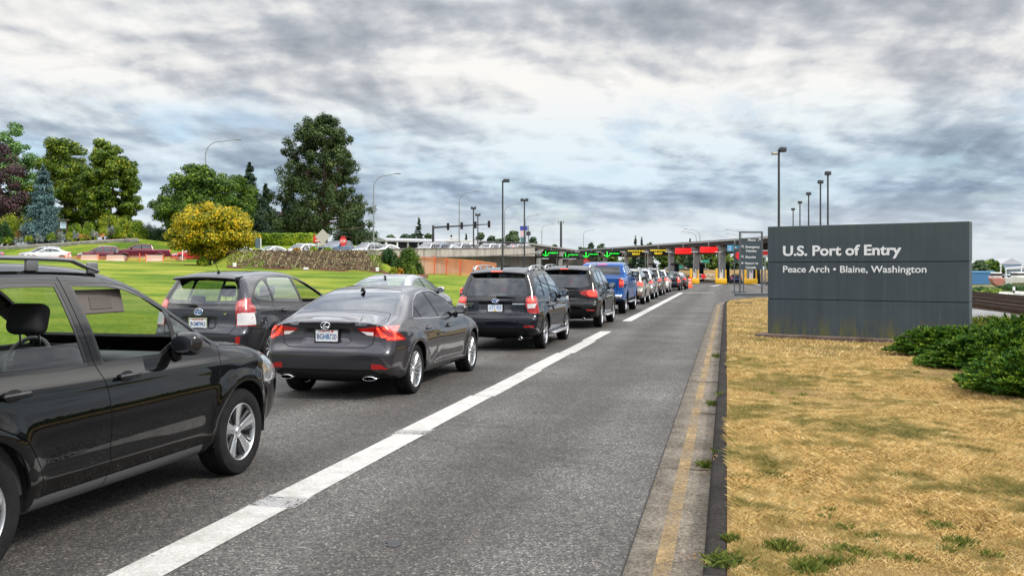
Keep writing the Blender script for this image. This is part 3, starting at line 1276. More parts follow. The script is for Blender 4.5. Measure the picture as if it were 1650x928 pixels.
def emblem_oval(root, x, y, z, rx, rz, kind):
 m = MB()
 if kind == 'ell':
  ring_tube(m, x, z, rx, rz, y, 0.006)
  pts = [(0.25, 0.80), (-0.42, -0.05), (-0.52, -0.30), (-0.30, -0.40), (0.78, -0.40)]
  m.tube([(x + rx * u, y - 0.002, z + rz * v) for u, v in pts], [0.006, 0.0065, 0.0065, 0.0065, 0.006], 6)
  e = m.build('badge', CHROME, root, smooth=True)
 elif kind == 'tee':
  ring_tube(m, x, z, rx, rz, y, 0.0065)
  ring_tube(m, x, z + rz * 0.12, rx * 0.34, rz * 0.80, y, 0.005)
  ring_tube(m, x, z + rz * 0.42, rx * 0.80, rz * 0.42, y, 0.005)
  e = m.build('badge', CHROME, root, smooth=True)
  b = MB()
  b.prism(ellipse(x, z, rx * 0.93, rz * 0.93, 24), 0.002, frame((0, y + 0.004, 0), (1, 0, 0), (0, 0, 1)))
  b.build('badge_field', pmat('badge_blue', (0.03, 0.12, 0.35), rough=0.2), e)
 else:
  ring_tube(m, x, z, rx, rz, y, 0.005)
  for (u, v, r) in ((-0.45, 0.25, 0.017), (-0.05, -0.30, 0.009), (0.12, 0.30, 0.009), (0.35, -0.28, 0.009), (0.55, 0.18, 0.009), (0.25, 0.0, 0.008)):
   m.tube([(x + rx * u - r, y - 0.002, z + rz * v), (x + rx * u, y - 0.002, z + rz * v), (x + rx * u + r, y - 0.002, z + rz * v)], [0.001, r * 0.5, 0.001], 6)
   m.tube([(x + rx * u, y - 0.002, z + rz * v - r), (x + rx * u, y - 0.002, z + rz * v), (x + rx * u, y - 0.002, z + rz * v + r)], [0.001, r * 0.5, 0.001], 6)
  e = m.build('badge', CHROME, root, smooth=True)
  b = MB()
  b.prism(ellipse(x, z, rx * 0.95, rz * 0.93, 24), 0.002, frame((0, y + 0.004, 0), (1, 0, 0), (0, 0, 1)))
  b.build('badge_field', pmat('badge_blue', (0.03, 0.12, 0.35), rough=0.2), e)
 return e


def tail_text(root, s, x, y, z, h, w, align='LEFT'):
 me = text_mesh(s, h, w, 0.01, 0.003, align)
 me.transform(FR_BACK((x, y, z)))
 return obj('model_lettering', me, CHROME, root, smooth=False)


SPLIT = ('door_front', 'door_rear', 'taillight', 'lit_lamp', 'clear_lamp', 'headlight', 'indicator', 'reflector',
          'front_glass', 'rear_glass', 'quarter_glass', 'vent_glass', 'window_trim', 'cladding', 'chrome_trim')


def wagon_spec(open_windows=False, plate_=None, steps=False):
 W2 = 0.8975
 sp = dict(cat='car', W=1.795, wb=2.64, tyre=0.345, rim=0.225, tw=0.225, archgap=0.055,
           profile=[(-0.80, 0.30), (-0.95, 0.37), (-0.985, 0.50), (-0.985, 0.66), (-0.955, 0.73), (-0.885, 0.77), (-0.875, 0.95), (-0.86, 1.06), (-0.72, 1.33), (-0.635, 1.52),
             (-0.62, 1.60), (-0.45, 1.645), (0.0, 1.685), (0.7, 1.70), (1.2, 1.675), (1.48, 1.615), (1.76, 1.50), (2.30, 1.165), (2.45, 1.105),
             (2.85, 1.065), (3.2, 1.01), (3.42, 0.93), (3.55, 0.80), (3.60, 0.62), (3.615, 0.45), (3.56, 0.30), (3.42, 0.225), (3.0, 0.21), (1.3, 0.21), (-0.6, 0.23)],
           sec=[(0.15, 0.125), (0.26, 0.08), (0.40, 0.046), (0.55, 0.017), (0.68, 0.002), (0.74, 0.0), (0.82, 0.007), (0.92, 0.028), (1.00, 0.054), (1.07, 0.080), (1.25, 0.130), (1.45, 0.205), (1.60, 0.275), (1.72, 0.36)],
           plan=[(-0.99, 0.065), (-0.75, 0.028), (-0.3, 0.004), (0.4, 0.0), (2.2, 0.0), (2.8, 0.008), (3.15, 0.045), (3.4, 0.115), (3.62, 0.26)],
           roofc=0.035, frontc=0.14, rearc=0.075, flare=0.022, round=0.11,
           creases=[(-0.5, 0.985, 3.0, 0.90, 0.010, 0.045), (0.4, 0.44, 2.2, 0.40, 0.016, 0.05)],
           dents=[(0.34, 0.80, 0.985, 0.03)],
           split=SPLIT, handles=[(0.27, 0.955, 0.890), (1.22, 0.955, 0.890)], mirror=(0.80, 1.80, 1.035), mirror_big=1.05,
           cabin=dict(y0=-0.55, y1=2.6, floor=0.36, belt=1.03, front=1.10, back=0.10, dash=2.05, top=1.20),
           lip=(-0.76, -0.45, 1.572, 1.645, 0.56), strip=(0.115, -0.757, 1.60, 0.022),
           rails=(0.585, -0.42, 1.30, lambda y: 1.60 + 0.055 * (1 - ((y - 0.55) / 1.3)**2), 0.075), antenna=(0.0, -0.32, 1.665, 'whip'),
           wiper=(0.02, -0.855, 1.095, 0.42, -0.83, 1.075), exhaust=[(0.52, -0.90, 0.27, 0.035, 0.035)])
 pr = []
 # glasshouse
 pr.append(('side', 'window_trim', rpoly([(-0.66, 1.19), (-0.53, 1.075), (0.3, 1.055), (1.3, 1.035), (2.38, 1.035), (2.36, 1.085), (2.02, 1.31), (1.74, 1.465), (1.44, 1.565), (1.1, 1.60), (0.3, 1.60), (-0.25, 1.565), (-0.48, 1.47)])))
 door_f = [(0.98, 1.05), (0.89, 1.60), (1.47, 1.585), (1.77, 1.485), (2.05, 1.33), (2.39, 1.09), (2.36, 1.03), (2.28, 0.80), (2.20, 0.50), (2.19, 0.345), (1.07, 0.345), (1.03, 0.9)]
 door_r = [(0.975, 1.05), (1.025, 0.9), (1.065, 0.345), (0.50, 0.345), (0.455, 0.52), (0.33, 0.70), (0.13, 0.80), (0.06, 0.95), (0.08, 1.08), (0.12, 1.60), (0.885, 1.605)]
 pr.append(('side', 'door_front', door_f))
 pr.append(('side', 'door_rear', door_r))
 fg = rpoly([(1.065, 1.062), (1.065, 1.062), (0.985, 1.545), (0.985, 1.545), (1.42, 1.53), (1.62, 1.462), (1.81, 1.36), (1.81, 1.36), (1.825, 1.062)])
 fq = [(1.875, 1.062), (1.86, 1.325), (2.28, 1.085), (2.28, 1.062)]
 rg = rpoly([(0.90, 1.07), (0.90, 1.07), (0.83, 1.545), (0.83, 1.545), (0.36, 1.545), (0.22, 1.50), (0.20, 1.09), (0.20, 1.09)])
 qg = rpoly([(0.10, 1.11), (0.10, 1.11), (0.12, 1.53), (-0.20, 1.505), (-0.36, 1.44), (-0.56, 1.19), (-0.45, 1.135)])

 def grow(poly, k):
  cx = sum(p[0] for p in poly) / len(poly)
  cz = sum(p[1] for p in poly) / len(poly)
  r = []
  for (a, b) in poly:
   L = math.hypot(a - cx, b - cz)
   r.append((a + (a - cx) / L * k, b + (b - cz) / L * k))
  return r
 for g in (fg, rg, qg):
  pr.append(('side', 'window_trim', grow(g, 0.028)))
 pr.append(('side', 'window_trim', grow(fq, 0.014)))
 pr.append(('side', 'window_trim', [(1.815, 1.05), (1.80, 1.375), (1.87, 1.335), (1.885, 1.05)]))
 if open_windows:
  pr.append(('side', 'hole', fg))
  pr.append(('side', 'hole', rg))
  pr.append(('side', 'rear_glass', [(0.90, 1.07), (0.882, 1.20), (0.20, 1.20), (0.20, 1.09)]))
 else:
  pr.append(('side', 'front_glass', fg))
  pr.append(('side', 'rear_glass', rg))
 pr.append(('side', 'vent_glass', fq))
 pr.append(('side', 'quarter_glass', qg))
 # cladding, lamps
 pr.append(('side', 'cladding', [(0.40, 0.10), (0.43, 0.345), (0.75, 0.335), (2.13, 0.335), (2.19, 0.10)]))
 pr.append(('side', 'bumper', [(-1.1, 0.1), (-1.1, 0.715), (-0.86, 0.73), (-0.45, 0.70), (-0.30, 0.45), (-0.4, 0.1)]))
 pr.append(('rear', 'bumper', [(0, 0.1), (0.95, 0.1), (0.95, 0.73), (0, 0.73)], lambda c: c.y < -0.5))
 pr.append(('rear', 'rear_valance', [(0, 0.1), (0.70, 0.1), (0.66, 0.43), (0.56, 0.47), (0, 0.47)], lambda c: c.y < -0.5))
 pr.append(('rear', 'tailgate', rpoly([(0, 1.62), (0.56, 1.60), (0.62, 1.50), (0.735, 1.16), (0.60, 1.10), (0.575, 0.92), (0.63, 0.80), (0.60, 0.745), (0, 0.745)][::-1], 0), lambda c: c.y < -0.5))
 pr.append(('rear', 'rear_window_surround', [(0, 1.575), (0.52, 1.555), (0.585, 1.49), (0.69, 1.19), (0.655, 1.095), (0, 1.085)], lambda c: c.y < -0.5))
 pr.append(('rear', 'rear_window', [(0, 1.555), (0.47, 1.535), (0.53, 1.49), (0.645, 1.20), (0.61, 1.125), (0, 1.11)], lambda c: c.y < -0.5))
 pr.append(('rear', 'trim_bar', [(0.345, 0.945), (0.60, 0.945), (0.60, 0.962), (0.345, 0.962)], lambda c: c.y < -0.5, 'nomirror'))
 pr.append(('rear', 'recess', [(-0.335, 0.79), (0.335, 0.79), (0.36, 0.94), (-0.36, 0.94)], lambda c: c.y < -0.5))
 tl = [(0.615, 1.085), (0.70, 1.115), (1.0, 1.115), (1.0, 0.765), (0.72, 0.765), (0.66, 0.80), (0.615, 0.92)]
 pr.append(('rear', 'taillight', tl, lambda c: c.y < -0.5))
 pr.append(('side', 'taillight', [(-1.05, 0.765), (-0.80, 0.765), (-0.72, 0.92), (-0.60, 1.06), (-0.66, 1.105), (-1.05, 1.115)]))
 pr.append(('rear', 'lit_lamp', rpoly([(0.66, 1.07), (0.79, 1.075), (0.79, 0.985), (0.64, 0.975)], 2), lambda c: c.y < -0.5))
 pr.append(('rear', 'clear_lamp', [(0.645, 0.955), (0.80, 0.955), (0.80, 0.875), (0.66, 0.865)], lambda c: c.y < -0.5))
 pr.append(('side', 'clear_lamp', [(-1.05, 0.885), (-0.80, 0.885), (-0.745, 0.96), (-1.05, 0.965)], lambda c: c.y > -0.87))
 pr.append(('rear', 'reflector', [(0.60, 0.49), (0.80, 0.49), (0.80, 0.525), (0.60, 0.525)], lambda c: c.y < -0.5))
 pr.append(('front', 'windshield', rpoly([(0, 1.135), (0.70, 1.145), (0.70, 1.145), (0.535, 1.575), (0.50, 1.60), (0, 1.615)], 0), lambda c: c.y > 1.2))
 pr.append(('side', 'headlight', [(3.08, 0.935), (3.18, 0.965), (3.42, 0.90), (3.75, 0.80), (3.75, 0.70), (3.48, 0.70), (3.30, 0.80)]))
 pr.append(('front', 'headlight', [(0.46, 0.86), (0.85, 0.92), (0.9, 0.70), (0.62, 0.70), (0.50, 0.75)], lambda c: c.y > 3.1))
 pr.append(('side', 'indicator', [(3.27, 0.925), (3.37, 0.905), (3.50, 0.79), (3.40, 0.77)]))
 pr.append(('front', 'grille', [(0, 0.50), (0.42, 0.52), (0.50, 0.72), (0.44, 0.86), (0, 0.86)], lambda c: c.y > 3.2))
 pr.append(('side', 'fuel_flap', rpoly([(-0.30, 0.86), (-0.13, 0.86), (-0.13, 1.00), (-0.30, 1.00)]), lambda c: c.x > 0))
 gp = []
 gp.append(('side', [(0.8875, 1.60), (0.9775, 1.05), (1.0275, 0.9), (1.0675, 0.345)]))
 gp.append(('side', [(2.39, 1.09), (2.36, 1.03), (2.28, 0.80), (2.20, 0.50), (2.19, 0.345)]))
 gp.append(('side', [(0.50, 0.345), (0.455, 0.52), (0.33, 0.70), (0.13, 0.80), (0.06, 0.95), (0.075, 1.05)]))
 gp.append(('side', [(2.19, 0.342), (0.46, 0.342)]))
 gp.append(('side', [(1.0675, 0.345), (1.0675, 0.2)]))
 gp.append(('side', [(-1.1, 0.717), (-0.86, 0.732), (-0.42, 0.70)]))
 gp.append(('side', [(2.42, 1.06), (2.90, 1.01), (3.18, 0.967)]))
 gp.append(('rear', [(0, 0.742), (0.60, 0.742), (0.632, 0.80), (0.578, 0.92), (0.602, 1.10), (0.735, 1.165)], lambda c: c.y < -0.5))
 gp.append(('side', [(-0.30, 0.87), (-0.30, 0.99), (-0.14, 0.99), (-0.14, 0.87), (-0.30, 0.87)], lambda c: c.x > 0))
 sp['prints'] = pr
 sp['gaps'] = gp
 if plate_:
  sp['plate'] = plate_
 if steps:
  sp['steps'] = (0.30, 0.5, 2.15)
 return sp


def sedan_spec():
 sp = dict(cat='car', W=1.81, wb=2.80, tyre=0.328, rim=0.235, tw=0.235, archgap=0.04,
           profile=[(-0.78, 0.24), (-0.93, 0.29), (-0.965, 0.42), (-0.975, 0.58), (-0.955, 0.66), (-0.915, 0.70), (-0.885, 0.85), (-0.895, 0.945), (-0.93, 0.985), (-0.90, 1.01),
             (-0.66, 1.03), (-0.42, 1.065), (-0.30, 1.10), (0.10, 1.265), (0.42, 1.365), (0.80, 1.415), (1.15, 1.425), (1.50, 1.40), (1.80, 1.32), (2.42, 1.03), (2.60, 0.975),
             (3.0, 0.92), (3.35, 0.85), (3.58, 0.74), (3.67, 0.60), (3.69, 0.42), (3.64, 0.25), (3.45, 0.185), (3.0, 0.175), (1.4, 0.175), (-0.5, 0.19)],
           sec=[(0.14, 0.11), (0.22, 0.065), (0.36, 0.034), (0.50, 0.011), (0.62, 0.0), (0.72, 0.004), (0.82, 0.022), (0.90, 0.046), (0.97, 0.073), (1.08, 0.135), (1.22, 0.225), (1.34, 0.31), (1.44, 0.39)],
           plan=[(-0.98, 0.10), (-0.75, 0.045), (-0.3, 0.005), (0.2, 0.0), (1.4, 0.012), (2.5, 0.004), (2.9, 0.012), (3.2, 0.05), (3.45, 0.125), (3.70, 0.28)],
           roofc=0.04, frontc=0.16, rearc=0.085, flare=0.026, round=0.10,
           creases=[(-0.75, 0.86, 1.0, 0.80, 0.012, 0.04), (0.45, 0.33, 2.3, 0.28, 0.022, 0.05), (0.35, 0.30, 0.9, 0.45, 0.012, 0.05)],
           dents=[(0.30, 0.73, 0.90, 0.03)],
           split=SPLIT, handles=[(0.52, 0.845, 0.885), (1.52, 0.82, 0.890)], mirror=(0.80, 1.97, 0.955), mirror_big=0.92,
           cabin=dict(y0=-0.35, y1=2.6, floor=0.28, belt=0.93, front=0.95, back=0.12, dash=2.25, top=1.00),
           strip=None, antenna=(0.0, 0.33, 1.345, 'fin'), exhaust=[(0.56, -0.885, 0.285, 0.085, 0.026)], exsides=(1, -1))
 pr = []
 dlo = [(0.02, 1.02), (0.06, 0.985), (0.6, 0.965), (1.3, 0.945), (2.40, 0.93), (2.42, 0.955), (2.12, 1.115), (1.78, 1.26), (1.45, 1.335), (1.08, 1.345), (0.72, 1.31), (0.42, 1.225)]
 pr.append(('side', 'chrome_trim', dlo))

 def shrink(poly, k):
  n = len(poly)
  r = []
  for i in range(n):
   a, b, c = Vector(poly[i - 1]), Vector(poly[i]), Vector(poly[(i + 1) % n])
   e0, e1 = (b - a).normalized(), (c - b).normalized()
   n0, n1 = Vector((e0.y, -e0.x)), Vector((e1.y, -e1.x))
   m = n0 + n1
   m = m / max(m.length_squared / 2, 0.35)
   r.append(tuple(b + m * k * sp_sign))
  return r
 area = sum(dlo[i - 1][0] * dlo[i][1] - dlo[i][0] * dlo[i - 1][1] for i in range(len(dlo)))
 sp_sign = -1 if area > 0 else 1
 pr.append(('side', 'window_trim', shrink(dlo, 0.016)))
 door_f = [(1.19, 0.955), (1.10, 1.36), (1.46, 1.35), (1.80, 1.275), (2.14, 1.125), (2.43, 0.95), (2.39, 0.60), (2.33, 0.27), (1.20, 0.27), (1.22, 0.6)]
 door_r = [(1.18, 0.955), (1.21, 0.6), (1.19, 0.27), (0.55, 0.27), (0.50, 0.42), (0.38, 0.60), (0.12, 0.74), (0.02, 0.90), (0.02, 1.03), (0.42, 1.235), (0.72, 1.325), (1.09, 1.36)]
 low = lambda c: c.z < 0.958
 pr.append(('side', 'door_front', [(1.205, 0.948), (1.22, 0.6), (1.20, 0.27), (2.33, 0.27), (2.39, 0.60), (2.42, 0.932)]))
 pr.append(('side', 'door_rear', [(1.195, 0.949), (1.21, 0.6), (1.19, 0.27), (0.55, 0.27), (0.50, 0.42), (0.38, 0.60), (0.12, 0.74), (0.02, 0.90), (0.02, 0.986), (0.6, 0.966)]))
 pr.append(('side', 'front_glass', [(1.235, 0.965), (1.165, 1.322), (1.45, 1.312), (1.76, 1.240), (2.08, 1.10), (2.12, 0.955)]))
 pr.append(('side', 'vent_glass', [(2.15, 0.955), (2.12, 1.08), (2.34, 0.965)]))
 pr.append(('side', 'rear_glass', [(1.16, 0.968), (1.085, 1.322), (0.73, 1.287), (0.50, 1.222), (0.36, 1.16), (0.43, 0.99)]))
 pr.append(('side', 'quarter_glass', [(0.40, 0.992), (0.33, 1.143), (0.10, 1.025), (0.12, 1.005)]))
 pr.append(('side', 'cladding', [(0.36, 0.05), (0.40, 0.215), (2.40, 0.215), (2.45, 0.05)]))
 bk = lambda c: c.y < -0.4
 pr.append(('rear', 'tailgate', [(0, 0.675), (0.52, 0.675), (0.60, 0.72), (0.615, 0.80), (0.625, 0.95), (0.66, 1.02), (0.68, 1.2), (0, 1.2)], lambda c: c.y < -0.30))
 pr.append(('top', 'tailgate', [(0, -1.0), (0.655, -1.0), (0.70, -0.60), (0.64, -0.32), (0, -0.27)], lambda c: c.y < -0.2 and c.z > 0.9))
 pr.append(('rear', 'rear_window', [(0, 1.118), (0.60, 1.108), (0.655, 1.118), (0.56, 1.28), (0.49, 1.365), (0, 1.388)], lambda c: c.y < 0.9 and c.z > 1.0))
 pr.append(('rear', 'recess', [(-0.30, 0.72), (0.30, 0.72), (0.42, 0.905), (-0.42, 0.905)], bk))
 # arrow-shaped tail lamps
 pr.append(('rear', 'taillight', [(0.40, 0.905), (0.60, 0.93), (1.0, 0.945), (1.0, 0.76), (0.70, 0.80), (0.52, 0.825)], bk))
 pr.append(('side', 'taillight', [(-1.0, 0.77), (-0.80, 0.755), (-0.50, 0.745), (-0.42, 0.755), (-0.62, 0.85), (-0.74, 0.935), (-1.0, 0.945)]))
 pr.append(('rear', 'clear_lamp', [(0.45, 0.872), (0.605, 0.862), (0.605, 0.820), (0.53, 0.826)], bk))
 pr.append(('side', 'lit_lamp', [(-0.86, 0.925), (-0.78, 0.925), (-0.68, 0.82), (-0.52, 0.765), (-0.56, 0.76), (-0.86, 0.775), (-0.86, 0.795), (-0.74, 0.80), (-0.76, 0.86)]))
 pr.append(('rear', 'lit_lamp', [(0.63, 0.925), (0.66, 0.928), (0.73, 0.84), (0.80, 0.80), (0.80, 0.775), (0.70, 0.80)], bk))
 pr.append(('rear', 'rear_valance', [(0, 0.1), (0.76, 0.1), (0.80, 0.24), (0.68, 0.36), (0.60, 0.40), (0, 0.40)], bk))
 pr.append(('rear', 'reflector', [(0.60, 0.405), (0.605, 0.475), (0.72, 0.465), (0.80, 0.405)], bk))
 pr.append(('front', 'windshield', [(0, 1.015), (0.66, 1.03), (0.50, 1.335), (0.46, 1.365), (0, 1.385)], lambda c: c.y > 1.2))
 pr.append(('side', 'headlight', [(3.10, 0.80), (3.40, 0.78), (3.80, 0.68), (3.80, 0.62), (3.40, 0.66)]))
 pr.append(('front', 'headlight', [(0.48, 0.68), (0.9, 0.78), (0.9, 0.62), (0.55, 0.61)], lambda c: c.y > 3.1))
 pr.append(('front', 'grille', [(0, 0.25), (0.42, 0.25), (0.30, 0.5), (0.36, 0.74), (0, 0.76)], lambda c: c.y > 3.2))
 gp = [('side', [(1.1975, 0.95), (1.215, 0.6), (1.195, 0.27)]), ('side', [(2.42, 0.94), (2.39, 0.60), (2.33, 0.27)]),
          ('side', [(0.55, 0.27), (0.50, 0.42), (0.38, 0.60), (0.12, 0.74), (0.02, 0.90), (0.02, 0.986)]), ('side', [(2.33, 0.268), (0.55, 0.268)]),
          ('rear', [(0, 0.672), (0.52, 0.672), (0.60, 0.715), (0.617, 0.80), (0.627, 0.95), (0.655, 1.02)], bk),
          ('top', [(0.655, -0.93), (0.70, -0.60), (0.64, -0.32), (0.3, -0.275), (0, -0.27)], lambda c: c.y < -0.2 and c.z > 0.9),
          ('side', [(2.45, 0.93), (3.0, 0.86), (3.35, 0.78)])]
 sp['prints'] = pr
 sp['gaps'] = gp

 def extra(root, made, mats):
  tg = made.get('tailgate', root)
  emblem_oval(tg, 0, -0.942, 0.945, 0.062, 0.044, 'ell')
  # high brake lamp behind the back window, tail lip
  m = MB()
  m.box((0, -0.16, 1.135), (0.20, 0.03, 0.018), bev=0.004)
  m.build('high_brake_light', L_STRIP, root)
 sp['extra'] = extra
 return sp


def hatch_spec():
 sp = dict(cat='car', W=1.775, wb=2.78, tyre=0.315, rim=0.215, tw=0.205, archgap=0.05,
           profile=[(-0.74, 0.27), (-0.89, 0.33), (-0.925, 0.48), (-0.92, 0.64), (-0.87, 0.69), (-0.825, 0.75), (-0.815, 0.92), (-0.80, 1.02), (-0.66, 1.26), (-0.555, 1.42),
             (-0.54, 1.50), (-0.40, 1.54), (0.0, 1.58), (0.55, 1.60), (1.0, 1.585), (1.35, 1.53), (1.7, 1.42), (2.45, 1.10), (2.70, 1.02),
             (3.05, 0.955), (3.35, 0.86), (3.56, 0.74), (3.66, 0.58), (3.675, 0.40), (3.60, 0.24), (3.4, 0.19), (3.0, 0.185), (1.3, 0.185), (-0.55, 0.21)],
           sec=[(0.14, 0.11), (0.22, 0.07), (0.36, 0.038), (0.52, 0.012), (0.66, 0.0), (0.76, 0.003), (0.86, 0.018), (0.96, 0.044), (1.05, 0.070), (1.2, 0.125), (1.4, 0.225), (1.52, 0.30), (1.62, 0.37)],
           plan=[(-0.93, 0.10), (-0.7, 0.05), (-0.3, 0.010), (0.3, 0.0), (2.3, 0.0), (2.8, 0.012), (3.1, 0.05), (3.4, 0.13), (3.68, 0.30)],
           roofc=0.035, frontc=0.16, rearc=0.09, flare=0.02, round=0.11,
           creases=[(-0.6, 0.98, 2.6, 0.84, 0.012, 0.045), (0.4, 0.36, 2.3, 0.32, 0.016, 0.05)],
           dents=[(0.30, 0.68, 0.86, 0.025)],
           split=SPLIT, handles=[(0.42, 0.93, 0.880), (1.45, 0.90, 0.885)], mirror=(0.79, 2.12, 1.0),
           cabin=dict(y0=-0.45, y1=2.6, floor=0.32, belt=1.0, front=0.92, back=0.0, dash=2.25, top=1.10),
           lip=(-0.72, -0.40, 1.475, 1.545, 0.55), strip=(0.095, -0.712, 1.492, 0.020), antenna=(0.0, -0.22, 1.565, 'whip'),
           wiper=(-0.05, -0.80, 1.04, -0.40, -0.785, 1.045))
 pr = []
 pr.append(('side', 'window_trim', rpoly([(-0.50, 1.19), (-0.40, 1.10), (0.2, 1.055), (1.2, 1.02), (2.42, 1.0), (2.44, 1.03), (2.10, 1.20), (1.68, 1.375), (1.30, 1.475), (0.9, 1.52), (0.3, 1.515), (-0.05, 1.465), (-0.32, 1.34)])))
 low = None
 pr.append(('side', 'door_front', [(1.18, 1.02), (1.20, 0.6), (1.17, 0.29), (2.33, 0.29), (2.40, 0.6), (2.44, 1.0)]))
 pr.append(('side', 'door_rear', [(1.17, 1.02), (1.19, 0.6), (1.16, 0.29), (0.50, 0.29), (0.44, 0.48), (0.30, 0.66), (0.10, 0.78), (0.08, 1.06)]))
 pr.append(('side', 'hole', [(1.215, 1.045), (1.15, 1.475), (1.32, 1.452), (1.68, 1.35), (2.05, 1.18), (2.08, 1.03)]))
 pr.append(('side', 'vent_glass', [(2.12, 1.03), (2.10, 1.16), (2.33, 1.04)]))
 pr.append(('side', 'rear_glass', [(1.13, 1.048), (1.07, 1.48), (0.35, 1.485), (0.24, 1.46), (0.20, 1.40), (0.18, 1.085)]))
 pr.append(('side', 'quarter_glass', rpoly([(0.12, 1.095), (0.12, 1.095), (0.14, 1.44), (-0.03, 1.425), (-0.29, 1.31), (-0.43, 1.18), (-0.32, 1.125)])))
 bk = lambda c: c.y < -0.4
 pr.append(('rear', 'tailgate', [(0, 0.60), (0.56, 0.60), (0.62, 0.70), (0.65, 1.0), (0.72, 1.06), (0.58, 1.42), (0.50, 1.5), (0, 1.52)], bk))
 pr.append(('rear', 'rear_window_surround', [(0, 1.03), (0.62, 1.035), (0.72, 1.06), (0.56, 1.40), (0.50, 1.47), (0, 1.49)], bk))
 pr.append(('rear', 'rear_window', rpoly([(0, 1.07), (0.58, 1.075), (0.62, 1.10), (0.53, 1.36), (0.48, 1.42), (0, 1.445)], 0), bk))
 pr.append(('rear', 'recess', [(-0.28, 0.665), (0.28, 0.665), (0.30, 0.86), (-0.30, 0.86)], bk))
 pr.append(('rear', 'taillight', [(0.60, 1.10), (0.70, 1.16), (1.0, 1.16), (1.0, 0.72), (0.64, 0.72)], lambda c: c.y < -0.35))
 pr.append(('side', 'taillight', [(-1.0, 0.72), (-0.70, 0.735), (-0.66, 0.80), (-0.52, 0.98), (-0.50, 1.03), (-0.70, 1.16), (-1.0, 1.17)]))
 pr.append(('rear', 'clear_lamp', [(0.64, 0.92), (1.0, 0.94), (1.0, 0.74), (0.655, 0.735)], lambda c: c.y < -0.35))
 pr.append(('side', 'clear_lamp', [(-1.0, 0.74), (-0.73, 0.75), (-0.62, 0.92), (-0.70, 0.93), (-1.0, 0.95)]))
 pr.append(('rear', 'lit_lamp', [(0.635, 1.11), (0.74, 1.13), (0.76, 1.03), (0.66, 1.02)], lambda c: c.y < -0.35))
 pr.append(('rear', 'rear_valance', [(0, 0.1), (0.70, 0.1), (0.66, 0.36), (0, 0.38)], bk))
 pr.append(('rear', 'reflector', [(0.66, 0.44), (0.72, 0.44), (0.74, 0.56), (0.67, 0.56)], bk))
 pr.append(('front', 'windshield', [(0, 1.05), (0.68, 1.06), (0.50, 1.49), (0.46, 1.52), (0, 1.54)], lambda c: c.y > 1.1))
 pr.append(('side', 'headlight', [(2.95, 0.90), (3.25, 0.88), (3.80, 0.70), (3.80, 0.62), (3.45, 0.68)]))
 pr.append(('front', 'headlight', [(0.50, 0.70), (0.9, 0.84), (0.9, 0.62), (0.58, 0.62)], lambda c: c.y > 3.1))
 pr.append(('front', 'grille', [(0, 0.25), (0.5, 0.25), (0.5, 0.45), (0, 0.48)], lambda c: c.y > 3.2))
 gp = [('side', [(1.175, 1.02), (1.195, 0.6), (1.165, 0.29)]), ('side', [(2.43, 1.0), (2.40, 0.6), (2.33, 0.29)]),
          ('side', [(0.50, 0.29), (0.44, 0.48), (0.30, 0.66), (0.10, 0.78), (0.08, 1.06)]), ('side', [(2.33, 0.288), (0.50, 0.288)]),
          ('rear', [(0, 0.597), (0.56, 0.597), (0.622, 0.70), (0.652, 1.0), (0.70, 1.05)], bk), ('side', [(-1.0, 0.70), (-0.3, 0.66)]),
          ('side', [(2.5, 1.0), (3.0, 0.92)])]
 sp['prints'] = pr
 sp['gaps'] = gp

 def extra(root, made, mats):
  tg = made.get('tailgate', root)
  emblem_oval(tg, 0, -0.826, 0.945, 0.075, 0.052, 'tee')
  tail_text(tg, 'v', 0.44, -0.822, 0.90, 0.045, 0.06)
 sp['extra'] = extra
 return sp


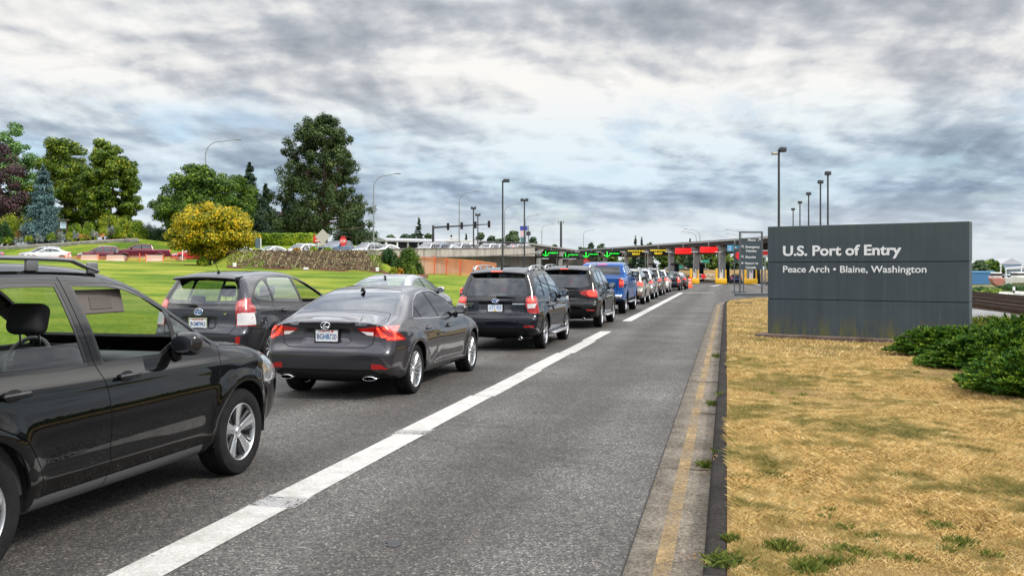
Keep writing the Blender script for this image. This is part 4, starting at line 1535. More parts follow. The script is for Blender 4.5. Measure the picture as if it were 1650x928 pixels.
def truck_spec():
 sp = dict(cat='pickup', W=2.02, wb=3.68, tyre=0.40, rim=0.235, tw=0.28, archgap=0.09,
           profile=[(-1.05, 0.55), (-1.20, 0.56), (-1.235, 0.62), (-1.235, 0.72), (-1.17, 0.76), (-1.16, 1.30), (-1.15, 1.36), (-1.0, 1.37), (0.55, 1.36), (0.66, 1.37), (0.70, 1.55), (0.80, 1.82),
             (0.95, 1.90), (1.6, 1.945), (2.2, 1.93), (2.6, 1.86), (3.3, 1.44), (3.42, 1.38), (4.2, 1.32), (4.50, 1.26), (4.58, 1.1), (4.62, 0.8), (4.60, 0.58), (4.3, 0.48), (3.8, 0.45), (-0.9, 0.45)],
           sec=[(0.4, 0.05), (0.6, 0.015), (0.85, 0.0), (1.1, 0.005), (1.28, 0.03), (1.40, 0.07), (1.6, 0.14), (1.8, 0.21), (1.95, 0.28)],
           plan=[(-1.24, 0.03), (-0.9, 0.0), (3.6, 0.0), (4.3, 0.03), (4.63, 0.15)],
           roofc=0.02, frontc=0.06, rearc=0.02, flare=0.035, round=0.09, creases=[(-1.0, 1.18, 4.2, 1.12, 0.008, 0.05)],
           split=SPLIT, handles=[(1.10, 1.20, 1.01), (2.05, 1.20, 1.01)], mirror=(0.93, 2.95, 1.38), mirror_big=1.35,
           cabin=dict(y0=0.75, y1=3.3, floor=0.65, belt=1.32, front=1.85, back=1.05, dash=3.0, top=1.45), strip=(0.17, 0.735, 1.845, 0.03))
 pr = []
 pr.append(('side', 'window_trim', [(0.86, 1.40), (0.92, 1.80), (1.6, 1.84), (2.3, 1.82), (2.62, 1.74), (3.22, 1.38), (1.9, 1.38)]))
 pr.append(('side', 'door_front', [(1.92, 1.385), (1.92, 0.60), (3.05, 0.60), (3.20, 1.0), (3.22, 1.385)]))
 pr.append(('side', 'door_rear', [(1.91, 1.385), (1.91, 0.60), (0.90, 0.60), (0.84, 1.0), (0.86, 1.395)]))
 pr.append(('side', 'front_glass', [(1.98, 1.40), (1.95, 1.80), (2.28, 1.79), (2.58, 1.71), (2.98, 1.46), (3.0, 1.40)]))
 pr.append(('side', 'rear_glass', [(1.86, 1.40), (1.86, 1.80), (1.0, 1.775), (0.93, 1.42)]))
 bk = lambda c: c.y < -0.6
 pr.append(('rear', 'tailgate', [(0, 0.78), (0.76, 0.78), (0.78, 1.32), (0, 1.33)], bk))
 pr.append(('rear', 'trim_bar', [(0, 0.56), (0.92, 0.56), (0.94, 0.72), (0, 0.72)], bk))
 pr.append(('rear', 'rear_window', [(0, 1.43), (0.70, 1.43), (0.64, 1.77), (0, 1.78)], lambda c: 0.4 < c.y < 1.2))
 pr.append(('rear', 'taillight', [(0.84, 1.0), (1.1, 1.0), (1.1, 1.32), (0.84, 1.32)], bk))
 pr.append(('side', 'taillight', [(-1.3, 1.0), (-1.12, 1.0), (-1.10, 1.31), (-1.3, 1.32)]))
 pr.append(('rear', 'lit_lamp', [(0.86, 1.10), (1.1, 1.10), (1.1, 1.22), (0.86, 1.22)], bk))
 pr.append(('front', 'windshield', [(0, 1.42), (0.80, 1.42), (0.66, 1.83), (0, 1.85)], lambda c: c.y > 1.8))
 pr.append(('side', 'headlight', [(4.25, 1.15), (4.7, 1.15), (4.7, 0.95), (4.32, 0.95)]))
 pr.append(('front', 'headlight', [(0.62, 0.95), (1.1, 0.95), (1.1, 1.18), (0.62, 1.18)], lambda c: c.y > 4.0))
 pr.append(('front', 'grille', [(0, 0.75), (0.58, 0.75), (0.58, 1.2), (0, 1.2)], lambda c: c.y > 4.2))
 pr.append(('top', 'bed', [(0, -1.07), (0.86, -1.07), (0.86, 0.60), (0, 0.60)], lambda c: c.z > 1.2))
 pr.append(('side', 'cladding', [(0.45, 0.4), (0.5, 0.56), (3.2, 0.56), (3.25, 0.4)]))
 gp = [('side', [(1.915, 1.385), (1.915, 0.6)]), ('side', [(3.22, 1.385), (3.20, 1.0), (3.05, 0.60)]), ('side', [(0.90, 0.60), (0.84, 1.0), (0.86, 1.395)]),
          ('side', [(0.64, 1.38), (0.66, 0.5)]), ('rear', [(0, 0.777), (0.762, 0.777), (0.782, 1.32)], bk)]
 sp['prints'] = pr
 sp['gaps'] = gp
 sp['gapw'] = 0.014
 sp['steps'] = (0.42, 0.7, 3.0)
 return sp


def morph(sp, L_rear, wb, L_front, H, W, tyre=None, rim=None, z_belt=None):
 """same layout, other proportions: piecewise scaling of length and height"""
 s = dict(sp)
 py = [p[0] for p in sp['profile']]
 pz = max(p[1] for p in sp['profile'])
 yr0, yf0, wb0 = min(py), max(py), sp['wb']

 def fy(y):
  if y < 0:
   return y / yr0 * -L_rear
  if y <= wb0:
   return y / wb0 * wb
  return wb + (y - wb0) / (yf0 - wb0) * L_front
 kz = H / pz

 def fz(z):
  return z * kz
 kw = W / sp['W']
 s['profile'] = [(fy(a), fz(b)) for a, b in sp['profile']]
 s['W'] = W
 s['wb'] = wb
 s['tyre'] = tyre or sp['tyre']
 s['rim'] = rim or sp['rim']
 s['sec'] = [(fz(a), b) for a, b in sp['sec']]
 s['plan'] = [(fy(a), b) for a, b in sp['plan']]
 s['creases'] = [(fy(a), fz(b), fy(c), fz(d), e, f) for a, b, c, d, e, f in sp.get('creases', [])]
 s['dents'] = [(a * kw, fz(b), fz(c), d) for a, b, c, d in sp.get('dents', [])]

 def mp(view, poly):
  if view == 'side':
   return [(fy(a), fz(b)) for a, b in poly]
  if view == 'top':
   return [(a * kw, fy(b)) for a, b in poly]
  return [(a * kw, fz(b)) for a, b in poly]
 s['prints'] = [(v, l, mp(v, p), *r) for (v, l, p, *r) in sp['prints']]
 s['gaps'] = [(v, mp(v, p), *r) for (v, p, *r) in sp['gaps']]
 s['handles'] = [(fy(a), fz(b), c * kw) for a, b, c in sp['handles']]
 mx, my, mz = sp['mirror']
 s['mirror'] = (mx * kw, fy(my), fz(mz))
 if sp.get('cabin'):
  c = sp['cabin']
  s['cabin'] = dict(y0=fy(c['y0']), y1=fy(c['y1']), floor=fz(c['floor']), belt=fz(c['belt']), front=fy(c['front']), back=fy(c['back']), dash=fy(c['dash']), top=fz(c['top']))
 if sp.get('lip'):
  a, b, c, d, e = sp['lip']
  s['lip'] = (fy(a), fy(b), fz(c), fz(d), e * kw)
 if sp.get('strip'):
  a, b, c, d = sp['strip']
  s['strip'] = (a, fy(b), fz(c), d)
 if sp.get('rails'):
  a, b, c, zr, hr = sp['rails']
  s['rails'] = (a * kw, fy(b), fy(c), (lambda y, zr=zr: fz(zr(y * wb0 / wb if y > 0 else y / -L_rear * yr0))), hr)
 if sp.get('antenna'):
  a, b, c, k = sp['antenna']
  s['antenna'] = (a, fy(b), fz(c), k)
 if sp.get('wiper'):
  a, b, c, d, e, f = sp['wiper']
  s['wiper'] = (a, fy(b), fz(c), d, fy(e), fz(f))
 if sp.get('exhaust'):
  s['exhaust'] = [(a * kw, fy(b), fz(c), d, e) for a, b, c, d, e in sp['exhaust']]
 return s


def swap_prints(sp, drop, add):
 s = dict(sp)
 s['prints'] = [p for p in sp['prints'] if p[1] not in drop] + add
 return s
# ------------------------------------------------------------------ terrain
rng = np.random.default_rng(7)
random.seed(7)

UPR = [(-260, 101.0, 2.4), (-50, 101.0, 2.5), (150, 103.5, 2.5), (300, 103.0, 2.55), (400, 98.0, 2.6), (500, 94.5, 2.6), (600, 96.5, 2.75), (660, 103.5, 2.95), (740, 112.5, 3.2), (845, 131.0, 3.5), (930, 160, 3.5)]
UPP = [at(a, b, c) for a, b, c in UPR]


def upper_road(X, Y):
 """distance to the upper road's centre line and its height there"""
 best = np.full(X.shape, 1e9)
 zz = np.zeros(X.shape)
 for p, q in zip(UPP, UPP[1:]):
  ex, ey = q.x - p.x, q.y - p.y
  L2 = ex * ex + ey * ey
  t = np.clip(((X - p.x) * ex + (Y - p.y) * ey) / L2, 0, 1)
  d = np.hypot(X - p.x - t * ex, Y - p.y - t * ey)
  m = d < best
  best = np.where(m, d, best)
  zz = np.where(m, p.z + t * (q.z - p.z), zz)
 return best, zz


def z_left(X, Y):
 X = np.asarray(X, float)
 Y = np.asarray(Y, float)
 D = X * CF[0] + Y * CF[1]
 r = X * CR[0] + Y * CR[1]
 px = 825 + r / np.maximum(D, 1) * FPX
 u = np.maximum(-X - 10.5, 0)
 zu = 0.035 * np.minimum(u, 60) + 0.6 * sstep(40, 76, Y) * np.minimum(u / 8, 1) + 0.13 * np.minimum(u / 0.1, 1)
 h1 = np.interp(px, [-60, 0, 100, 150, 220, 300, 400], [4.35, 4.5, 4.95, 5.25, 5.5, 4.75, 4.7])
 q_ = sstep(107, 115.4, D)
 a = (zu + np.interp(D, [98, 107], [0, 0.15])) * (1 - q_) + (h1 - 0.50 + 0.50 * sstep(115.5, 116.4, D) + 0.02 * np.maximum(D - 115.4, 0)) * q_
 b = np.interp(D, [79.5, 83.5, 86, 89.5, 100, 115, 150, 300], [0, 1.50, 1.45, 0.85, 0.9, 2.8, 3.4, 5]) + np.minimum(zu, 1.8)
 Dw = np.interp(px, [600, 680, 845], [88, 100, 126])
 c = np.where(D < Dw + 0.2, np.minimum(zu, 1.2), 2.4 + 0.0 * D)
 wab = sstep(350, 372, px)
 wbc = sstep(622, 634, px)
 z = a * (1 - wab) + b * wab
 z = z * (1 - wbc) + c * wbc
 d, zr = upper_road(X, Y)
 k = sstep(4.6, 6.5, d) * (1 - wbc) + wbc * np.where(D < Dw + 0.2, 1, sstep(3.5, 4.0, d))
 z = (zr - 0.05) * (1 - k) + z * k
 return z


def zl(p):
 return float(z_left(np.array([p.x]), np.array([p.y]))[0])


def z_road(Y, X=0.0):
 return -0.62 * sstep(72, 140, np.asarray(Y, float)) + 0.012 * np.clip(-6.3 - np.asarray(X, float), 0, 4.2) * (1 - sstep(50, 60, np.asarray(Y, float)))


def grid_mesh(name, xs, ys, zf, mask=None):
 X, Y = np.meshgrid(xs, ys, indexing='ij')
 Z = zf(X, Y)
 V = np.stack([X.ravel(), Y.ravel(), Z.ravel()], 1)
 nx, ny = len(xs), len(ys)
 i, j = np.meshgrid(np.arange(nx - 1), np.arange(ny - 1), indexing='ij')
 a = (i * ny + j).ravel()
 Q = np.stack([a, a + ny, a + ny + 1, a + 1], 1)
 if mask is not None:
  cx = (X[:-1, :-1] + X[1:, 1:]).ravel() / 2
  cy = (Y[:-1, :-1] + Y[1:, 1:]).ravel() / 2
  Q = Q[mask(cx, cy)]
 return npmesh(name, V, Q)


# ---- ground materials
def m_asphalt():
 m = bpy.data.materials.new('asphalt')
 m.use_nodes = True
 t = NT(m.node_tree)
 tc = t.n('ShaderNodeTexCoord')
 co = (tc, 'Object')
 v1 = t.n('ShaderNodeTexVoronoi', ins={'Vector': co, 'Scale': 92.0})
 v2 = t.n('ShaderNodeTexVoronoi', ins={'Vector': co, 'Scale': 38.0})
 f1 = t.ramp((v1, 'Color'), [(0.20, (0.024, 0.023, 0.022)), (0.50, (0.058, 0.055, 0.053)), (0.76, (0.115, 0.109, 0.104)), (0.95, (0.34, 0.32, 0.30))])
 f2 = t.ramp((v2, 'Color'), [(0.25, (0.038, 0.037, 0.036)), (0.6, (0.070, 0.067, 0.065)), (0.95, (0.17, 0.16, 0.15))])
 mx = t.mixc(0.30, f1, f2)
 n1 = t.n('ShaderNodeTexNoise', ins={'Vector': co, 'Scale': 0.55, 'Detail': 6.0, 'Roughness': 0.6})
 sr = t.n('ShaderNodeMapping', ins={'Vector': co, 'Scale': (1.6, 0.05, 1.0)})
 n2 = t.n('ShaderNodeTexNoise', ins={'Vector': sr, 'Scale': 1.2, 'Detail': 3.0})
 n4 = t.n('ShaderNodeTexNoise', ins={'Vector': co, 'Scale': 5.0, 'Detail': 6.0, 'Roughness': 0.65})
 w = t.ramp((n1, 0), [(0.32, (0.70, 0.69, 0.68)), (0.68, (1.18,) * 3)])
 w2 = t.ramp((n2, 0), [(0.3, (0.84, 0.83, 0.82)), (0.7, (1.12, 1.12, 1.12))])
 w3 = t.ramp((n4, 0), [(0.3, (0.86, 0.855, 0.85)), (0.7, (1.12, 1.12, 1.12))])
 a = t.mixc(1.0, mx, w, 'MULTIPLY')
 b = t.mixc(1.0, a, w2, 'MULTIPLY')
 b = t.mixc(1.0, b, w3, 'MULTIPLY')
 sx = t.n('ShaderNodeSeparateXYZ', ins={0: co})
 ph = t.math('MULTIPLY_ADD', (sx, 0), 3.6, 5.2)
 sn = t.math('SINE', ph, 0.0)
 tr_ = t.ramp(t.math('MULTIPLY_ADD', sn, 0.5, 0.5), [(0.1, (0.80, 0.785, 0.77)), (0.9, (1.10, 1.10, 1.09))])
 b = t.mixc(1.0, b, tr_, 'MULTIPLY')
 # tar stains and hairline cracks
 n3 = t.n('ShaderNodeTexNoise', ins={'Vector': co, 'Scale': 0.9, 'Detail': 3.0, 'Distortion': 1.0})
 cr = t.n('ShaderNodeTexVoronoi', feature='DISTANCE_TO_EDGE', ins={'Vector': co, 'Scale': 0.16})
 crn = t.n('ShaderNodeTexNoise', ins={'Vector': co, 'Scale': 3.0, 'Detail': 5.0})
 cw = t.n('ShaderNodeVectorMath', operation='MULTIPLY_ADD', ins={0: (crn, 'Color'), 1: (0.5, 0.5, 0), 2: co})
 t.t.links.new(cw.outputs[0], cr.inputs['Vector'])
 cf = t.ramp((cr, 0), [(0.0, (1,) * 3), (0.0035, (0,) * 3)])
 st = t.ramp((n3, 0), [(0.63, (0,) * 3), (0.74, (0.5,) * 3)])
 cst = t.math('MULTIPLY', cf, 0.55)
 st2 = t.math('MAXIMUM', cst, st)
 c = t.mixc(st2, b, (0.035, 0.035, 0.036))
 hh = t.math('ADD', (v1, 0), (v2, 0))
 bp = t.n('ShaderNodeBump', ins={'Height': hh, 'Strength': 0.55, 'Distance': 0.006})
 p = t.n('ShaderNodeBsdfPrincipled', ins={'Base Color': (c, 2), 'Roughness': 0.86, 'Normal': bp, 'Specular IOR Level': 0.35})
 t.n('ShaderNodeOutputMaterial', ins={0: p})
 return m


def m_concrete(name, col=(0.27, 0.25, 0.225), joint=None, speck=True):
 m = bpy.data.materials.new(name)
 m.use_nodes = True
 t = NT(m.node_tree)
 tc = t.n('ShaderNodeTexCoord')
 co = (tc, 'Object')
 v = t.n('ShaderNodeTexVoronoi', ins={'Vector': co, 'Scale': 70.0})
 a = t.ramp((v, 'Color'), [(0.2, tuple(c * 0.62 for c in col)), (0.6, col), (0.95, tuple(min(1, c * 1.45) for c in col))])
 n = t.n('ShaderNodeTexNoise', ins={'Vector': co, 'Scale': 2.2, 'Detail': 9.0, 'Roughness': 0.7})
 w = t.ramp((n, 0), [(0.30, (0.50, 0.48, 0.45)), (0.60, (1.10,) * 3)])
 b = t.mixc(1.0, a, w, 'MULTIPLY')
 bp = t.n('ShaderNodeBump', ins={'Height': (n, 0), 'Strength': 0.4, 'Distance': 0.01})
 p = t.n('ShaderNodeBsdfPrincipled', ins={'Base Color': (b, 2), 'Roughness': 0.95, 'Normal': bp, 'Specular IOR Level': 0.1})
 t.n('ShaderNodeOutputMaterial', ins={0: p})
 return m


def m_paintline(name, col, wear, rough=0.6, soft=0.06, top=1.0):
 """road paint with worn holes"""
 m = bpy.data.materials.new(name)
 m.use_nodes = True
 t = NT(m.node_tree)
 tc = t.n('ShaderNodeTexCoord')
 co = (tc, 'Object')
 n = t.n('ShaderNodeTexNoise', ins={'Vector': co, 'Scale': 30.0, 'Detail': 8.0, 'Roughness': 0.75})
 n2 = t.n('ShaderNodeTexNoise', ins={'Vector': co, 'Scale': 1.7, 'Detail': 4.0})
 s = t.math('MULTIPLY_ADD', (n2, 0), 0.6, (n, 0))
 al = t.ramp(s, [(wear, (0,) * 3), (wear + soft, (top,) * 3)])
 v = t.n('ShaderNodeTexVoronoi', ins={'Vector': co, 'Scale': 75.0})
 cc = t.ramp((v, 'Color'), [(0.2, tuple(c * 0.72 for c in col)), (0.8, col)])
 n5 = t.n('ShaderNodeTexNoise', ins={'Vector': co, 'Scale': 4.0, 'Detail': 7.0, 'Roughness': 0.7})
 dw = t.ramp((n5, 0), [(0.35, (0.74, 0.72, 0.69)), (0.6, (1.0,) * 3)])
 cc = t.mixc(1.0, cc, dw, 'MULTIPLY')
 p = t.n('ShaderNodeBsdfPrincipled', ins={'Base Color': (cc, 2), 'Roughness': rough})
 tr = t.n('ShaderNodeBsdfTransparent')
 mx = t.n('ShaderNodeMixShader', ins={0: al, 1: tr, 2: p})
 t.n('ShaderNodeOutputMaterial', ins={0: mx})
 return m


def m_ground(name, stops, scale=0.5, fine=40.0, dist=0.03, patch=None, streak=None):
 m = bpy.data.materials.new(name)
 m.use_nodes = True
 t = NT(m.node_tree)
 tc = t.n('ShaderNodeTexCoord')
 co = (tc, 'Object')
 n = t.n('ShaderNodeTexNoise', ins={'Vector': co, 'Scale': scale, 'Detail': 9.0, 'Roughness': 0.62})
 f = t.n('ShaderNodeTexNoise', ins={'Vector': co, 'Scale': fine, 'Detail': 5.0, 'Roughness': 0.7})
 s = t.math('MULTIPLY_ADD', (f, 0), 0.75, (n, 0))
 s = t.math('SUBTRACT', s, 0.10)
 if streak:
  mp = t.n('ShaderNodeMapping', ins={'Vector': co, 'Rotation': (0, 0, streak[0]), 'Scale': (streak[1], streak[2], 1)})
  sn = t.n('ShaderNodeTexNoise', ins={'Vector': mp, 'Scale': 1.0, 'Detail': 4.0})
  s = t.math('MULTIPLY_ADD', (sn, 0), 0.30, s)
  s = t.math('SUBTRACT', s, 0.15)
 s = t.math('SUBTRACT', s, 0.27)
 c = t.ramp(s, stops)
 bp = t.n('ShaderNodeBump', ins={'Height': (f, 0), 'Strength': 0.7, 'Distance': dist})
 p = t.n('ShaderNodeBsdfPrincipled', ins={'Base Color': c, 'Roughness': 0.95, 'Normal': bp, 'Specular IOR Level': 0.1})
 t.n('ShaderNodeOutputMaterial', ins={0: p})
 return m


ASPH = m_asphalt()
CONC = m_concrete('gutter_concrete', (0.165, 0.142, 0.115))
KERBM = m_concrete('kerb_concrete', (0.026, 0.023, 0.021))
M_LAWN = m_ground('lawn_grass', [(0.30, (0.038, 0.080, 0.006)), (0.43, (0.085, 0.145, 0.010)), (0.54, (0.155, 0.195, 0.018)), (0.68, (0.26, 0.245, 0.045))], 0.16, 9.0, 0.05, streak=(R(-20), 0.05, 0.5))
M_DRY = m_ground('dry_grass_soil', [(0.30, (0.07, 0.05, 0.02)), (0.45, (0.17, 0.11, 0.042)), (0.60, (0.27, 0.18, 0.07)), (0.75, (0.33, 0.235, 0.10))], 0.9, 60.0, 0.02)
M_FAR = m_ground('far_ground', [(0.3, (0.05, 0.07, 0.025)), (0.5, (0.10, 0.11, 0.045)), (0.7, (0.22, 0.19, 0.09))], 0.05, 3.0, 0.1)
M_GRAVEL = m_ground('gravel', [(0.3, (0.10, 0.10, 0.10)), (0.5, (0.20, 0.20, 0.20)), (0.7, (0.30, 0.30, 0.30))], 1.0, 30.0, 0.03)
M_BALLAST = m_ground('railway_ballast', [(0.3, (0.025, 0.019, 0.016)), (0.5, (0.062, 0.046, 0.038)), (0.7, (0.12, 0.092, 0.078))], 2.0, 22.0, 0.05)
M_MULCH = m_ground('bark_mulch', [(0.3, (0.05, 0.022, 0.014)), (0.5, (0.11, 0.05, 0.03)), (0.7, (0.17, 0.08, 0.05))], 1.5, 12.0, 0.04)

# ---- sheets
big = np.concatenate([-np.geomspace(3000, 40, 14), np.linspace(-30, 30, 5), np.geomspace(40, 3000, 14)])
tag(obj('ground', grid_mesh('ground', big, big, lambda X, Y: -1.05 + 0 * X), M_FAR), kind='structure')

ys_n = np.concatenate([np.arange(-14, 60, 2.0), np.arange(60, 262, 4.0)])
rd = grid_mesh('road', np.concatenate([np.arange(-70, -10.5, 6.0), [-10.5, -8.4, -6.3, -4.2, -2.1, -0.545, 3.0, 6.0, 9.35]]), ys_n,
           lambda X, Y: z_road(Y, X), lambda cx, cy: ((cx > -10.5) & (cx < -0.54)) | ((cy > 42) & (cx > -10.5)) | (cy > 54))
tag(obj('road', rd, ASPH), kind='structure')

# kerb and gutter sweep
KP = [(0.0, -14), (0.0, 10), (0.0, 30), (0.0, 42), (0.02, 44.5), (0.2, 47), (0.7, 49.3), (1.6, 51.4), (3.2, 53.0), (5.5, 53.9), (9.0, 54.2), (13, 54.3)]


def sweep(name, path, prof, close=False, sub=1.5):
 pts = []
 for (a, b) in zip(path, path[1:]):
  n = max(1, int(math.dist(a, b) / sub))
  for k in range(n):
   pts.append((a[0] + (b[0] - a[0]) * k / n, a[1] + (b[1] - a[1]) * k / n))
 pts.append(path[-1])
 V = []
 for i, p in enumerate(pts):
  a, b = pts[max(0, i - 1)], pts[min(len(pts) - 1, i + 1)]
  dx, dy = b[0] - a[0], b[1] - a[1]
  L = math.hypot(dx, dy)
  nx, ny = dy / L, -dx / L        # to the right of travel
  for (o, z) in prof:
   V.append((p[0] + nx * o, p[1] + ny * o, z + float(z_road(p[1]))))
 m = len(prof)
 Q = []
 for i in range(len(pts) - 1):
  for j in range(m - 1):
   a = i * m + j
   Q.append((a, a + 1, a + m + 1, a + m))
 return npmesh(name, V, Q)


me = sweep('gutter', KP, [(-0.56, -0.03), (-0.545, 0.014), (-0.33, 0.010), (-0.125, 0.007)])
tag(obj('gutter', me, CONC), kind='structure')
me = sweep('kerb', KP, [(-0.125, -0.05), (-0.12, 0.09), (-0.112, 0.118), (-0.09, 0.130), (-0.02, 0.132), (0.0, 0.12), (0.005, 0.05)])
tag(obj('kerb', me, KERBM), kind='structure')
# expansion joints with weeds: thin dark grooves
jm = MB()
for y in np.arange(-2.0, 44, 3.05):
 yy = 4.72 + (y + 2.0) - 6.1
 jm.box((-0.335, yy, 0.008), (0.41, 0.014, 0.012))
 jm.box((-0.06, yy, 0.1305), (0.12, 0.012, 0.006))
jm.box((-0.549, 17, 0.004), (0.014, 62, 0.008))
tag(jm.build('gutter_joints', pmat('joint_dirt', (0.025, 0.022, 0.018), rough=1.0)), kind='structure')

# left kerb of the road
me = sweep('kerb_left', [(-10.5, -14), (-10.5, 61)], [(0.0, 0.045), (-0.002, 0.15), (-0.03, 0.175), (-0.15, 0.175), (-0.16, 0.10)])
tag(obj('far_kerb', me, KERBM), kind='structure')

# white tape line: short lengths laid end to end, some out of line
M_WHITE = m_paintline('white_road_paint', (0.50, 0.49, 0.47), 0.52)
M_WEAR = m_paintline('worn_white_paint', (0.34, 0.34, 0.34), 0.78)
M_YEL = m_paintline('worn_yellow_paint', (0.36, 0.235, 0.085), 0.62, soft=0.33, top=0.85)
lm = MB()
segs = [(-1.0, 3.05, 0.0), (3.07, 5.92, 0.0), (6.2, 8.83, 0.015), (9.08, 11.72, -0.012), (11.75, 14.95, 0.018), (14.97, 18.1, -0.015), (18.12, 21.3, 0.03), (21.32, 24.7, -0.02), (29.6, 66.8, 0.0)]
for i, (a, b, o) in enumerate(segs):
 n = max(1, int((b - a) / 1.0))
 for k in range(n):
  y0, y1 = a + (b - a) * k / n, a + (b - a) * (k + 1) / n
  x0, x1 = -3.25 + o, -2.955 + o
  lm.bm.faces.new([lm.bm.verts.new(p) for p in ((x0, y0, 0.005), (x1, y0, 0.005), (x1, y1, 0.005), (x0, y1, 0.005))])
bmesh.ops.remove_doubles(lm.bm, verts=lm.bm.verts[:], dist=1e-4)
# stop line across the lane
for (x0, x1, y0, y1) in ((-2.9, -0.9, 66.6, 67.2),):
 lm.bm.faces.new([lm.bm.verts.new(p) for p in ((x0, y0, 0.005), (x1, y0, 0.005), (x1, y1, 0.005), (x0, y1, 0.005))])
for (px, D, r) in ((1152, 124, 0.6), (1221, 132, -0.5)):
 c = at(px, D, float(z_road(124)) + 0.006)
 lm.bm.faces.new([lm.bm.verts.new(c + Vector(q)) for q in ((-0.3 - r, -7, 0.012), (0.3 - r, -7, 0.012), (0.3 + r, 7, 0.0), (-0.3 + r, 7, 0.0))])
tag(lm.build('road_markings', M_WHITE), kind='structure')
ym = MB()
for k in range(56):
 y0, y1 = -12 + k, -11 + k
 ym.bm.faces.new([ym.bm.verts.new(p) for p in ((-0.39, y0, 0.0155), (-0.295, y0, 0.0135), (-0.295, y1, 0.0135), (-0.39, y1, 0.0155))])
bmesh.ops.remove_doubles(ym.bm, verts=ym.bm.verts[:], dist=1e-4)
tag(ym.build('yellow_edge_marking', M_YEL), kind='structure')
wp = MB()
for (y0, y1, dx) in ((5.85, 6.3, 0.02), (8.75, 9.15, 0.0), (11.65, 11.8, 0.0), (12.8, 12.9, 0.1)):
 wp.bm.faces.new([wp.bm.verts.new(p) for p in ((-3.28 + dx, y0, 0.0045), (-2.93 + dx, y0 + 0.05, 0.0045), (-2.93 + dx, y1, 0.0045), (-3.28 + dx, y1 - 0.05, 0.0045))])
tag(wp.build('worn_marking_patches', M_WEAR), kind='structure')
# tar smears on the asphalt behind the grey saloon
tp = MB()
for (x, y, w, l, a) in ((-5.9, 9.2, 0.10, 0.9, 0.9), (-5.2, 8.9, 0.05, 0.5, 1.3), (-6.3, 8.3, 0.07, 0.8, 1.1), (-1.95, 5.3, 0.05, 0.15, 0.4)):
 n = 12
 M = Matrix.Translation((x, y, 0.0042)) @ Matrix.Rotation(a, 4, 'Z')
 tp.bm.faces.new([tp.bm.verts.new(M @ Vector((w * math.cos(2 * math.pi * k / n) * (1 + 0.35 * math.sin(3.1 * k + x)), l / 2 * math.sin(2 * math.pi * k / n) * (1 + 0.2 * math.sin(5 * k)), 0))) for k in range(n)])
tag(tp.build('tar_marks', pmat('tar', (0.028, 0.028, 0.03), rough=0.7)), kind='structure')

# dry grass island on the right
def xl_isl(Y):
 return np.interp(Y, [42, 44.5, 47, 49.3, 51.4, 53.0, 53.9], [0.0, 0.02, 0.2, 0.7, 1.6, 3.2, 5.5])


def z_isl(X, Y):
 n = 0.018 * np.sin(X * 1.7 + Y * 0.6) + 0.015 * np.sin(X * 0.8 - Y * 1.3) + 0.01 * np.sin(3.1 * X) * np.cos(2.3 * Y)
 return 0.125 + n * np.clip((X) / 0.5, 0, 1) - 0.45 * sstep(7.2, 9.3, X)


tt = np.concatenate([np.linspace(0, 1, 34)])
yy = np.arange(-14, 54.0, 0.5)
V, Q = [], []
for Y in yy:
 x0 = float(xl_isl(Y)) + 0.002
 for t_ in tt:
  X = x0 + (9.6 - x0) * t_
  V.append((X, Y, float(z_isl(X, Y)) + (-0.004 if t_ == 0 else 0)))
n = len(tt)
for i in range(len(yy) - 1):
 for j in range(n - 1):
  a = i * n + j
  Q.append((a, a + 1, a + n + 1, a + n))
tag(obj('verge_ground', npmesh('verge_ground', V, Q), M_DRY), kind='structure')
# gravel service strip, ballast bed, bank down to the harbour
tag(obj('gravel_path', grid_mesh('gravel_path', np.array([9.3, 10.2, 11.2, 12.2]), np.arange(-14, 420, 6.0), lambda X, Y: -0.31 + 0.02 * np.sin(Y * 0.7) + 0 * X), M_GRAVEL), kind='structure')
tag(obj('railway_bed', grid_mesh('railway_bed', np.array([12.0, 12.3, 12.8, 14.5, 15.0, 18.2, 18.6, 19.6]), np.arange(-14, 420, 6.0),
                lambda X, Y: np.interp(X, [12.0, 12.3, 12.8, 18.2, 19.6], [-0.32, -0.285, -0.24, -0.24, -0.75])), M_BALLAST), kind='structure')

# lawn and hill on the left
xs = -np.concatenate([[10.62, 11.0], np.arange(12, 100, 1.0), np.arange(100, 330, 6.0)])[::-1]
ysl = np.concatenate([np.arange(-30, 60, 3.0), np.arange(60, 130, 1.0), np.arange(130, 330, 6.0)])


def in_lawn(cx, cy):
 D = cx * CF[0] + cy * CF[1]
 r = cx * CR[0] + cy * CR[1]
 px = 825 + r / np.maximum(D, 1) * FPX
 Dw = np.interp(px, [600, 680, 845], [88, 100, 126])
 return (D < 40) | (px < 800) & ((px < 634) | (D < Dw + 8)) | ((px < 870) & (D < 70))


tag(obj('lawn', grid_mesh('lawn', xs, ysl, z_left, in_lawn), M_LAWN), kind='structure')

# upper road sheet
V, Q = [], []
pts = []
for (p, q) in zip(UPP, UPP[1:]):
 n = max(1, int((q - p).length / 3))
 for k in range(n):
  pts.append(p.lerp(q, k / n))
pts.append(UPP[-1])
for i, p in enumerate(pts):
 d = pts[min(i + 1, len(pts) - 1)] - pts[max(i - 1, 0)]
 d.z = 0
 d.normalize()
 nrm = Vector((-d.y, d.x, 0))
 for o in (-4.3, 0, 4.3):
  q = p + nrm * o
  V.append((q.x, q.y, p.z))
for i in range(len(pts) - 1):
 for j in range(2):
  a = i * 3 + j
  Q.append((a, a + 3, a + 4, a + 1))
m_up = pmat('upper_road_asphalt', (0.15, 0.145, 0.14), rough=0.9, var=(0.8, 0.2))
tag(obj('upper_road', npmesh('upper_road', V, Q), m_up), kind='structure')
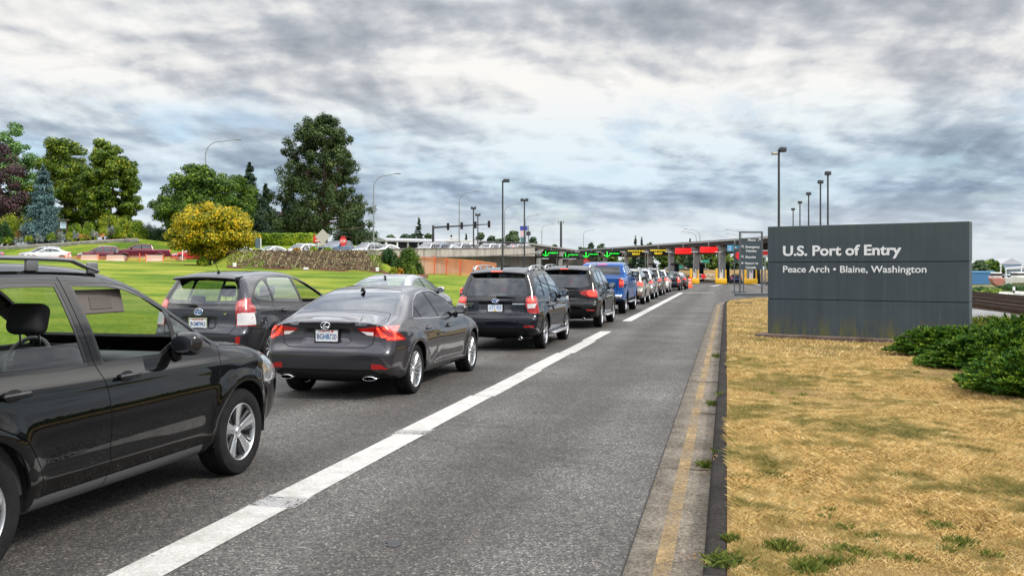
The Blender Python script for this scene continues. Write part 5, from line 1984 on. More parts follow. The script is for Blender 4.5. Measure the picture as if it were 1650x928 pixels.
# ------------------------------------------------------------------ foliage
def leafmat(name, dark, light, tip=None, scale=0.35, transl=0.25, rough=0.6, pos=(0.30, 0.62, 0.80)):
 if name in MATS:
  return MATS[name]
 m = bpy.data.materials.new(name)
 m.use_nodes = True
 t = NT(m.node_tree)
 tc = t.n('ShaderNodeTexCoord')
 geo = t.n('ShaderNodeNewGeometry')
 n = t.n('ShaderNodeTexNoise', ins={'Vector': (tc, 'Object'), 'Scale': scale, 'Detail': 5.0, 'Roughness': 0.6})
 s = t.math('MULTIPLY_ADD', (geo, 'Random Per Island'), 0.42, (n, 0))
 s = t.math('SUBTRACT', s, 0.21)
 stops = [(pos[0], dark), (pos[1], light)]
 if tip:
  stops.append((pos[2], tip))
 c = t.ramp(s, stops)
 p = t.n('ShaderNodeBsdfPrincipled', ins={'Base Color': c, 'Roughness': rough, 'Specular IOR Level': 0.25})
 tr = t.n('ShaderNodeBsdfTranslucent', ins={0: c})
 mx = t.n('ShaderNodeMixShader', ins={0: transl, 1: p, 2: tr})
 t.n('ShaderNodeOutputMaterial', ins={0: mx})
 MATS[name] = m
 return m


def leaves(C, N, size, asp=1.0, jit=0.5, up=0.0, rg=rng):
 """one quad per centre, facing roughly along N"""
 n = len(C)
 N = N + rg.normal(0, jit, (n, 3))
 N[:, 2] += up
 N /= np.maximum(np.linalg.norm(N, axis=1), 1e-6)[:, None]
 A = np.cross(N, rg.normal(0, 1, (n, 3)))
 A /= np.maximum(np.linalg.norm(A, axis=1), 1e-6)[:, None]
 B = np.cross(N, A)
 s = size * rg.uniform(0.6, 1.35, n)[:, None]
 A = A * s * 0.5
 B = B * s * 0.5 * asp
 V = np.stack([C - A, C - B * 0.9 + A * 0.15, C + A, C + B], 1).reshape(-1, 3)
 Q = np.arange(4 * n).reshape(-1, 4)
 return V, Q


def rand_dir(n, rg=rng):
 v = rg.normal(0, 1, (n, 3))
 return v / np.linalg.norm(v, axis=1)[:, None]


def limb_set(mb, base, top, targets, r0, n=6, wob=0.25):
 """trunk from base to top with limbs towards targets"""
 base, top = Vector(base), Vector(top)
 pts = []
 for k in range(7):
  q = k / 6
  p = base.lerp(top, q) + Vector((random.uniform(-wob, wob), random.uniform(-wob, wob), 0)) * (1 if 0 < k < 6 else 0)
  pts.append(p)
 mb.tube(pts, [r0 * (1.25 if k == 0 else 1) * (1 - 0.80 * k / 6) for k in range(7)], 8)
 for tgt in targets:
  tgt = Vector(tgt)
  q = min(0.92, max(0.12, (tgt.z - base.z) / max(top.z - base.z, 0.1) * 0.75 - 0.05 + random.uniform(-0.05, 0.05)))
  a = base.lerp(top, q)
  mid = a.lerp(tgt, 0.5) + Vector((random.uniform(-1, 1), random.uniform(-1, 1), 0.5)) * (tgt - a).length * 0.10
  rr = r0 * (1 - 0.75 * q) * 0.42
  mb.tube([a, mid, tgt], [rr, rr * 0.65, rr * 0.22], 5)


BARK = pmat('bark', (0.085, 0.065, 0.05), rough=0.95, bump=(9, 0.05), var=(3, 0.4))
BARKP = pmat('pine_bark', (0.13, 0.085, 0.06), rough=0.95, bump=(7, 0.05), var=(2, 0.4))
BARKW = pmat('pale_bark', (0.42, 0.39, 0.35), rough=0.9, var=(6, 0.3))


def broadleaf(name, label, cat, p, z0, top, rx, leaf, n=26000, size=0.30, crown_base=0.22, nclump=130, trunk_r=0.35, squash=1.0, cl=0.2, bark=None, stems=1, group=None, shape=1.0, rz=None, lean=0.0, solid=False):
 """tree with a clumpy crown; p = ground point, top = height above ground, rx = crown radius"""
 rg = np.random.default_rng(abs(hash(label)) % 100000 if False else int(abs(p.x * 131 + p.y * 71 + top * 17)) % 99991)
 root = empty(name, (p.x, p.y, z0), 0, label, cat, group)
 cz0 = top * crown_base
 ch = top - cz0
 c0 = np.array([lean, 0, cz0 + ch / 2])
 d = rand_dir(nclump, rg)
 rad = rg.uniform(0.25, 1.0, nclump)**0.45
 w = 1.0 - 0.12 * np.clip(-d[:, 2], 0, 1)**2 - 0.18 * np.clip(d[:, 2], 0, 1) * shape
 P = c0 + d * rad[:, None] * np.array([rx, rx * squash, ch / 2])[None] * (0.92 - cl * 0.5) * np.stack([w, w, np.ones(nclump)], 1)
 bump_ = 1 + 0.13 * np.sin(d[:, 0] * 5 + p.x) * np.cos(d[:, 2] * 4 + p.y)
 P = c0 + (P - c0) * bump_[:, None]
 cr = rg.uniform(0.6, 1.25, nclump) * cl * rx
 per = np.maximum(20, (n * cr**2 / (cr**2).sum()).astype(int))
 Cs, Ns = [], []
 for k in range(nclump):
  dd = rand_dir(per[k], rg)
  rr = rg.uniform(0.15, 1.0, per[k])**0.4
  q = P[k] + dd * rr[:, None] * cr[k] * np.array([1.15, 1.15, 0.75])
  Cs.append(q)
  Ns.append(dd + np.array([0, 0, 0.35]))
 C = np.concatenate(Cs)
 N = np.concatenate(Ns)
 V, Q = leaves(C, N, size, 0.75, 0.45, rg=rg)
 fl = obj('crown', npmesh('crown', V, Q), leaf, root, smooth=False)
 mb = MB()
 idx = rg.choice(nclump, min(nclump, 16), replace=False)
 if stems == 1:
  limb_set(mb, (0, 0, -0.3), (lean * 0.8, 0, cz0 + ch * 0.72), [P[i] for i in idx], trunk_r)
 else:
  for s in range(stems):
   a = 2 * math.pi * s / stems + 0.4
   tgt = P[idx[s]]
   mb.tube([(0.25 * math.cos(a), 0.25 * math.sin(a), -0.2), (0.7 * math.cos(a), 0.6 * math.sin(a), top * 0.16),
             (1.3 * math.cos(a), 1.2 * math.sin(a), top * 0.36), tuple(tgt)], [trunk_r, trunk_r * 0.8, trunk_r * 0.6, trunk_r * 0.2], 7)
 auto_smooth(mb.build('trunk', bark or BARK, root), 60)
 return root


def conifer(name, label, cat, p, z0, top, rx, leaf, n=22000, size=0.26, layers=26, droop=0.25, base=0.06, trunk_r=0.25, group=None, irregular=0.15, blunt=0.0):
 rg = np.random.default_rng(int(abs(p.x * 31 + p.y * 17 + top * 7)) % 99991)
 root = empty(name, (p.x, p.y, z0), 0, label, cat, group)
 Cs, Ns = [], []
 mb = MB()
 mb.tube([(0, 0, -0.3), (0, 0, top * 0.5), (0, 0, top * 0.97)], [trunk_r, trunk_r * 0.55, trunk_r * 0.08], 8)
 nb_tot = 0
 for L in range(layers):
  q = L / (layers - 1)
  z0_ = top * (base + (0.97 - base) * q)
  rr = rx * ((1 - q)**(0.85 - 0.35 * blunt)) + 0.05 * rx
  nb = max(4, int(6 + 5 * (1 - q)))
  for b in range(nb):
   a = rg.uniform(0, 2 * math.pi)
   z = z0_ + rg.uniform(-0.6, 0.6) * top / layers
   ln = rr * rg.uniform(1 - irregular * 2, 1 + irregular)
   m = max(8, int(n / layers / nb * (0.35 + 1.3 * (1 - q))))
   t_ = rg.uniform(0.05, 1.0, m)**0.75
   wid = 0.26 * ln * (1 - 0.6 * t_) + 0.08
   off = rg.normal(0, 1, m) * wid
   x = t_ * ln * math.cos(a) - off * math.sin(a)
   y = t_ * ln * math.sin(a) + off * math.cos(a)
   zz = z - droop * t_ * ln + 0.18 * droop * ln * t_**3 * 2 + rg.normal(0, 0.07 * ln + 0.06, m)
   Cs.append(np.stack([x, y, zz], 1))
   Ns.append(np.stack([np.full(m, 0.4 * math.cos(a)), np.full(m, 0.4 * math.sin(a)), np.full(m, 0.9)], 1))
   if b % 2 == 0:
    mb.tube([(0, 0, z), (ln * 0.8 * math.cos(a), ln * 0.8 * math.sin(a), z - droop * ln * 0.75)], [trunk_r * 0.2 * (1 - q) + 0.01, 0.01], 4)
 V, Q = leaves(np.concatenate(Cs), np.concatenate(Ns), size, 0.55, 0.5, rg=rg)
 obj('crown', npmesh('crown', V, Q), leaf, root, smooth=False)
 mb.build('trunk', BARKP, root)
 return root


def pine(name, label, cat, p, z0, top, rx, leaf, n=42000, size=0.26, group=None):
 """tall open pine: several leaders, tufts at the ends of rising limbs, gaps between"""
 rg = np.random.default_rng(23)
 root = empty(name, (p.x, p.y, z0), 0, label, cat, group)
 mb = MB()
 T = []
 leaders = [((0, 0), (0.2, 0.3), 1.0, 0.55), ((0.2, 0), (2.6, 0.5), 0.86, 0.34), ((-0.2, 0), (-2.6, -0.4), 0.80, 0.34), ((0.1, 0.2), (1.2, -1.8), 0.9, 0.3)]
 for (b0, t0, hh, r) in leaders:
  pts = [Vector((b0[0], b0[1], -0.3)), Vector((b0[0] + (t0[0] - b0[0]) * 0.25, b0[1] + (t0[1] - b0[1]) * 0.2, top * 0.25)),
           Vector((b0[0] + (t0[0] - b0[0]) * 0.7, t0[1] * 0.7, top * 0.55 * hh)), Vector((t0[0], t0[1], top * 0.96 * hh))]
  mb.tube(pts, [r, r * 0.85, r * 0.55, r * 0.1], 8)
 nl = 190
 for i in range(nl):
  q = (i + rg.uniform(0, 1)) / nl
  z = top * (0.10 + 0.90 * q)
  env = np.interp(q, [0, 0.12, 0.28, 0.5, 0.72, 0.88, 1.0], [1.0, 1.05, 0.97, 0.90, 0.76, 0.55, 0.16]) * rx
  a = rg.uniform(0, 2 * math.pi)
  ln = env * rg.uniform(0.45, 1.04)
  rise = np.interp(q, [0, 0.3, 1.0], [-0.10, 0.10, 0.45]) * ln * 0.6
  end = Vector((ln * math.cos(a), ln * math.sin(a), z + rg.normal(0, 0.35)))
  st = Vector((ln * 0.12 * math.cos(a), ln * 0.12 * math.sin(a), z - rise - 0.04 * top * (1 - q)))
  mid = st.lerp(end, 0.55) + Vector((0, 0, -0.05 * ln))
  mb.tube([st, mid, end], [0.11 * (1.1 - q), 0.07 * (1.1 - q), 0.02], 5)
  T.append((end, rg.uniform(0.55, 1.05) * (1.05 - 0.3 * q)))
  T.append((mid.lerp(end, 0.55) + Vector((rg.normal(0, .3), rg.normal(0, .3), 0.15)), rg.uniform(0.45, 0.9)))
  if rg.uniform() < 0.5:
   T.append((mid + Vector((rg.normal(0, .6), rg.normal(0, .6), rg.normal(0.2, .5))), rg.uniform(0.5, 0.9)))
 Cs, Ns = [], []
 per = n // len(T)
 for (c, r) in T:
  d = rand_dir(per, rg)
  d[:, 2] = d[:, 2] * 0.75 + 0.1
  rr = rg.uniform(0.1, 1.0, per)**0.5
  Cs.append(np.array(c[:]) + d * rr[:, None] * r * np.array([1.15, 1.15, 1.5]))
  Ns.append(d + np.array([0, 0, 0.4]))
 V, Q = leaves(np.concatenate(Cs), np.concatenate(Ns), size, 0.5, 0.5, rg=rg)
 obj('crown', npmesh('crown', V, Q), leaf, root, smooth=False)
 auto_smooth(mb.build('trunk', BARKP, root), 60)
 return root


def shrub(name, label, cat, p, z0, rx, ry, h, leaf, n=4000, size=0.12, nclump=30, group=None, boxy=False, rz=0.0, cl=0.32, stem=True):
 rg = np.random.default_rng(int(abs(p.x * 311 + p.y * 173 + rx * 77)) % 99991)
 root = empty(name, (p.x, p.y, z0), rz, label, cat, group)
 if boxy:
  C = rg.uniform(-1, 1, (n, 3))
  ax = rg.integers(0, 3, n)
  sg = rg.choice([-1, 1], n)
  for k in range(3):
   m = ax == k
   C[m, k] = sg[m] * rg.uniform(0.86, 1.04, m.sum())
  N = C.copy()
  C = C * np.array([rx, ry, h / 2]) + np.array([0, 0, h / 2])
  C += 0.05 * np.sin(C[:, [1, 0, 0]] * 4.0) * min(1, h)
 else:
  d = rand_dir(nclump, rg)
  d[:, 2] = np.abs(d[:, 2])
  P = d * np.array([rx, ry, h]) * (0.80 - cl * 0.3) * rg.uniform(0.45, 1.0, nclump)[:, None]**0.4
  Cs, Ns = [], []
  for k in range(nclump):
   dd = rand_dir(n // nclump, rg)
   rr = rg.uniform(0.2, 1, len(dd))**0.4
   Cs.append(P[k] + dd * rr[:, None] * np.array([rx, ry, h * 0.9]) * cl * rg.uniform(0.7, 1.2))
   Ns.append(dd + np.array([0, 0, 0.4]))
  C, N = np.concatenate(Cs), np.concatenate(Ns)
  C[:, 2] = np.abs(C[:, 2])
 V, Q = leaves(C, N, size, 0.7, 0.45, rg=rg)
 obj('foliage', npmesh('foliage', V, Q), leaf, root, smooth=False)
 if stem:
  mb = MB()
  for k in range(5):
   a = 2 * math.pi * k / 5
   mb.tube([(0, 0, -0.1), (rx * 0.3 * math.cos(a), ry * 0.3 * math.sin(a), h * 0.4), (rx * 0.6 * math.cos(a), ry * 0.6 * math.sin(a), h * 0.75)],
     [0.04 * h + 0.01, 0.025 * h + 0.005, 0.01], 5)
  mb.build('stems', BARK, root)
 return root


def juniper(label, p, z0, rx, ry, h, seed, rz=0.0, n_st=420):
 """low spreading juniper: arching stems feathered with small needles"""
 rg = np.random.default_rng(seed)
 root = empty('juniper_shrub', (p.x, p.y, z0), rz, label, 'shrub', 'junipers beside the sign')
 Cs, Ns = [], []
 VV, QQ = [], []
 mb = MB()
 for s in range(n_st):
  a = rg.uniform(0, 2 * math.pi)
  e = rg.uniform(0.05, 1.0)**0.55
  ln = e
  hx = h * (1.05 - 0.80 * e**1.7) * rg.uniform(0.55, 1.25)
  ex, ey = rx * ln * math.cos(a), ry * ln * math.sin(a)
  sx, sy = ex * rg.uniform(0.25, 0.5), ey * rg.uniform(0.25, 0.5)
  S0 = np.array([sx, sy, hx * 0.25])
  E0 = np.array([ex, ey, hx])
  M0 = (S0 + E0) / 2 + np.array([0, 0, hx * 0.22])
  m = 120
  t_ = rg.uniform(0.15, 1.0, m)
  B = ((1 - t_)**2)[:, None] * S0 + (2 * t_ * (1 - t_))[:, None] * M0 + (t_**2)[:, None] * E0
  B[:, 2] -= 0.05 * t_**4 * hx
  dirv = E0 - S0
  dirv /= np.linalg.norm(dirv)
  side = np.cross(dirv, [0, 0, 1])
  side /= np.linalg.norm(side) + 1e-9
  w = rg.choice([-1, 1], m) * rg.uniform(0.3, 1, m)
  lt = 0.115 * (1.15 - t_ * 0.7) * rg.uniform(0.7, 1.3, m)
  tipd = dirv[None] * 0.75 + side[None] * w[:, None] * 0.8 + rg.normal(0, 0.22, (m, 3)) + np.array([0, 0, 0.12])
  tipd /= np.linalg.norm(tipd, axis=1)[:, None]
  wv = np.cross(tipd, rg.normal(0, 1, (m, 3)))
  wv /= np.linalg.norm(wv, axis=1)[:, None]
  A = B - wv * 0.008
  Bb = B + wv * 0.008
  Md = B + tipd * (lt * 0.55)[:, None] + wv * 0.013
  Tp = B + tipd * lt[:, None]
  VV.append(np.stack([A, Bb, Md, Tp], 1).reshape(-1, 3))
  if s % 6 == 0:
   mb.tube([(0, 0, 0), tuple(S0), tuple(M0), tuple(E0)], [0.014, 0.01, 0.006, 0.002], 4)
 V = np.concatenate(VV)
 Q = np.arange(len(V)).reshape(-1, 4)
 obj('foliage', npmesh('foliage', V, Q), LF_JUN, root, smooth=False)
 mb.build('stems', BARK, root)
 return root


LF_JUN = leafmat('juniper_needles', (0.008, 0.040, 0.005), (0.065, 0.165, 0.014), (0.28, 0.38, 0.035), 3.2, 0.25, pos=(0.32, 0.58, 0.74))
LF_MAPLE = leafmat('maple_leaves', (0.022, 0.058, 0.005), (0.120, 0.185, 0.012), (0.40, 0.42, 0.035), 0.5)
LF_ROUND = leafmat('dense_green_leaves', (0.018, 0.052, 0.005), (0.085, 0.160, 0.014), (0.24, 0.32, 0.035), 0.5)
LF_GOLD = leafmat('golden_leaves', (0.05, 0.085, 0.006), (0.34, 0.33, 0.014), (0.74, 0.50, 0.02), 0.9, pos=(0.34, 0.52, 0.70))
LF_PURPLE = leafmat('copper_leaves', (0.023, 0.014, 0.019), (0.072, 0.038, 0.046), (0.160, 0.072, 0.072), 0.3, 0.1)
LF_PALE = leafmat('pale_green_leaves', (0.043, 0.109, 0.029), (0.145, 0.275, 0.072), (0.290, 0.420, 0.131), 0.3)
LF_SPRUCE = leafmat('blue_spruce_needles', (0.036, 0.080, 0.080), (0.123, 0.217, 0.225), (0.246, 0.377, 0.392), 0.8, 0.1)
LF_PINE = leafmat('pine_needles', (0.016, 0.036, 0.010), (0.055, 0.088, 0.022), (0.13, 0.165, 0.045), 0.6, 0.1)
LF_CON = leafmat('dark_conifer_needles', (0.014, 0.036, 0.020), (0.041, 0.080, 0.038), (0.087, 0.131, 0.058), 0.4, 0.1)
LF_YEL = leafmat('yellow_green_leaves', (0.102, 0.174, 0.012), (0.348, 0.406, 0.022), (0.696, 0.609, 0.043), 0.7)
LF_HEDGE = leafmat('hedge_leaves', (0.043, 0.116, 0.009), (0.232, 0.334, 0.017), (0.522, 0.551, 0.029), 0.5)
LF_DARK = leafmat('dark_shrub_leaves', (0.014, 0.051, 0.014), (0.043, 0.109, 0.026), (0.102, 0.189, 0.043), 0.8)
LF_ORANGE = leafmat('orange_shrub_leaves', (0.174, 0.123, 0.014), (0.493, 0.246, 0.022), (0.754, 0.435, 0.043), 0.9)
LF_FAR = leafmat('far_tree_leaves', (0.043, 0.080, 0.036), (0.102, 0.160, 0.065), (0.189, 0.246, 0.102), 0.12)
LF_SILVER = leafmat('silver_lavender_leaves', (0.145, 0.189, 0.145), (0.348, 0.392, 0.348), (0.435, 0.406, 0.609), 1.2)
LF_SCRUB = leafmat('scrub_leaves', (0.043, 0.087, 0.017), (0.160, 0.246, 0.029), (0.348, 0.392, 0.058), 0.6)


def grass_blades(name, n, area, zf, hgt, wid, mat, lean=0.5, dens=None, rg=rng):
 """one mesh of n three-cornered blades"""
 x = rg.uniform(area[0], area[1], n * 3)
 y = rg.uniform(area[2], area[3], n * 3)
 if dens is not None:
  k = rg.uniform(0, 1, len(x)) < dens(x, y)
  x, y = x[k], y[k]
 x, y = x[:n], y[:n]
 n = len(x)
 z = zf(x, y) - 0.004
 h = hgt(x, y) * rg.uniform(0.45, 1.25, n) if callable(hgt) else hgt * rg.uniform(0.45, 1.25, n)
 a = rg.uniform(0, 2 * math.pi, n)
 la = rg.uniform(0, 2 * math.pi, n)
 ll = h * rg.uniform(0.1, 1.0, n) * lean * 2
 w = wid * rg.uniform(0.6, 1.4, n)
 B = np.stack([x, y, z], 1)
 W = np.stack([np.cos(a), np.sin(a), 0 * a], 1) * w[:, None] / 2
 T = B + np.stack([np.cos(la) * ll, np.sin(la) * ll, h], 1)
 Md = B + np.stack([np.cos(la) * ll * 0.35, np.sin(la) * ll * 0.35, h * 0.6], 1)
 V = np.stack([B - W, B + W, Md + W * 0.8, T], 1).reshape(-1, 3)
 Q = np.arange(4 * n).reshape(-1, 4)
 o = obj(name, npmesh(name, V, Q), mat, None, smooth=False)
 return tag(o, kind='stuff')


def m_dryblade():
 m = bpy.data.materials.new('dry_grass_blades')
 m.use_nodes = True
 t = NT(m.node_tree)
 tc = t.n('ShaderNodeTexCoord')
 geo = t.n('ShaderNodeNewGeometry')
 co = (tc, 'Object')
 n = t.n('ShaderNodeTexNoise', ins={'Vector': co, 'Scale': 0.62, 'Detail': 5.0, 'Roughness': 0.62})
 g = t.n('ShaderNodeTexNoise', ins={'Vector': co, 'Scale': 4.6, 'Detail': 4.0})
 gr = t.math('MULTIPLY_ADD', (g, 0), 0.5, (n, 0))
 gr = t.math('MULTIPLY_ADD', (geo, 'Random Per Island'), 0.16, gr)
 gf = t.ramp(gr, [(0.80, (0,) * 3), (0.93, (0.88,) * 3)])
 s = t.math('MULTIPLY_ADD', (geo, 'Random Per Island'), 0.5, (n, 0))
 dry = t.ramp(s, [(0.40, (0.20, 0.13, 0.042)), (0.60, (0.47, 0.315, 0.11)), (0.82, (0.76, 0.56, 0.245)), (1.0, (0.88, 0.75, 0.45))])
 green = t.ramp((geo, 'Random Per Island'), [(0.0, (0.045, 0.065, 0.010)), (0.5, (0.12, 0.13, 0.022)), (1.0, (0.28, 0.22, 0.055))])
 c = t.mixc(gf, dry, green)
 p = t.n('ShaderNodeBsdfPrincipled', ins={'Base Color': (c, 2), 'Roughness': 0.7, 'Specular IOR Level': 0.2})
 tr = t.n('ShaderNodeBsdfTranslucent', ins={0: (c, 2)})
 mx = t.n('ShaderNodeMixShader', ins={0: 0.2, 1: p, 2: tr})
 t.n('ShaderNodeOutputMaterial', ins={0: mx})
 return m
# ------------------------------------------------------------------ planting of the park
def tp(px, D):
 p = at(px, D)
 return p, zl(p)


# big trees
def bl(name, label, px, D, top_py, hw, leaf, zb=None, **k):
 p, z = tp(px, D)
 if zb is not None:
  z = zb
 top = zat(top_py, D) - z
 return broadleaf(name, label, k.pop('cat', 'tree'), p, z, top, hw * D / FPX, leaf, **k)


TG = 'trees in the park'
bl('copper_beech', 'dark purple copper beech at the left edge of the park', -22, 138, 208, 72, LF_PURPLE, n=26000, size=0.34, crown_base=-0.12, group=TG, cl=0.20)
bl('lime_tree', 'light green tall tree rising behind the purple beech', 18, 165, 184, 58, LF_PALE, n=24000, size=0.40, crown_base=-0.05, group=TG, cl=0.18)
bl('maple_tree', 'large broad maple standing behind the blue spruce', 108, 142, 203, 66, LF_MAPLE, n=42000, size=0.34, crown_base=-0.14, nclump=230, group=TG, cl=0.155)
bl('maple_tree', 'large maple with its right side open to the sky, right of the info board', 180, 136, 212, 56, LF_MAPLE, n=42000, size=0.34, crown_base=-0.14, nclump=230, group=TG, cl=0.155)
bl('round_crown_tree', 'dense round dark green tree behind the golden tree', 335, 122, 258, 90, LF_ROUND, n=60000, size=0.30, crown_base=-0.10, nclump=260, group=TG, cl=0.13, shape=0.3)
bl('golden_tree', 'golden yellow small tree with pale stems beside the planted bank', 342, 86, 321, 75, LF_GOLD, n=50000, size=0.19, crown_base=0.03, nclump=120, group=TG, cl=0.21, shape=-0.4, bark=BARKW, stems=6, trunk_r=0.13)
p, z = tp(70, 120)
conifer('blue_spruce', 'blue spruce with tiered branches left of the info board', 'tree', p, z, zat(266, 120) - z, 36 * 120 / FPX, LF_SPRUCE, n=30000, size=0.22, layers=20, droop=0.12, base=0.03, group=TG, blunt=0.3)
p, z = tp(521, 135)
pine('pine_tree', 'tallest tree, an open crowned pine with bare inner limbs', 'tree', p, z, zat(194, 135) - z, 82 * 135 / FPX, LF_PINE, n=84000, size=0.33, group=TG)
for (px, D, ty, hw, lab, dr) in ((402, 150, 262, 34, 'dark conifer with a thin top just right of the round tree', 0.25), (428, 158, 296, 26, 'smaller dark conifer between the round tree and the pine', 0.25),
                (468, 150, 300, 32, 'dark conifer with drooping branches at the left foot of the pine', 0.35), (568, 150, 335, 36, 'low dark conifer at the right foot of the pine', 0.3)):
 p, z = tp(px, D)
 conifer('conifer_tree', lab, 'tree', p, z, zat(ty, D) - z, hw * D / FPX, LF_CON, n=26000, size=0.34, layers=24, droop=dr, irregular=0.3, group=TG, blunt=0.5)

# trees farther off: (px, D, top, half width, kind)
FG = 'trees beyond the park and the border plaza'
far = [(590, 190, 368, 26, 'b', 'mid green tree just right of the tall pine'), (618, 200, 382, 22, 'b', 'low tree behind the lamp post with the long arm'), (632, 215, 372, 14, 'b', 'small round tree left of the grey roofed building'),
         (657, 205, 372, 18, 'b', 'pale green tree beside the pointed conifer above the grey roof'), (675, 210, 353, 13, 'c', 'pointed conifer above the grey roofed building'), (690, 222, 372, 12, 'b', 'small tree right of the pointed conifer above the grey roof'),
         (727, 260, 379, 7, 'c', 'tiny pointed conifer over the far end of the grey roof'), (751, 262, 378, 5, 'c', 'tiny thin conifer over the white booth roof'),
         (774, 235, 368, 15, 'b', 'upright tree beside the last traffic light'), (793, 240, 374, 15, 'b', 'leafy tree behind the square headed lamp poles'), (806, 238, 376, 11, 'b', 'small tree beside the nearest square headed lamp pole'),
         (826, 225, 359, 17, 'b', 'tall pointed leafy tree left of the blue hanging banner'), (858, 240, 380, 14, 'b', 'dark tree right of the blue hanging banner'), (893, 262, 388, 9, 'b', 'low tree around the foot of the camera mast'),
         (937, 285, 393, 9, 'b', 'small tree at the bend of the canopy roof'), (953, 285, 387, 11, 'b', 'bushy tree just right of the bend of the canopy roof'), (970, 285, 389, 13, 'b', 'wide tree above the third green lane sign'),
         (1024, 275, 382, 8, 'c', 'pointed conifer over the first yellow lane sign'), (1034, 277, 384, 7, 'c', 'second pointed conifer over the first yellow lane sign'), (1047, 280, 386, 8, 'b', 'dark tree above the canopy between the yellow lane signs'),
         (1100, 262, 384, 8, 'b', 'round small tree above the first red lane sign'), (1112, 264, 386, 5, 'c', 'small pointed conifer above the canopy between the red lane signs')]
for i, (px, D, ty, hw, kd, lab) in enumerate(far):
 p = at(px, D)
 z0 = 1.5 if px > 700 else 4.0
 if kd == 'b':
  broadleaf('far_tree', lab, 'tree', p, z0, zat(ty, D) - z0, hw * D / FPX, LF_FAR if i % 3 else LF_CON, n=3600, size=0.62, crown_base=0.1, nclump=40, trunk_r=0.3, group=FG, cl=0.30)
 else:
  conifer('far_tree', lab, 'tree', p, z0, zat(ty, D) - z0, hw * D / FPX, LF_CON, n=2600, size=0.55, layers=12, group=FG, irregular=0.25)
und = [(958, 285, 402, 18), (985, 290, 405, 16), (1012, 285, 408, 17), (1040, 288, 404, 18), (1068, 280, 402, 18), (1092, 285, 400, 16), (1118, 282, 400, 18), (1142, 286, 398, 17), (1166, 280, 399, 18), (1192, 284, 400, 18), (1218, 282, 402, 18), (1246, 290, 404, 18)]
for i, (px, D, ty, hw) in enumerate(und):
 p = at(px, D)
 names = ['behind the fourth green lane sign', 'between the green and the yellow lane signs', 'below the first yellow lane sign', 'below the second yellow lane sign', 'right of the second yellow lane sign', 'below the left red lane sign',
           'between the two red lane signs', 'below the right red lane sign', 'above the middle yellow toll island', 'behind the lane direction sign', 'behind the right part of the lane direction sign', 'behind the left end of the big entry sign']
 broadleaf('far_tree', 'green tree seen under the canopy roof, ' + names[i], 'tree', p, -0.7, zat(ty, D) + 0.7, hw * D / FPX, (LF_FAR, LF_ROUND, LF_SCRUB)[i % 3], n=3600, size=0.6, crown_base=0.02, nclump=36, trunk_r=0.25, group=FG, cl=0.32)
# right side, beyond the railway
for (px, D, ty, hw, lab) in ((1578, 185, 416, 16, 'big dark tree left of the white pole beyond the railway'), (1598, 188, 413, 17, 'tallest tree of the clump beyond the railway'), (1610, 192, 421, 9, 'lower right tree of the clump beside the white pole'),
               (1568, 187, 432, 12, 'low tree at the right edge of the entry sign beyond the railway'), (1632, 215, 434, 13, 'tree left of the last tree at the right picture edge'), (1650, 205, 427, 16, 'tree at the right picture edge beyond the harbour'),
               (1690, 205, 424, 22, 'broad tree beyond the harbour, farthest right')):
 p = at(px, D)
 broadleaf('harbour_tree', lab, 'tree', p, -1.0, zat(ty, D) + 1.0, hw * D / FPX, LF_FAR if px != 1598 else LF_ROUND, n=6000, size=0.5, crown_base=0.03, nclump=50, trunk_r=0.3, group='trees beyond the railway', cl=0.28)

# shrubs of the garden
SG = 'garden shrubs on the slope'


def sh(label, px, D, hw, bot, top, leaf, name='garden_shrub', group=SG, **k):
 p = at(px, D)
 z = zl(p)
 h = (bot - top) * D / FPX
 k.setdefault('n', 4800)
 k.setdefault('size', 0.16)
 return shrub(name, label, 'shrub', p, max(z, zat(bot, D)) if abs(zat(bot, D) - z) < 1.0 else z, hw * 1.22 * D / FPX, hw * D / FPX * 0.8, max(0.3, (zat(top, D) - z) * 1.12), leaf, group=group, **k)


sh('dark green clipped ball shrub at the left picture edge', 6, 117, 15, 391, 362, LF_DARK)
sh('yellow green broad shrub behind the dark ball shrub', 14, 123, 30, 385, 353, LF_YEL)
sh('yellow green shrub with orange lower leaves left of the info board', 48, 123, 28, 385, 356, LF_YEL)
sh('orange leaved low shrub in front of the yellow shrubs', 76, 121, 20, 385, 366, LF_ORANGE)
sh('orange tinged low shrub left of the info board', 40, 120, 16, 388, 372, LF_ORANGE)
sh('mid green shrub right of the info board', 122, 125, 16, 378, 356, LF_HEDGE)
sh('green shrub behind the left bench', 143, 126, 14, 376, 357, LF_HEDGE)
sh('bright yellow green shrub over the right bench', 178, 127, 20, 378, 350, LF_YEL)
sh('yellow green rounded shrub right of the right bench', 200, 125, 18, 383, 353, LF_YEL)
sh('leafy green shrub at the end of the stone wall', 222, 122, 20, 389, 354, LF_HEDGE)
sh('cream flowering shrub beside the round tree', 243, 123, 13, 388, 358, LF_SILVER)
sh('dark green shrub under the round tree', 262, 122, 22, 397, 365, LF_DARK)
sh('dark shrub below the right side of the round tree', 398, 114, 20, 400, 372, LF_DARK)
sh('dark shrub between the golden tree and the planted bank', 368, 89, 16, 412, 398, LF_DARK)
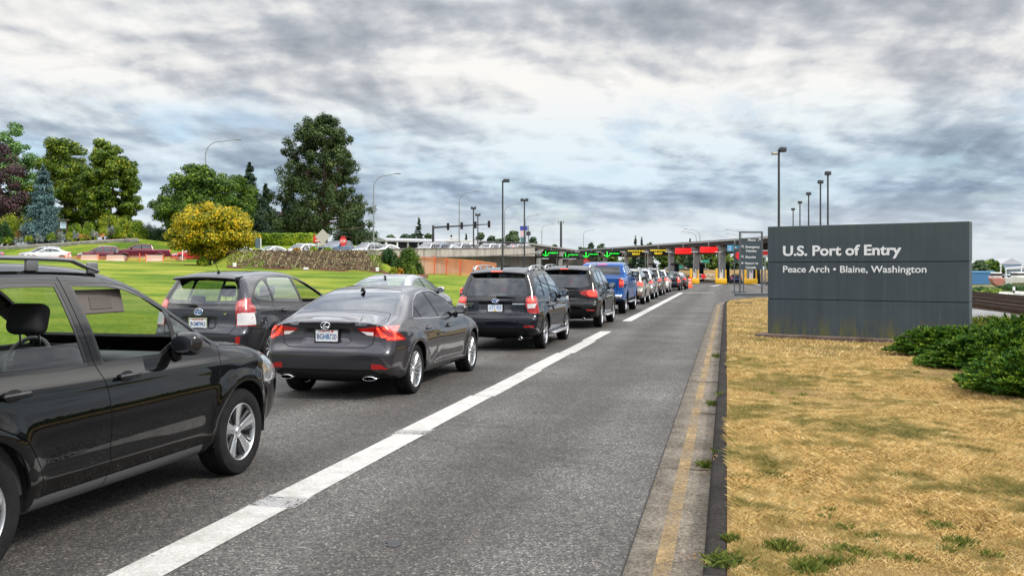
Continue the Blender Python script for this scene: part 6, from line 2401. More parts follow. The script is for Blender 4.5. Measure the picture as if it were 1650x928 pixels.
bed = [(12, 393, 10, 'green tuft at the left end of the stone wall'), (30, 391, 8, 'lavender tuft by the stone wall below the yellow shrubs'), (46, 390, 8, 'yellow green tuft over the stone wall'), (63, 389, 7, 'silvery tuft over the stone wall below the orange shrub'),
         (82, 387, 9, 'bright green tuft over the stone wall under the info board'), (99, 386, 8, 'silvery tuft just right of the info board foot'), (112, 385, 8, 'green tuft in the bed right of the info board'), (122, 384, 7, 'lavender tuft in the bed below the left bench'),
         (138, 383, 9, 'green spiky tuft below the left bench'), (152, 382, 8, 'yellow green tuft between the two benches'), (166, 380, 9, 'green tuft below the right bench'), (178, 378, 8, 'silvery grey tuft right of the right bench'), (190, 377, 9, 'green spiky tuft at the end of the flower bed')]
for i, (px, py, hw, lab) in enumerate(bed):
 sh(lab, px, 116.4 + 0.03 * i, hw, py, py - 9, (LF_HEDGE, LF_SILVER, LF_YEL, LF_SILVER)[i % 4], name='bedding_plant', group='bedding plants above the stone wall', n=700, size=0.12, stem=False, nclump=12)

# long clipped hedge
p = at(462, 116)
shrub('hedge', 'long clipped yellow green hedge on the slope behind the planted bank', 'hedge', p, zl(p) - 0.2, 44 * 116 / FPX, 1.2, zat(377, 116) - zl(p) + 0.2, LF_HEDGE, n=16000, size=0.2, boxy=True, rz=YAW - 0.10)
# shrubs on the crest of the bank
for (px, hw, t, leaf, lab) in ((478, 10, 397, LF_ORANGE, 'brownish low shrub on the bank crest before the white car'), (505, 9, 394, LF_YEL, 'yellow green low shrub on the bank crest under the red road sign'),
               (531, 14, 395, LF_HEDGE, 'green and rust low shrub on the bank crest below the diamond sign'), (412, 16, 400, LF_DARK, 'dark low shrub on the bank crest by the grey panel')):
 p = at(px, 84.5)
 shrub('crest_shrub', lab, 'shrub', p, zl(p) - 0.05, hw * 84.5 / FPX, 0.5, zat(t, 84.5) - zl(p), leaf, n=1800, size=0.11, group='low shrubs on the bank crest')
# shrubs at the right end of the bank
for (px, D, hw, bot, t, leaf, lab, sz, nn) in ((628, 83, 17, 426, 391, LF_DARK, 'dark green round bush at the right end of the planted bank', 0.14, 9000), (658, 78, 26, 430, 388, LF_ROUND, 'big round green bush in front of the concrete ramp wall', 0.14, 14000),
                   (634, 74, 9, 441, 427, LF_YEL, 'small yellow ball shrub left of its orange neighbour', 0.08, 3000), (645, 73.5, 7, 441, 428, LF_ORANGE, 'small orange ball shrub between two others', 0.08, 2400),
                   (666, 70, 10, 444, 427, LF_HEDGE, 'bright green ball shrub below the big round bush', 0.08, 3600), (327, 84, 13, 430, 412, LF_HEDGE, 'green bush at the foot of the golden tree', 0.12, 3000)):
 p = at(px, D)
 z = zl(p)
 shrub('ball_shrub', lab, 'shrub', p, z, hw * D / FPX, hw * D / FPX, zat(t, D) - z, leaf, n=nn, size=sz, group='shrubs around the planted bank', cl=0.26)

# planted bank: sloping stony face with rows of white flowers
def bank():
 V, Q, mi = [], [], []
 cols = 56
 rows = 7
 for i in range(cols + 1):
  px = 366 + (618 - 366) * i / cols
  e = min(1, min(i, cols - i) / 3.0)
  for j in range(rows + 1):
   q = j / rows
   D = 79.6 + 4.0 * q
   pxx = px + (0.5 - i / cols) * 34 * q
   p = at(pxx, D)
   zz = zl(at(px, 79.3)) + (zat(405, 83.6) - zl(at(px, 79.3))) * q * (0.4 + 0.6 * e)
   V.append((p.x, p.y, zz + 0.06 + rng.uniform(-0.05, 0.05)))
 for i in range(cols):
  for j in range(rows):
   a = i * (rows + 1) + j
   Q.append((a, a + rows + 1, a + rows + 2, a + 1))
 return npmesh('planted_bank', V, Q)


m_bank = m_ground('bank_stone_and_plants', [(0.30, (0.030, 0.022, 0.014)), (0.42, (0.075, 0.048, 0.028)), (0.58, (0.13, 0.085, 0.05)), (0.78, (0.20, 0.15, 0.09))], 1.3, 7.0, 0.1)
bk_ = tag(obj('planted_bank', bank(), m_bank), 'brown stepped bank planted with dotted rows of white flowers above the lawn', 'planted bank')
fl = MB()
for r in range(15):
 for j in range(9):
  px = 384 + r * 15.2 + j * 1.6
  D = 80.0 + 3.5 * j / 8
  q = (D - 79.6) / 4
  px2 = px
  p = at(px2, D)
  zb = zl(at(px2, 79.3))
  z = zb + (zat(405, 83.6) - zb) * q + 0.12
  if random.random() < 0.8:
   fl.box((p.x, p.y, z), (0.10, 0.10, 0.10), rot=random.uniform(0, 3))
for k in range(320):
 px, q = random.uniform(374, 612), random.uniform(0.05, 0.95)
 D = 79.6 + 4 * q
 p = at(px, D)
 zb = zl(at(px, 79.3))
 fl.box((p.x, p.y, zb + (zat(405, 83.6) - zb) * q + 0.10), (0.07, 0.07, 0.07), rot=random.uniform(0, 3))
fo = fl.build('flowers', pmat('white_and_yellow_flowers', (0.50, 0.46, 0.26), rough=0.9, var=(2, 0.35)), bk_)
fo['kind'] = 'stuff'
pl_ = MB()
CB, NB = [], []
for k in range(5200):
 px, q = rng.uniform(366, 618), rng.uniform(0.0, 1.0)
 D = 79.6 + 4 * q
 p = at(px, D)
 zb = zl(at(px, 79.3))
 CB.append((p.x, p.y, zb + (zat(405, 83.6) - zb) * q + rng.uniform(0.06, 0.20)))
 NB.append((0, -0.5, 0.8))
V, Q = leaves(np.array(CB), np.array(NB), 0.12, 0.7, 0.6)
pf = obj('bank_plants', npmesh('bank_plants', V, Q), leafmat('bank_leaves', (0.022, 0.022, 0.010), (0.085, 0.062, 0.030), (0.14, 0.12, 0.05), 0.8), bk_, smooth=False)
pf['kind'] = 'stuff'
# mulch beds: under the golden tree, along the bank foot
def strip_sheet(name, pxs, D0, D1, mat, dz=0.03, n=24):
 V, Q = [], []
 for i in range(n + 1):
  px = pxs[0] + (pxs[1] - pxs[0]) * i / n
  for j in range(4):
   D = D0 + (D1 - D0) * j / 3
   p = at(px, D + 0.35 * math.sin(px * 0.11) * (j == 0))
   V.append((p.x, p.y, zl(p) + dz))
 for i in range(n):
  for j in range(3):
   a = i * 4 + j
   Q.append((a, a + 4, a + 5, a + 1))
 return tag(obj(name, npmesh(name, V, Q), mat), kind='structure')


strip_sheet('mulch_bed', (296, 384), 83.2, 86.5, M_MULCH)
strip_sheet('mulch_bed', (366, 700), 78.4, 79.9, M_MULCH)
strip_sheet('mulch_bed', (618, 690), 69.0, 78.6, M_MULCH, 0.04)
strip_sheet('flower_bed_soil', (-40, 215), 115.8, 119.0, M_MULCH, 0.06)
# flood-light boxes at the bank foot
for (px, lab) in ((378, 'white flood light box at the left foot of the planted bank'), (493, 'low pale flood light box at the middle foot of the planted bank'), (608, 'white flood light box at the right foot of the planted bank')):
 p = at(px, 78.6)
 z = zl(p)
 e = empty('flood_light', (p.x, p.y, z), YAW, lab, 'flood light', 'flood lights at the bank foot')
 m = MB().box((0, 0, 0.27 if px != 493 else 0.14), (0.26 if px != 493 else 0.4, 0.2, 0.36 if px != 493 else 0.2), bev=0.03)
 m.build('housing', pmat('white_enamel', (0.72, 0.72, 0.70), rough=0.4), e)
 MB().box((0, 0, 0.05), (0.12, 0.12, 0.1)).build('base', BLKP, e)

# low stone wall of the flower bed
wm = MB()
for i in range(150):
 px = -60 + 282 * i / 150
 for c in range(3):
  D = 115.6 - 0.06 * c
  p = at(px + (1.0 if c % 2 else 0), D)
  yb = np.interp(px, [-60, 0, 80, 150, 200, 225], [399, 397, 393, 388, 383, 382])
  z = zl(at(px, 115.2)) - 0.05 + c * 0.19
  wm.box((p.x, p.y, z + 0.05), (0.36, 0.34, 0.19), rot=YAW + random.uniform(-0.08, 0.08), bev=0.03, seg=1)
tag(wm.build('stone_wall', pmat('dry_stone', (0.30, 0.29, 0.27), rough=0.95, var=(2.2, 0.4))), 'low grey dry stone wall holding the flower bed', 'stone wall')
# lawn tongue is raised to the wall foot by a soil backing
# benches
bmat = pmat('orange_bench_wood', (0.46, 0.19, 0.07), rough=0.6, var=(5, 0.25))
for (px, lab) in ((134, 'orange wooden park bench, the left one of the pair behind the flower bed'), (158, 'orange wooden park bench, the right one of the pair behind the flower bed')):
 D = 119.5
 p = at(px, D)
 z = zl(p)
 e = empty('park_bench', (p.x, p.y, z), YAW, lab, 'bench', 'benches in the park')
 MB().box((0, 0, 0.45), (1.55, 0.5, 0.08), bev=0.01).build('seat', bmat, e)
 MB().box((0, 0.28, 0.74), (1.55, 0.06, 0.42), bev=0.01).build('backrest', bmat, e)
 for sx in (-0.65, 0.65):
  MB().box((sx, 0, 0.21), (0.08, 0.45, 0.42)).build('leg', BLKP, e)
# info board
D = 118.5
p = at(102, D)
z = zl(p)
e = empty('information_board', (p.x, p.y, z), YAW, 'small roofed information board with a pale blue poster', 'information board')
zt_, zb_ = zat(355, D) - z, zat(369, D) - z
wood = pmat('dark_wood', (0.10, 0.07, 0.045), rough=0.85)
for sx in (-0.42, 0.42):
 MB().box((sx, 0, zt_ / 2), (0.10, 0.10, zt_)).build('post', wood, e)
MB().box((0, -0.06, (zt_ + zb_) / 2 - 0.05), (0.74, 0.05, zt_ - zb_ - 0.2)).build('panel', pmat('poster_pale_blue', (0.42, 0.55, 0.66), rough=0.5, var=(3, 0.3)), e)
MB().box((0, 0, zt_ + 0.02), (1.35, 0.7, 0.09), rot=Matrix.Rotation(R(6), 4, 'X')).build('roof', wood, e)

# ------------------------------------------------------------------ the big entry sign
sa, sb = at(1237, 21.0), at(1562, 18.6)
su = (sb - sa).normalized()
sl = (sb - sa).length
sang = math.atan2(su.y, su.x)


def m_sign():
 m = bpy.data.materials.new('slate_blue_sign_panel')
 m.use_nodes = True
 t = NT(m.node_tree)
 tc = t.n('ShaderNodeTexCoord')
 co = (tc, 'Object')
 mp = t.n('ShaderNodeMapping', ins={'Vector': co, 'Scale': (9.0, 1.0, 0.35)})
 n = t.n('ShaderNodeTexNoise', ins={'Vector': mp, 'Scale': 1.0, 'Detail': 6.0, 'Roughness': 0.6})
 a = t.ramp((n, 0), [(0.25, (0.041, 0.056, 0.067)), (0.5, (0.050, 0.067, 0.079)), (0.75, (0.061, 0.079, 0.092))])
 n2 = t.n('ShaderNodeTexNoise', ins={'Vector': co, 'Scale': 1.1, 'Detail': 5.0})
 bl_ = t.ramp((n2, 0), [(0.3, (0.86,) * 3), (0.7, (1.10,) * 3)])
 c = t.mixc(1.0, a, bl_, 'MULTIPLY')
 # algae along the foot and a few drips from the top
 sp = t.n('ShaderNodeSeparateXYZ', ins={0: co})
 lowf = t.ramp((sp, 2), [(0.02, (1,) * 3), (0.30, (0.35,) * 3), (0.52, (0,) * 3)])
 mp2 = t.n('ShaderNodeMapping', ins={'Vector': co, 'Scale': (7.0, 1.0, 1.2)})
 n3 = t.n('ShaderNodeTexNoise', ins={'Vector': mp2, 'Scale': 1.0, 'Detail': 5.0, 'Roughness': 0.7})
 n3b = t.ramp((n3, 0), [(0.42, (0,) * 3), (0.62, (1,) * 3)])
 mid = t.math('MULTIPLY', lowf, n3b)
 c2 = t.mixc(mid, (c, 2), (0.13, 0.125, 0.03))
 # top-right pale drips
 mp3 = t.n('ShaderNodeMapping', ins={'Vector': co, 'Scale': (28.0, 1.0, 0.55)})
 n4 = t.n('ShaderNodeTexNoise', ins={'Vector': mp3, 'Scale': 1.0, 'Detail': 3.0})
 d1 = t.ramp((n4, 0), [(0.70, (0,) * 3), (0.76, (0.55,) * 3)])
 xr = t.math('MULTIPLY', (sp, 0), 0.2)
 xm = t.ramp(xr, [(0.66, (0,) * 3), (0.70, (1,) * 3), (0.74, (1,) * 3), (0.76, (0,) * 3)])
 d2 = t.math('MULTIPLY', d1, xm)
 c3 = t.mixc(d2, (c2, 2), (0.42, 0.43, 0.42))
 topf = t.math('MULTIPLY_ADD', (sp, 2), 1.0, -1.55)
 tf = t.ramp(topf, [(0.55, (0,) * 3), (0.92, (0.5,) * 3)])
 n5 = t.math('MULTIPLY', tf, n3b)
 c4 = t.mixc(n5, (c3, 2), (0.065, 0.075, 0.04))
 p = t.n('ShaderNodeBsdfPrincipled', ins={'Base Color': (c4, 2), 'Roughness': 0.5, 'Specular IOR Level': 0.35})
 t.n('ShaderNodeOutputMaterial', ins={0: p})
 return m


SIGNM = m_sign()
Z0 = 0.14
e = empty('entry_sign', (sa.x, sa.y, Z0 + 0.03), sang, 'large slate grey monument sign reading U.S. Port of Entry', 'sign')
hts = [(0.0, 0.805), (0.820, 1.628), (1.643, 2.44)]
for i, (a, b) in enumerate(hts):
 q = MB().box((sl / 2, 0.16, (a + b) / 2), (sl, 0.32, b - a), bev=0.006, seg=1).build('sign_panel', SIGNM, e)
MB().box((sl / 2, 0.16, 1.22), (sl - 0.03, 0.27, 2.38)).build('sign_core', pmat('sign_joint', (0.012, 0.014, 0.016), rough=0.8), e)
MB().box((sl / 2 - 0.04, 0.12, -0.045), (sl + 0.36, 0.66, 0.16), bev=0.015).build('footing', m_concrete('footing_concrete', (0.16, 0.12, 0.10)), e)
LETT = pmat('white_lettering', (0.74, 0.75, 0.76), rough=0.45)
for (s, x, z, h, w, bold) in (('U.S. Port of Entry', 0.356, 1.785, 0.222, 2.50, 0.028), ('Peace Arch • Blaine, Washington', 0.356, 1.412, 0.150, 2.985, 0.012)):
 me = text_mesh(s, h, w, bold, 0.012, spacing=1.0)
 me.transform(FR_BACK((x, -0.001, z)))
 obj('lettering', me, LETT, e, smooth=False)

# lane direction sign and the one behind it
def frame_sign(px0, px1, D, top, bot_panel, base, z0, label, back=False):
 a, b = at(px0, D), at(px1, D)
 w = (b - a).length
 H = zat(top, D) - z0
 e = empty('direction_sign', (a.x, a.y, z0), YAW, label, 'sign', 'framed signs on the verge')
 fm = pmat('grey_steel_frame', (0.085, 0.095, 0.105), rough=0.5, metal=0.3)
 for x in (0.05, w - 0.05):
  MB().box((x, 0, H / 2), (0.10, 0.10, H), bev=0.01).build('post', fm, e)
 MB().box((w / 2, 0, H - 0.05), (w, 0.101, 0.10), bev=0.01).build('top_rail', fm, e)
 MB().box((w / 2, 0, 0.0), (w + 0.5, 0.5, 0.16), bev=0.02).build('base_plate', fm, e)
 pz1 = H - 0.42
 pz0 = zat(bot_panel, D) - z0
 MB().box((w / 2, 0, (pz0 + pz1) / 2), (w - 0.2, 0.07, pz1 - pz0), bev=0.006).build('panel', pmat('dark_teal_sign', (0.035, 0.052, 0.062), rough=0.45), e)
 return e, w, pz0, pz1


e, w, pz0, pz1 = frame_sign(1191, 1229, 57, 373, 434.5, 474, 0.12, 'tall framed lane sign listing Nexus, Emergency Vehicles, Bicycles and Return to Canada')


def arrow(dx, dz, s):
 """stroked arrow prism polygon set around origin pointing to (dx,dz)"""
 L = math.hypot(dx, dz)
 ux, uz = dx / L, dz / L
 nx, nz = -uz, ux
 t = s * 0.11
 polys = [[(-ux * s / 2 + nx * t / 2, -uz * s / 2 + nz * t / 2), (-ux * s / 2 - nx * t / 2, -uz * s / 2 - nz * t / 2), (ux * s / 2 - nx * t / 2, uz * s / 2 - nz * t / 2), (ux * s / 2 + nx * t / 2, uz * s / 2 + nz * t / 2)]]
 tx, tz = ux * s / 2, uz * s / 2
 for sg in (1, -1):
  bx, bz = -ux * 0.7 + nx * sg * 0.7, -uz * 0.7 + nz * sg * 0.7
  ex, ez = tx + bx * s * 0.55, tz + bz * s * 0.55
  mx_, mz_ = -bz, bx
  polys.append([(tx + mx_ * t / 2, tz + mz_ * t / 2), (tx - mx_ * t / 2, tz - mz_ * t / 2), (ex - mx_ * t / 2, ez - mz_ * t / 2), (ex + mx_ * t / 2, ez + mz_ * t / 2)])
 return polys


def put_arrow(parent, x, y, z, dx, dz, s, mat, name='arrow'):
 m = MB()
 for k, pl in enumerate(arrow(dx, dz, s)):
  m.prism(pl, 0.01 + 0.002 * k, frame((x, y, z), (1, 0, 0), (0, 0, 1)))
 return m.build(name, mat, parent)


lines = [('Nexus', 386.2, 0.80, 'R', (1, 1)), ('Emergency', 397.5, 0.86, 'L', (-1, 1)), ('Vehicles', 404.0, 0.66, 'N', None), ('Bicycles', 413.8, 0.62, 'L', (-1, 1)), ('Return to', 423.8, 0.76, 'L', (-1, 0)), ('Canada', 430.5, 0.62, 'N', None)]
for (s, py, wd, kd, ar) in lines:
 zz = zat(py + 2.2, 57) - 0.12
 if kd == 'R':
  me = text_mesh(s, 0.15, 0.46, 0.006, 0.01)
  me.transform(FR_BACK((0.53, -0.037, zz)))
  put_arrow(e, 1.22, -0.036, zz + 0.08, 1, 1, 0.20, LETT)
 else:
  me = text_mesh(s, 0.15, wd, 0.006, 0.01)
  me.transform(FR_BACK((0.39, -0.037, zz)))
  if ar:
   put_arrow(e, 0.22, -0.036, zz + 0.08, ar[0], ar[1], 0.20 if ar[1] else 0.19, LETT)
 obj('lettering', me, LETT, e, smooth=False)
# second frame with a red prohibition disc, behind
e2 = empty('prohibition_sign', at(1190, 66, 0.02), YAW, 'round red prohibition sign on a thin frame behind the lane sign', 'sign')
fm = MATS['grey_steel_frame']
for x in (-0.30, 0.36):
 MB().box((x, 0, 1.75), (0.07, 0.07, 3.5)).build('post', fm, e2)
MB().box((0.03, -0.04, 2.62), (0.72, 0.04, 0.95), bev=0.005).build('panel', MATS['dark_teal_sign'], e2)
MB().lathe([(0.001, 0.0), (0.30, 0.0), (0.30, 0.03), (0.001, 0.03)], 28, 'Y', (0.06, -0.09, 2.60)).build('red_disc', pmat('sign_red', (0.62, 0.025, 0.03), rough=0.4), e2)
MB().box((0.03, 0, 0.02), (0.9, 0.3, 0.08)).build('base_plate', fm, e2)
# flat cover slab in the grass
p = at(1199, 41.5)
e = empty('cover_slab', (p.x, p.y, 0.125), YAW * 0.4, 'flat grey cover slab lying in the dry grass below the lane sign', 'cover slab')
MB().box((0, 0, 0.03), (0.78, 0.5, 0.06), bev=0.01).build('slab', KERBM, e)

# ------------------------------------------------------------------ lamps
GALV = pmat('galvanised_steel', (0.30, 0.31, 0.32), rough=0.45, metal=0.6)
DKM = pmat('dark_bronze_steel', (0.045, 0.05, 0.055), rough=0.5, metal=0.3)


def cobra(px, D, top, arm_px, z0, label):
 """tall lamp with a long curved arm; arm_px = pixel position of the lamp head"""
 p = at(px, D)
 H = zat(top, D) - z0
 L = (arm_px - px) * D / FPX
 e = empty('street_lamp', (p.x, p.y, z0), YAW, label, 'street lamp', 'street lamps with long curved arms')
 sg = 1 if L > 0 else -1
 L = abs(L)
 rb = min(1.9, L * 0.5)
 pts = [(0, 0, 0), (0, 0, H - rb * 1.15)]
 for k in range(1, 7):
  a = math.pi / 2 * k / 6
  pts.append((sg * (rb - rb * math.cos(a)), 0, H - rb * 1.15 + rb * math.sin(a)))
 pts.append((sg * (L - 0.35), 0, H - 0.02))
 m = MB().tube(pts, [0.11, 0.075] + [0.06] * 6 + [0.045], 8)
 auto_smooth(m.build('pole', GALV, e), 60)
 h = MB().box((sg * L, 0, H + 0.0), (0.75, 0.32, 0.14), bev=0.05)
 auto_smooth(h.build('lamp_head', GALV, e), 60)
 return e


cobra(331, 128, 225, 384, 4.3, 'street lamp with a long curved arm rising behind the round dark tree')
cobra(602, 122, 280, 641, 4.2, 'street lamp with a long curved arm right of the tall pine')
cobra(740, 150, 308, 769, 3.6, 'street lamp with a curved arm behind the traffic light mast')
cobra(813, 178, 329, 836, 3.6, 'street lamp with a curved arm behind the tallest square headed lamp')
cobra(847, 200, 346, 867, 3.6, 'street lamp with a curved arm right of the blue banner')
cobra(873, 215, 361, 891, 2.0, 'street lamp with a curved arm left of the camera mast')
cobra(940, 292, 370, 957, 0.0, 'small far street lamp with its arm to the right, over the canopy bend')
cobra(1128, 205, 369, 1105, 0.0, 'taller lamp of the far pair with arms left over the red lane sign')
cobra(1122, 215, 373, 1101, 0.0, 'lower lamp of the far pair with arms left over the red lane sign')
cobra(1196, 205, 370, 1172, 0.0, 'far street lamp with its arm to the left beside the lane sign, upper one')
cobra(1197, 215, 377, 1172, 0.0, 'far street lamp with its arm to the left beside the lane sign, lower one')


def shoebox(px, D, top, z0, label, heads=(1,), hw=0.62, grp='square headed lamp poles', base=True, camera=False):
 p = at(px, D)
 H = zat(top, D) - z0
 e = empty('lamp_pole', (p.x, p.y, z0), YAW, label, 'lamp pole', grp)
 MB().tube([(0, 0, 0), (0, 0, H)], [0.10, 0.075], 4 if False else 8).build('pole', DKM, e)
 for s in heads:
  m = MB().box((s * (hw / 2 + (0.06 if s else 0)), 0, H - 0.02), (hw, 0.45, 0.32), bev=0.03)
  auto_smooth(m.build('lamp_head', DKM, e), 40)
 MB().box((0, 0, 0.15), (0.34, 0.34, 0.3), bev=0.02).build('base', KERBM, e)
 if camera:
  m = MB().tube([(-0.1, 0, H - 0.28), (-0.42, -0.1, H - 0.30)], 0.09, 10)
  m.tube([(-0.42, -0.1, H - 0.30), (-0.50, -0.12, H - 0.31)], 0.11, 10)
  auto_smooth(m.build('camera', pmat('beige_camera', (0.30, 0.27, 0.22), rough=0.5), e), 40)
 return e


shoebox(1255, 64, 241, 0.1, 'nearest and tallest lamp pole behind the entry sign, with a beige camera', (1,), 0.42, camera=True, grp='lamp poles behind the entry sign')
for (px, D, t, lab) in ((1334, 80, 279, 'second tallest lamp pole, rightmost of the row behind the entry sign'), (1322, 88, 293, 'third tallest lamp pole, second from the right of the row behind the entry sign'),
      (1303, 102, 312, 'middle height lamp pole of the row behind the entry sign'), (1289, 117, 326, 'second lowest lamp pole behind the entry sign'), (1278, 132, 337, 'lowest lamp pole behind the entry sign')):
 shoebox(px, D, t, -0.6, lab, (0,), 0.46, grp='lamp poles behind the entry sign')
shoebox(810, 92, 291, -0.1, 'tallest square headed lamp pole with its head to the right, by the ramp wall', (1,), 0.62)
shoebox(845, 108, 322, -0.3, 'square headed lamp pole at the end of the ramp wall', (1, -1), 0.40)
shoebox(763, 112, 335, -0.3, 'square headed lamp pole before the ramp wall, left one of two', (1, -1), 0.26)
shoebox(770, 125, 346, -0.4, 'square headed lamp pole before the ramp wall, right one of two', (1, -1), 0.30)
# camera mast
p = at(904, 250)
e = empty('camera_mast', (p.x, p.y, -0.6), YAW, 'dark mast with a cage of cameras above the canopy roof', 'camera mast')
H = zat(357, 250) + 0.6
MB().tube([(0, 0, 0), (0, 0, H)], [0.36, 0.28], 8).build('mast', DKM, e)
m = MB().box((0, 0, H - 0.5), (1.5, 0.6, 0.12))
for sx in (-0.68, 0, 0.68):
 m.box((sx, 0, H - 0.15), (0.18, 0.4, 0.8))
m.build('camera_cage', GALV, e)

# traffic lights on a mast arm
D = 142
p = at(698, D)
z0 = 3.4
e = empty('traffic_signal', (p.x, p.y, z0), YAW, 'mast arm with four dark traffic lights over the ramp', 'traffic lights')
H = zat(365, D) - z0
MB().tube([(0, 0, 0), (0, 0, H + 0.15)], [0.22, 0.17], 8).build('mast', DKM, e)
L = 92 * D / FPX
MB().tube([(0, 0, H - 0.15), (L, 0, H + 0.35)], [0.15, 0.07], 8).build('mast_arm', DKM, e)
for px in (722, 744, 766, 788):
 x = (px - 698) * D / FPX
 o = MB().box((x, -0.15, H - 0.15 + 0.5 * x / L), (0.40, 0.28, 1.05), bev=0.04).build('signal_head', BLKP, e)
 ln = MB()
 for dz in (-0.32, 0, 0.32):
  ln.lathe([(0.001, -0.3), (0.12, -0.3), (0.13, -0.28)], 10, 'Y', (x, 0, H - 0.15 + 0.5 * x / L + dz))
 ln.build('lens', pmat('dark_lens', (0.03, 0.02, 0.02), rough=0.3), o)

# ------------------------------------------------------------------ concrete ramp wall with the deck behind it
RW = [(598, 90, 404), (640, 92.5, 401), (700, 101, 400), (770, 113, 400), (845, 126, 398.5), (862, 133, 397.5)]
def ramp_wall():
 e = empty('ramp_wall', (0, 0, 0), 0, 'long pale stained concrete ramp wall with a parapet behind the orange netting', 'retaining wall')
 body, par, band = MB(), MB(), MB()
 W_ = [(at(a, b), zat(c, b)) for a, b, c in RW]
 for k, ((p, z1), (q, z2)) in enumerate(zip(W_, W_[1:])):
  d = (q - p)
  d.normalize()
  n = Vector((-d.y, d.x, 0))
  for (mb, lo, hi, off, th) in ((body, -9, -0.92, 0.0, 0.5), (par, -0.90, -0.06, 0.03, 0.35), (band, -0.06, 0.03, -0.06, 0.52), (band, -1.02, -0.90, -0.07, 0.5)):
   vs = []
   for (P_, zz) in ((p, z1), (q, z2)):
    zlo = max(-0.9, zz + lo)
    for o in (off, off + th):
     for z in (zlo, zz + hi):
      vs.append(mb.bm.verts.new((P_.x + n.x * o, P_.y + n.y * o, z)))
   a0, a1, a2, a3, b0, b1, b2, b3 = vs
   for f in ((a0, b0, b1, a1), (a2, a3, b3, b2), (a1, b1, b3, a3), (a0, a2, b2, b0)) + (((a0, a1, a3, a2),) if k == 0 else ()) + (((b0, b2, b3, b1),) if k == len(W_) - 2 else ()):
    mb.bm.faces.new(f)
 cm = m_wall('ramp_concrete', (0.42, 0.385, 0.33))
 body.build('wall_face', cm, e)
 par.build('parapet', cm, e)
 band.build('coping', m_wall('coping_concrete', (0.22, 0.20, 0.18)), e)
 # panel at the foot and blue door
 return e


def m_wall(name, col):
 m = bpy.data.materials.new(name)
 m.use_nodes = True
 t = NT(m.node_tree)
 tc = t.n('ShaderNodeTexCoord')
 co = (tc, 'Object')
 mp = t.n('ShaderNodeMapping', ins={'Vector': co, 'Scale': (1.2, 1.2, 0.12)})
 n = t.n('ShaderNodeTexNoise', ins={'Vector': mp, 'Scale': 1.6, 'Detail': 6.0, 'Roughness': 0.65})
 n2 = t.n('ShaderNodeTexNoise', ins={'Vector': co, 'Scale': 0.5, 'Detail': 5.0})
 a = t.ramp((n, 0), [(0.32, tuple(c * 0.45 for c in col)), (0.5, tuple(c * 0.9 for c in col)), (0.7, col)])
 b = t.ramp((n2, 0), [(0.3, (0.8,) * 3), (0.7, (1.1,) * 3)])
 c = t.mixc(1.0, a, b, 'MULTIPLY')
 p = t.n('ShaderNodeBsdfPrincipled', ins={'Base Color': (c, 2), 'Roughness': 0.9})
 t.n('ShaderNodeOutputMaterial', ins={0: p})
 return m


ramp_wall()
p = at(814, 119.3)
e = empty('utility_door', (p.x, p.y, -0.6), YAW - 0.35, 'blue grey door in the ramp wall beside the tallest lamp pole', 'door')
MB().box((0, 0, 1.35), (0.95, 0.2, 2.5)).build('door_leaf', pmat('door_blue_grey', (0.07, 0.11, 0.15), rough=0.5), e)
MB().box((0, 0.03, 1.38), (1.15, 0.2, 2.65)).build('door_frame', DKM, e)

# orange safety netting
def netmat(name, col, fill):
 m = bpy.data.materials.new(name)
 m.use_nodes = True
 t = NT(m.node_tree)
 tc = t.n('ShaderNodeTexCoord')
 n = t.n('ShaderNodeTexNoise', ins={'Vector': (tc, 'Object'), 'Scale': 0.35, 'Detail': 2.0})
 br = t.n('ShaderNodeTexNoise', ins={'Vector': (tc, 'Object'), 'Scale': 14.0, 'Detail': 1.0})
 s = t.math('MULTIPLY_ADD', (br, 0), 0.35, (n, 0))
 f = t.ramp(s, [(0.40, (fill * 0.6,) * 3), (0.95, (fill * 1.6,) * 3)])
 p = t.n('ShaderNodeBsdfPrincipled', ins={'Base Color': (*col, 1), 'Roughness': 0.6})
 tr = t.n('ShaderNodeBsdfTransparent')
 mx = t.n('ShaderNodeMixShader', ins={0: f, 1: tr, 2: p})
 t.n('ShaderNodeOutputMaterial', ins={0: mx})
 return m


NETM = netmat('orange_netting', (0.95, 0.36, 0.20), 0.26)
POSTO = pmat('orange_post', (0.75, 0.13, 0.03), rough=0.5)


def net_fence(label, pts, posts, name='safety_fence', mat=None):
 """pts: (px, D, top py, bottom py)"""
 p0 = at(pts[0][0], pts[0][1])
 e = empty(name, (0, 0, 0), 0, label, 'fence', 'orange safety netting fences')
 m = MB()
 pr = None
 for (px, D, ty, by) in pts:
  p = at(px, D)
  zb_ = zl(p) if by is None else zat(by, D)
  a, b = m.bm.verts.new((p.x, p.y, zb_ + 0.03)), m.bm.verts.new((p.x, p.y, zat(ty, D)))
  if pr:
   m.bm.faces.new((pr[0], a, b, pr[1]))
  pr = (a, b)
 obj('netting', m.bm, mat or NETM, e, smooth=False)
 for (px, D, ty) in posts:
  p = at(px, D)
  z = zl(p)
  MB().tube([(p.x, p.y, z - 0.1), (p.x, p.y, zat(ty, D))], 0.045, 6).build('post', POSTO, e)
 return e


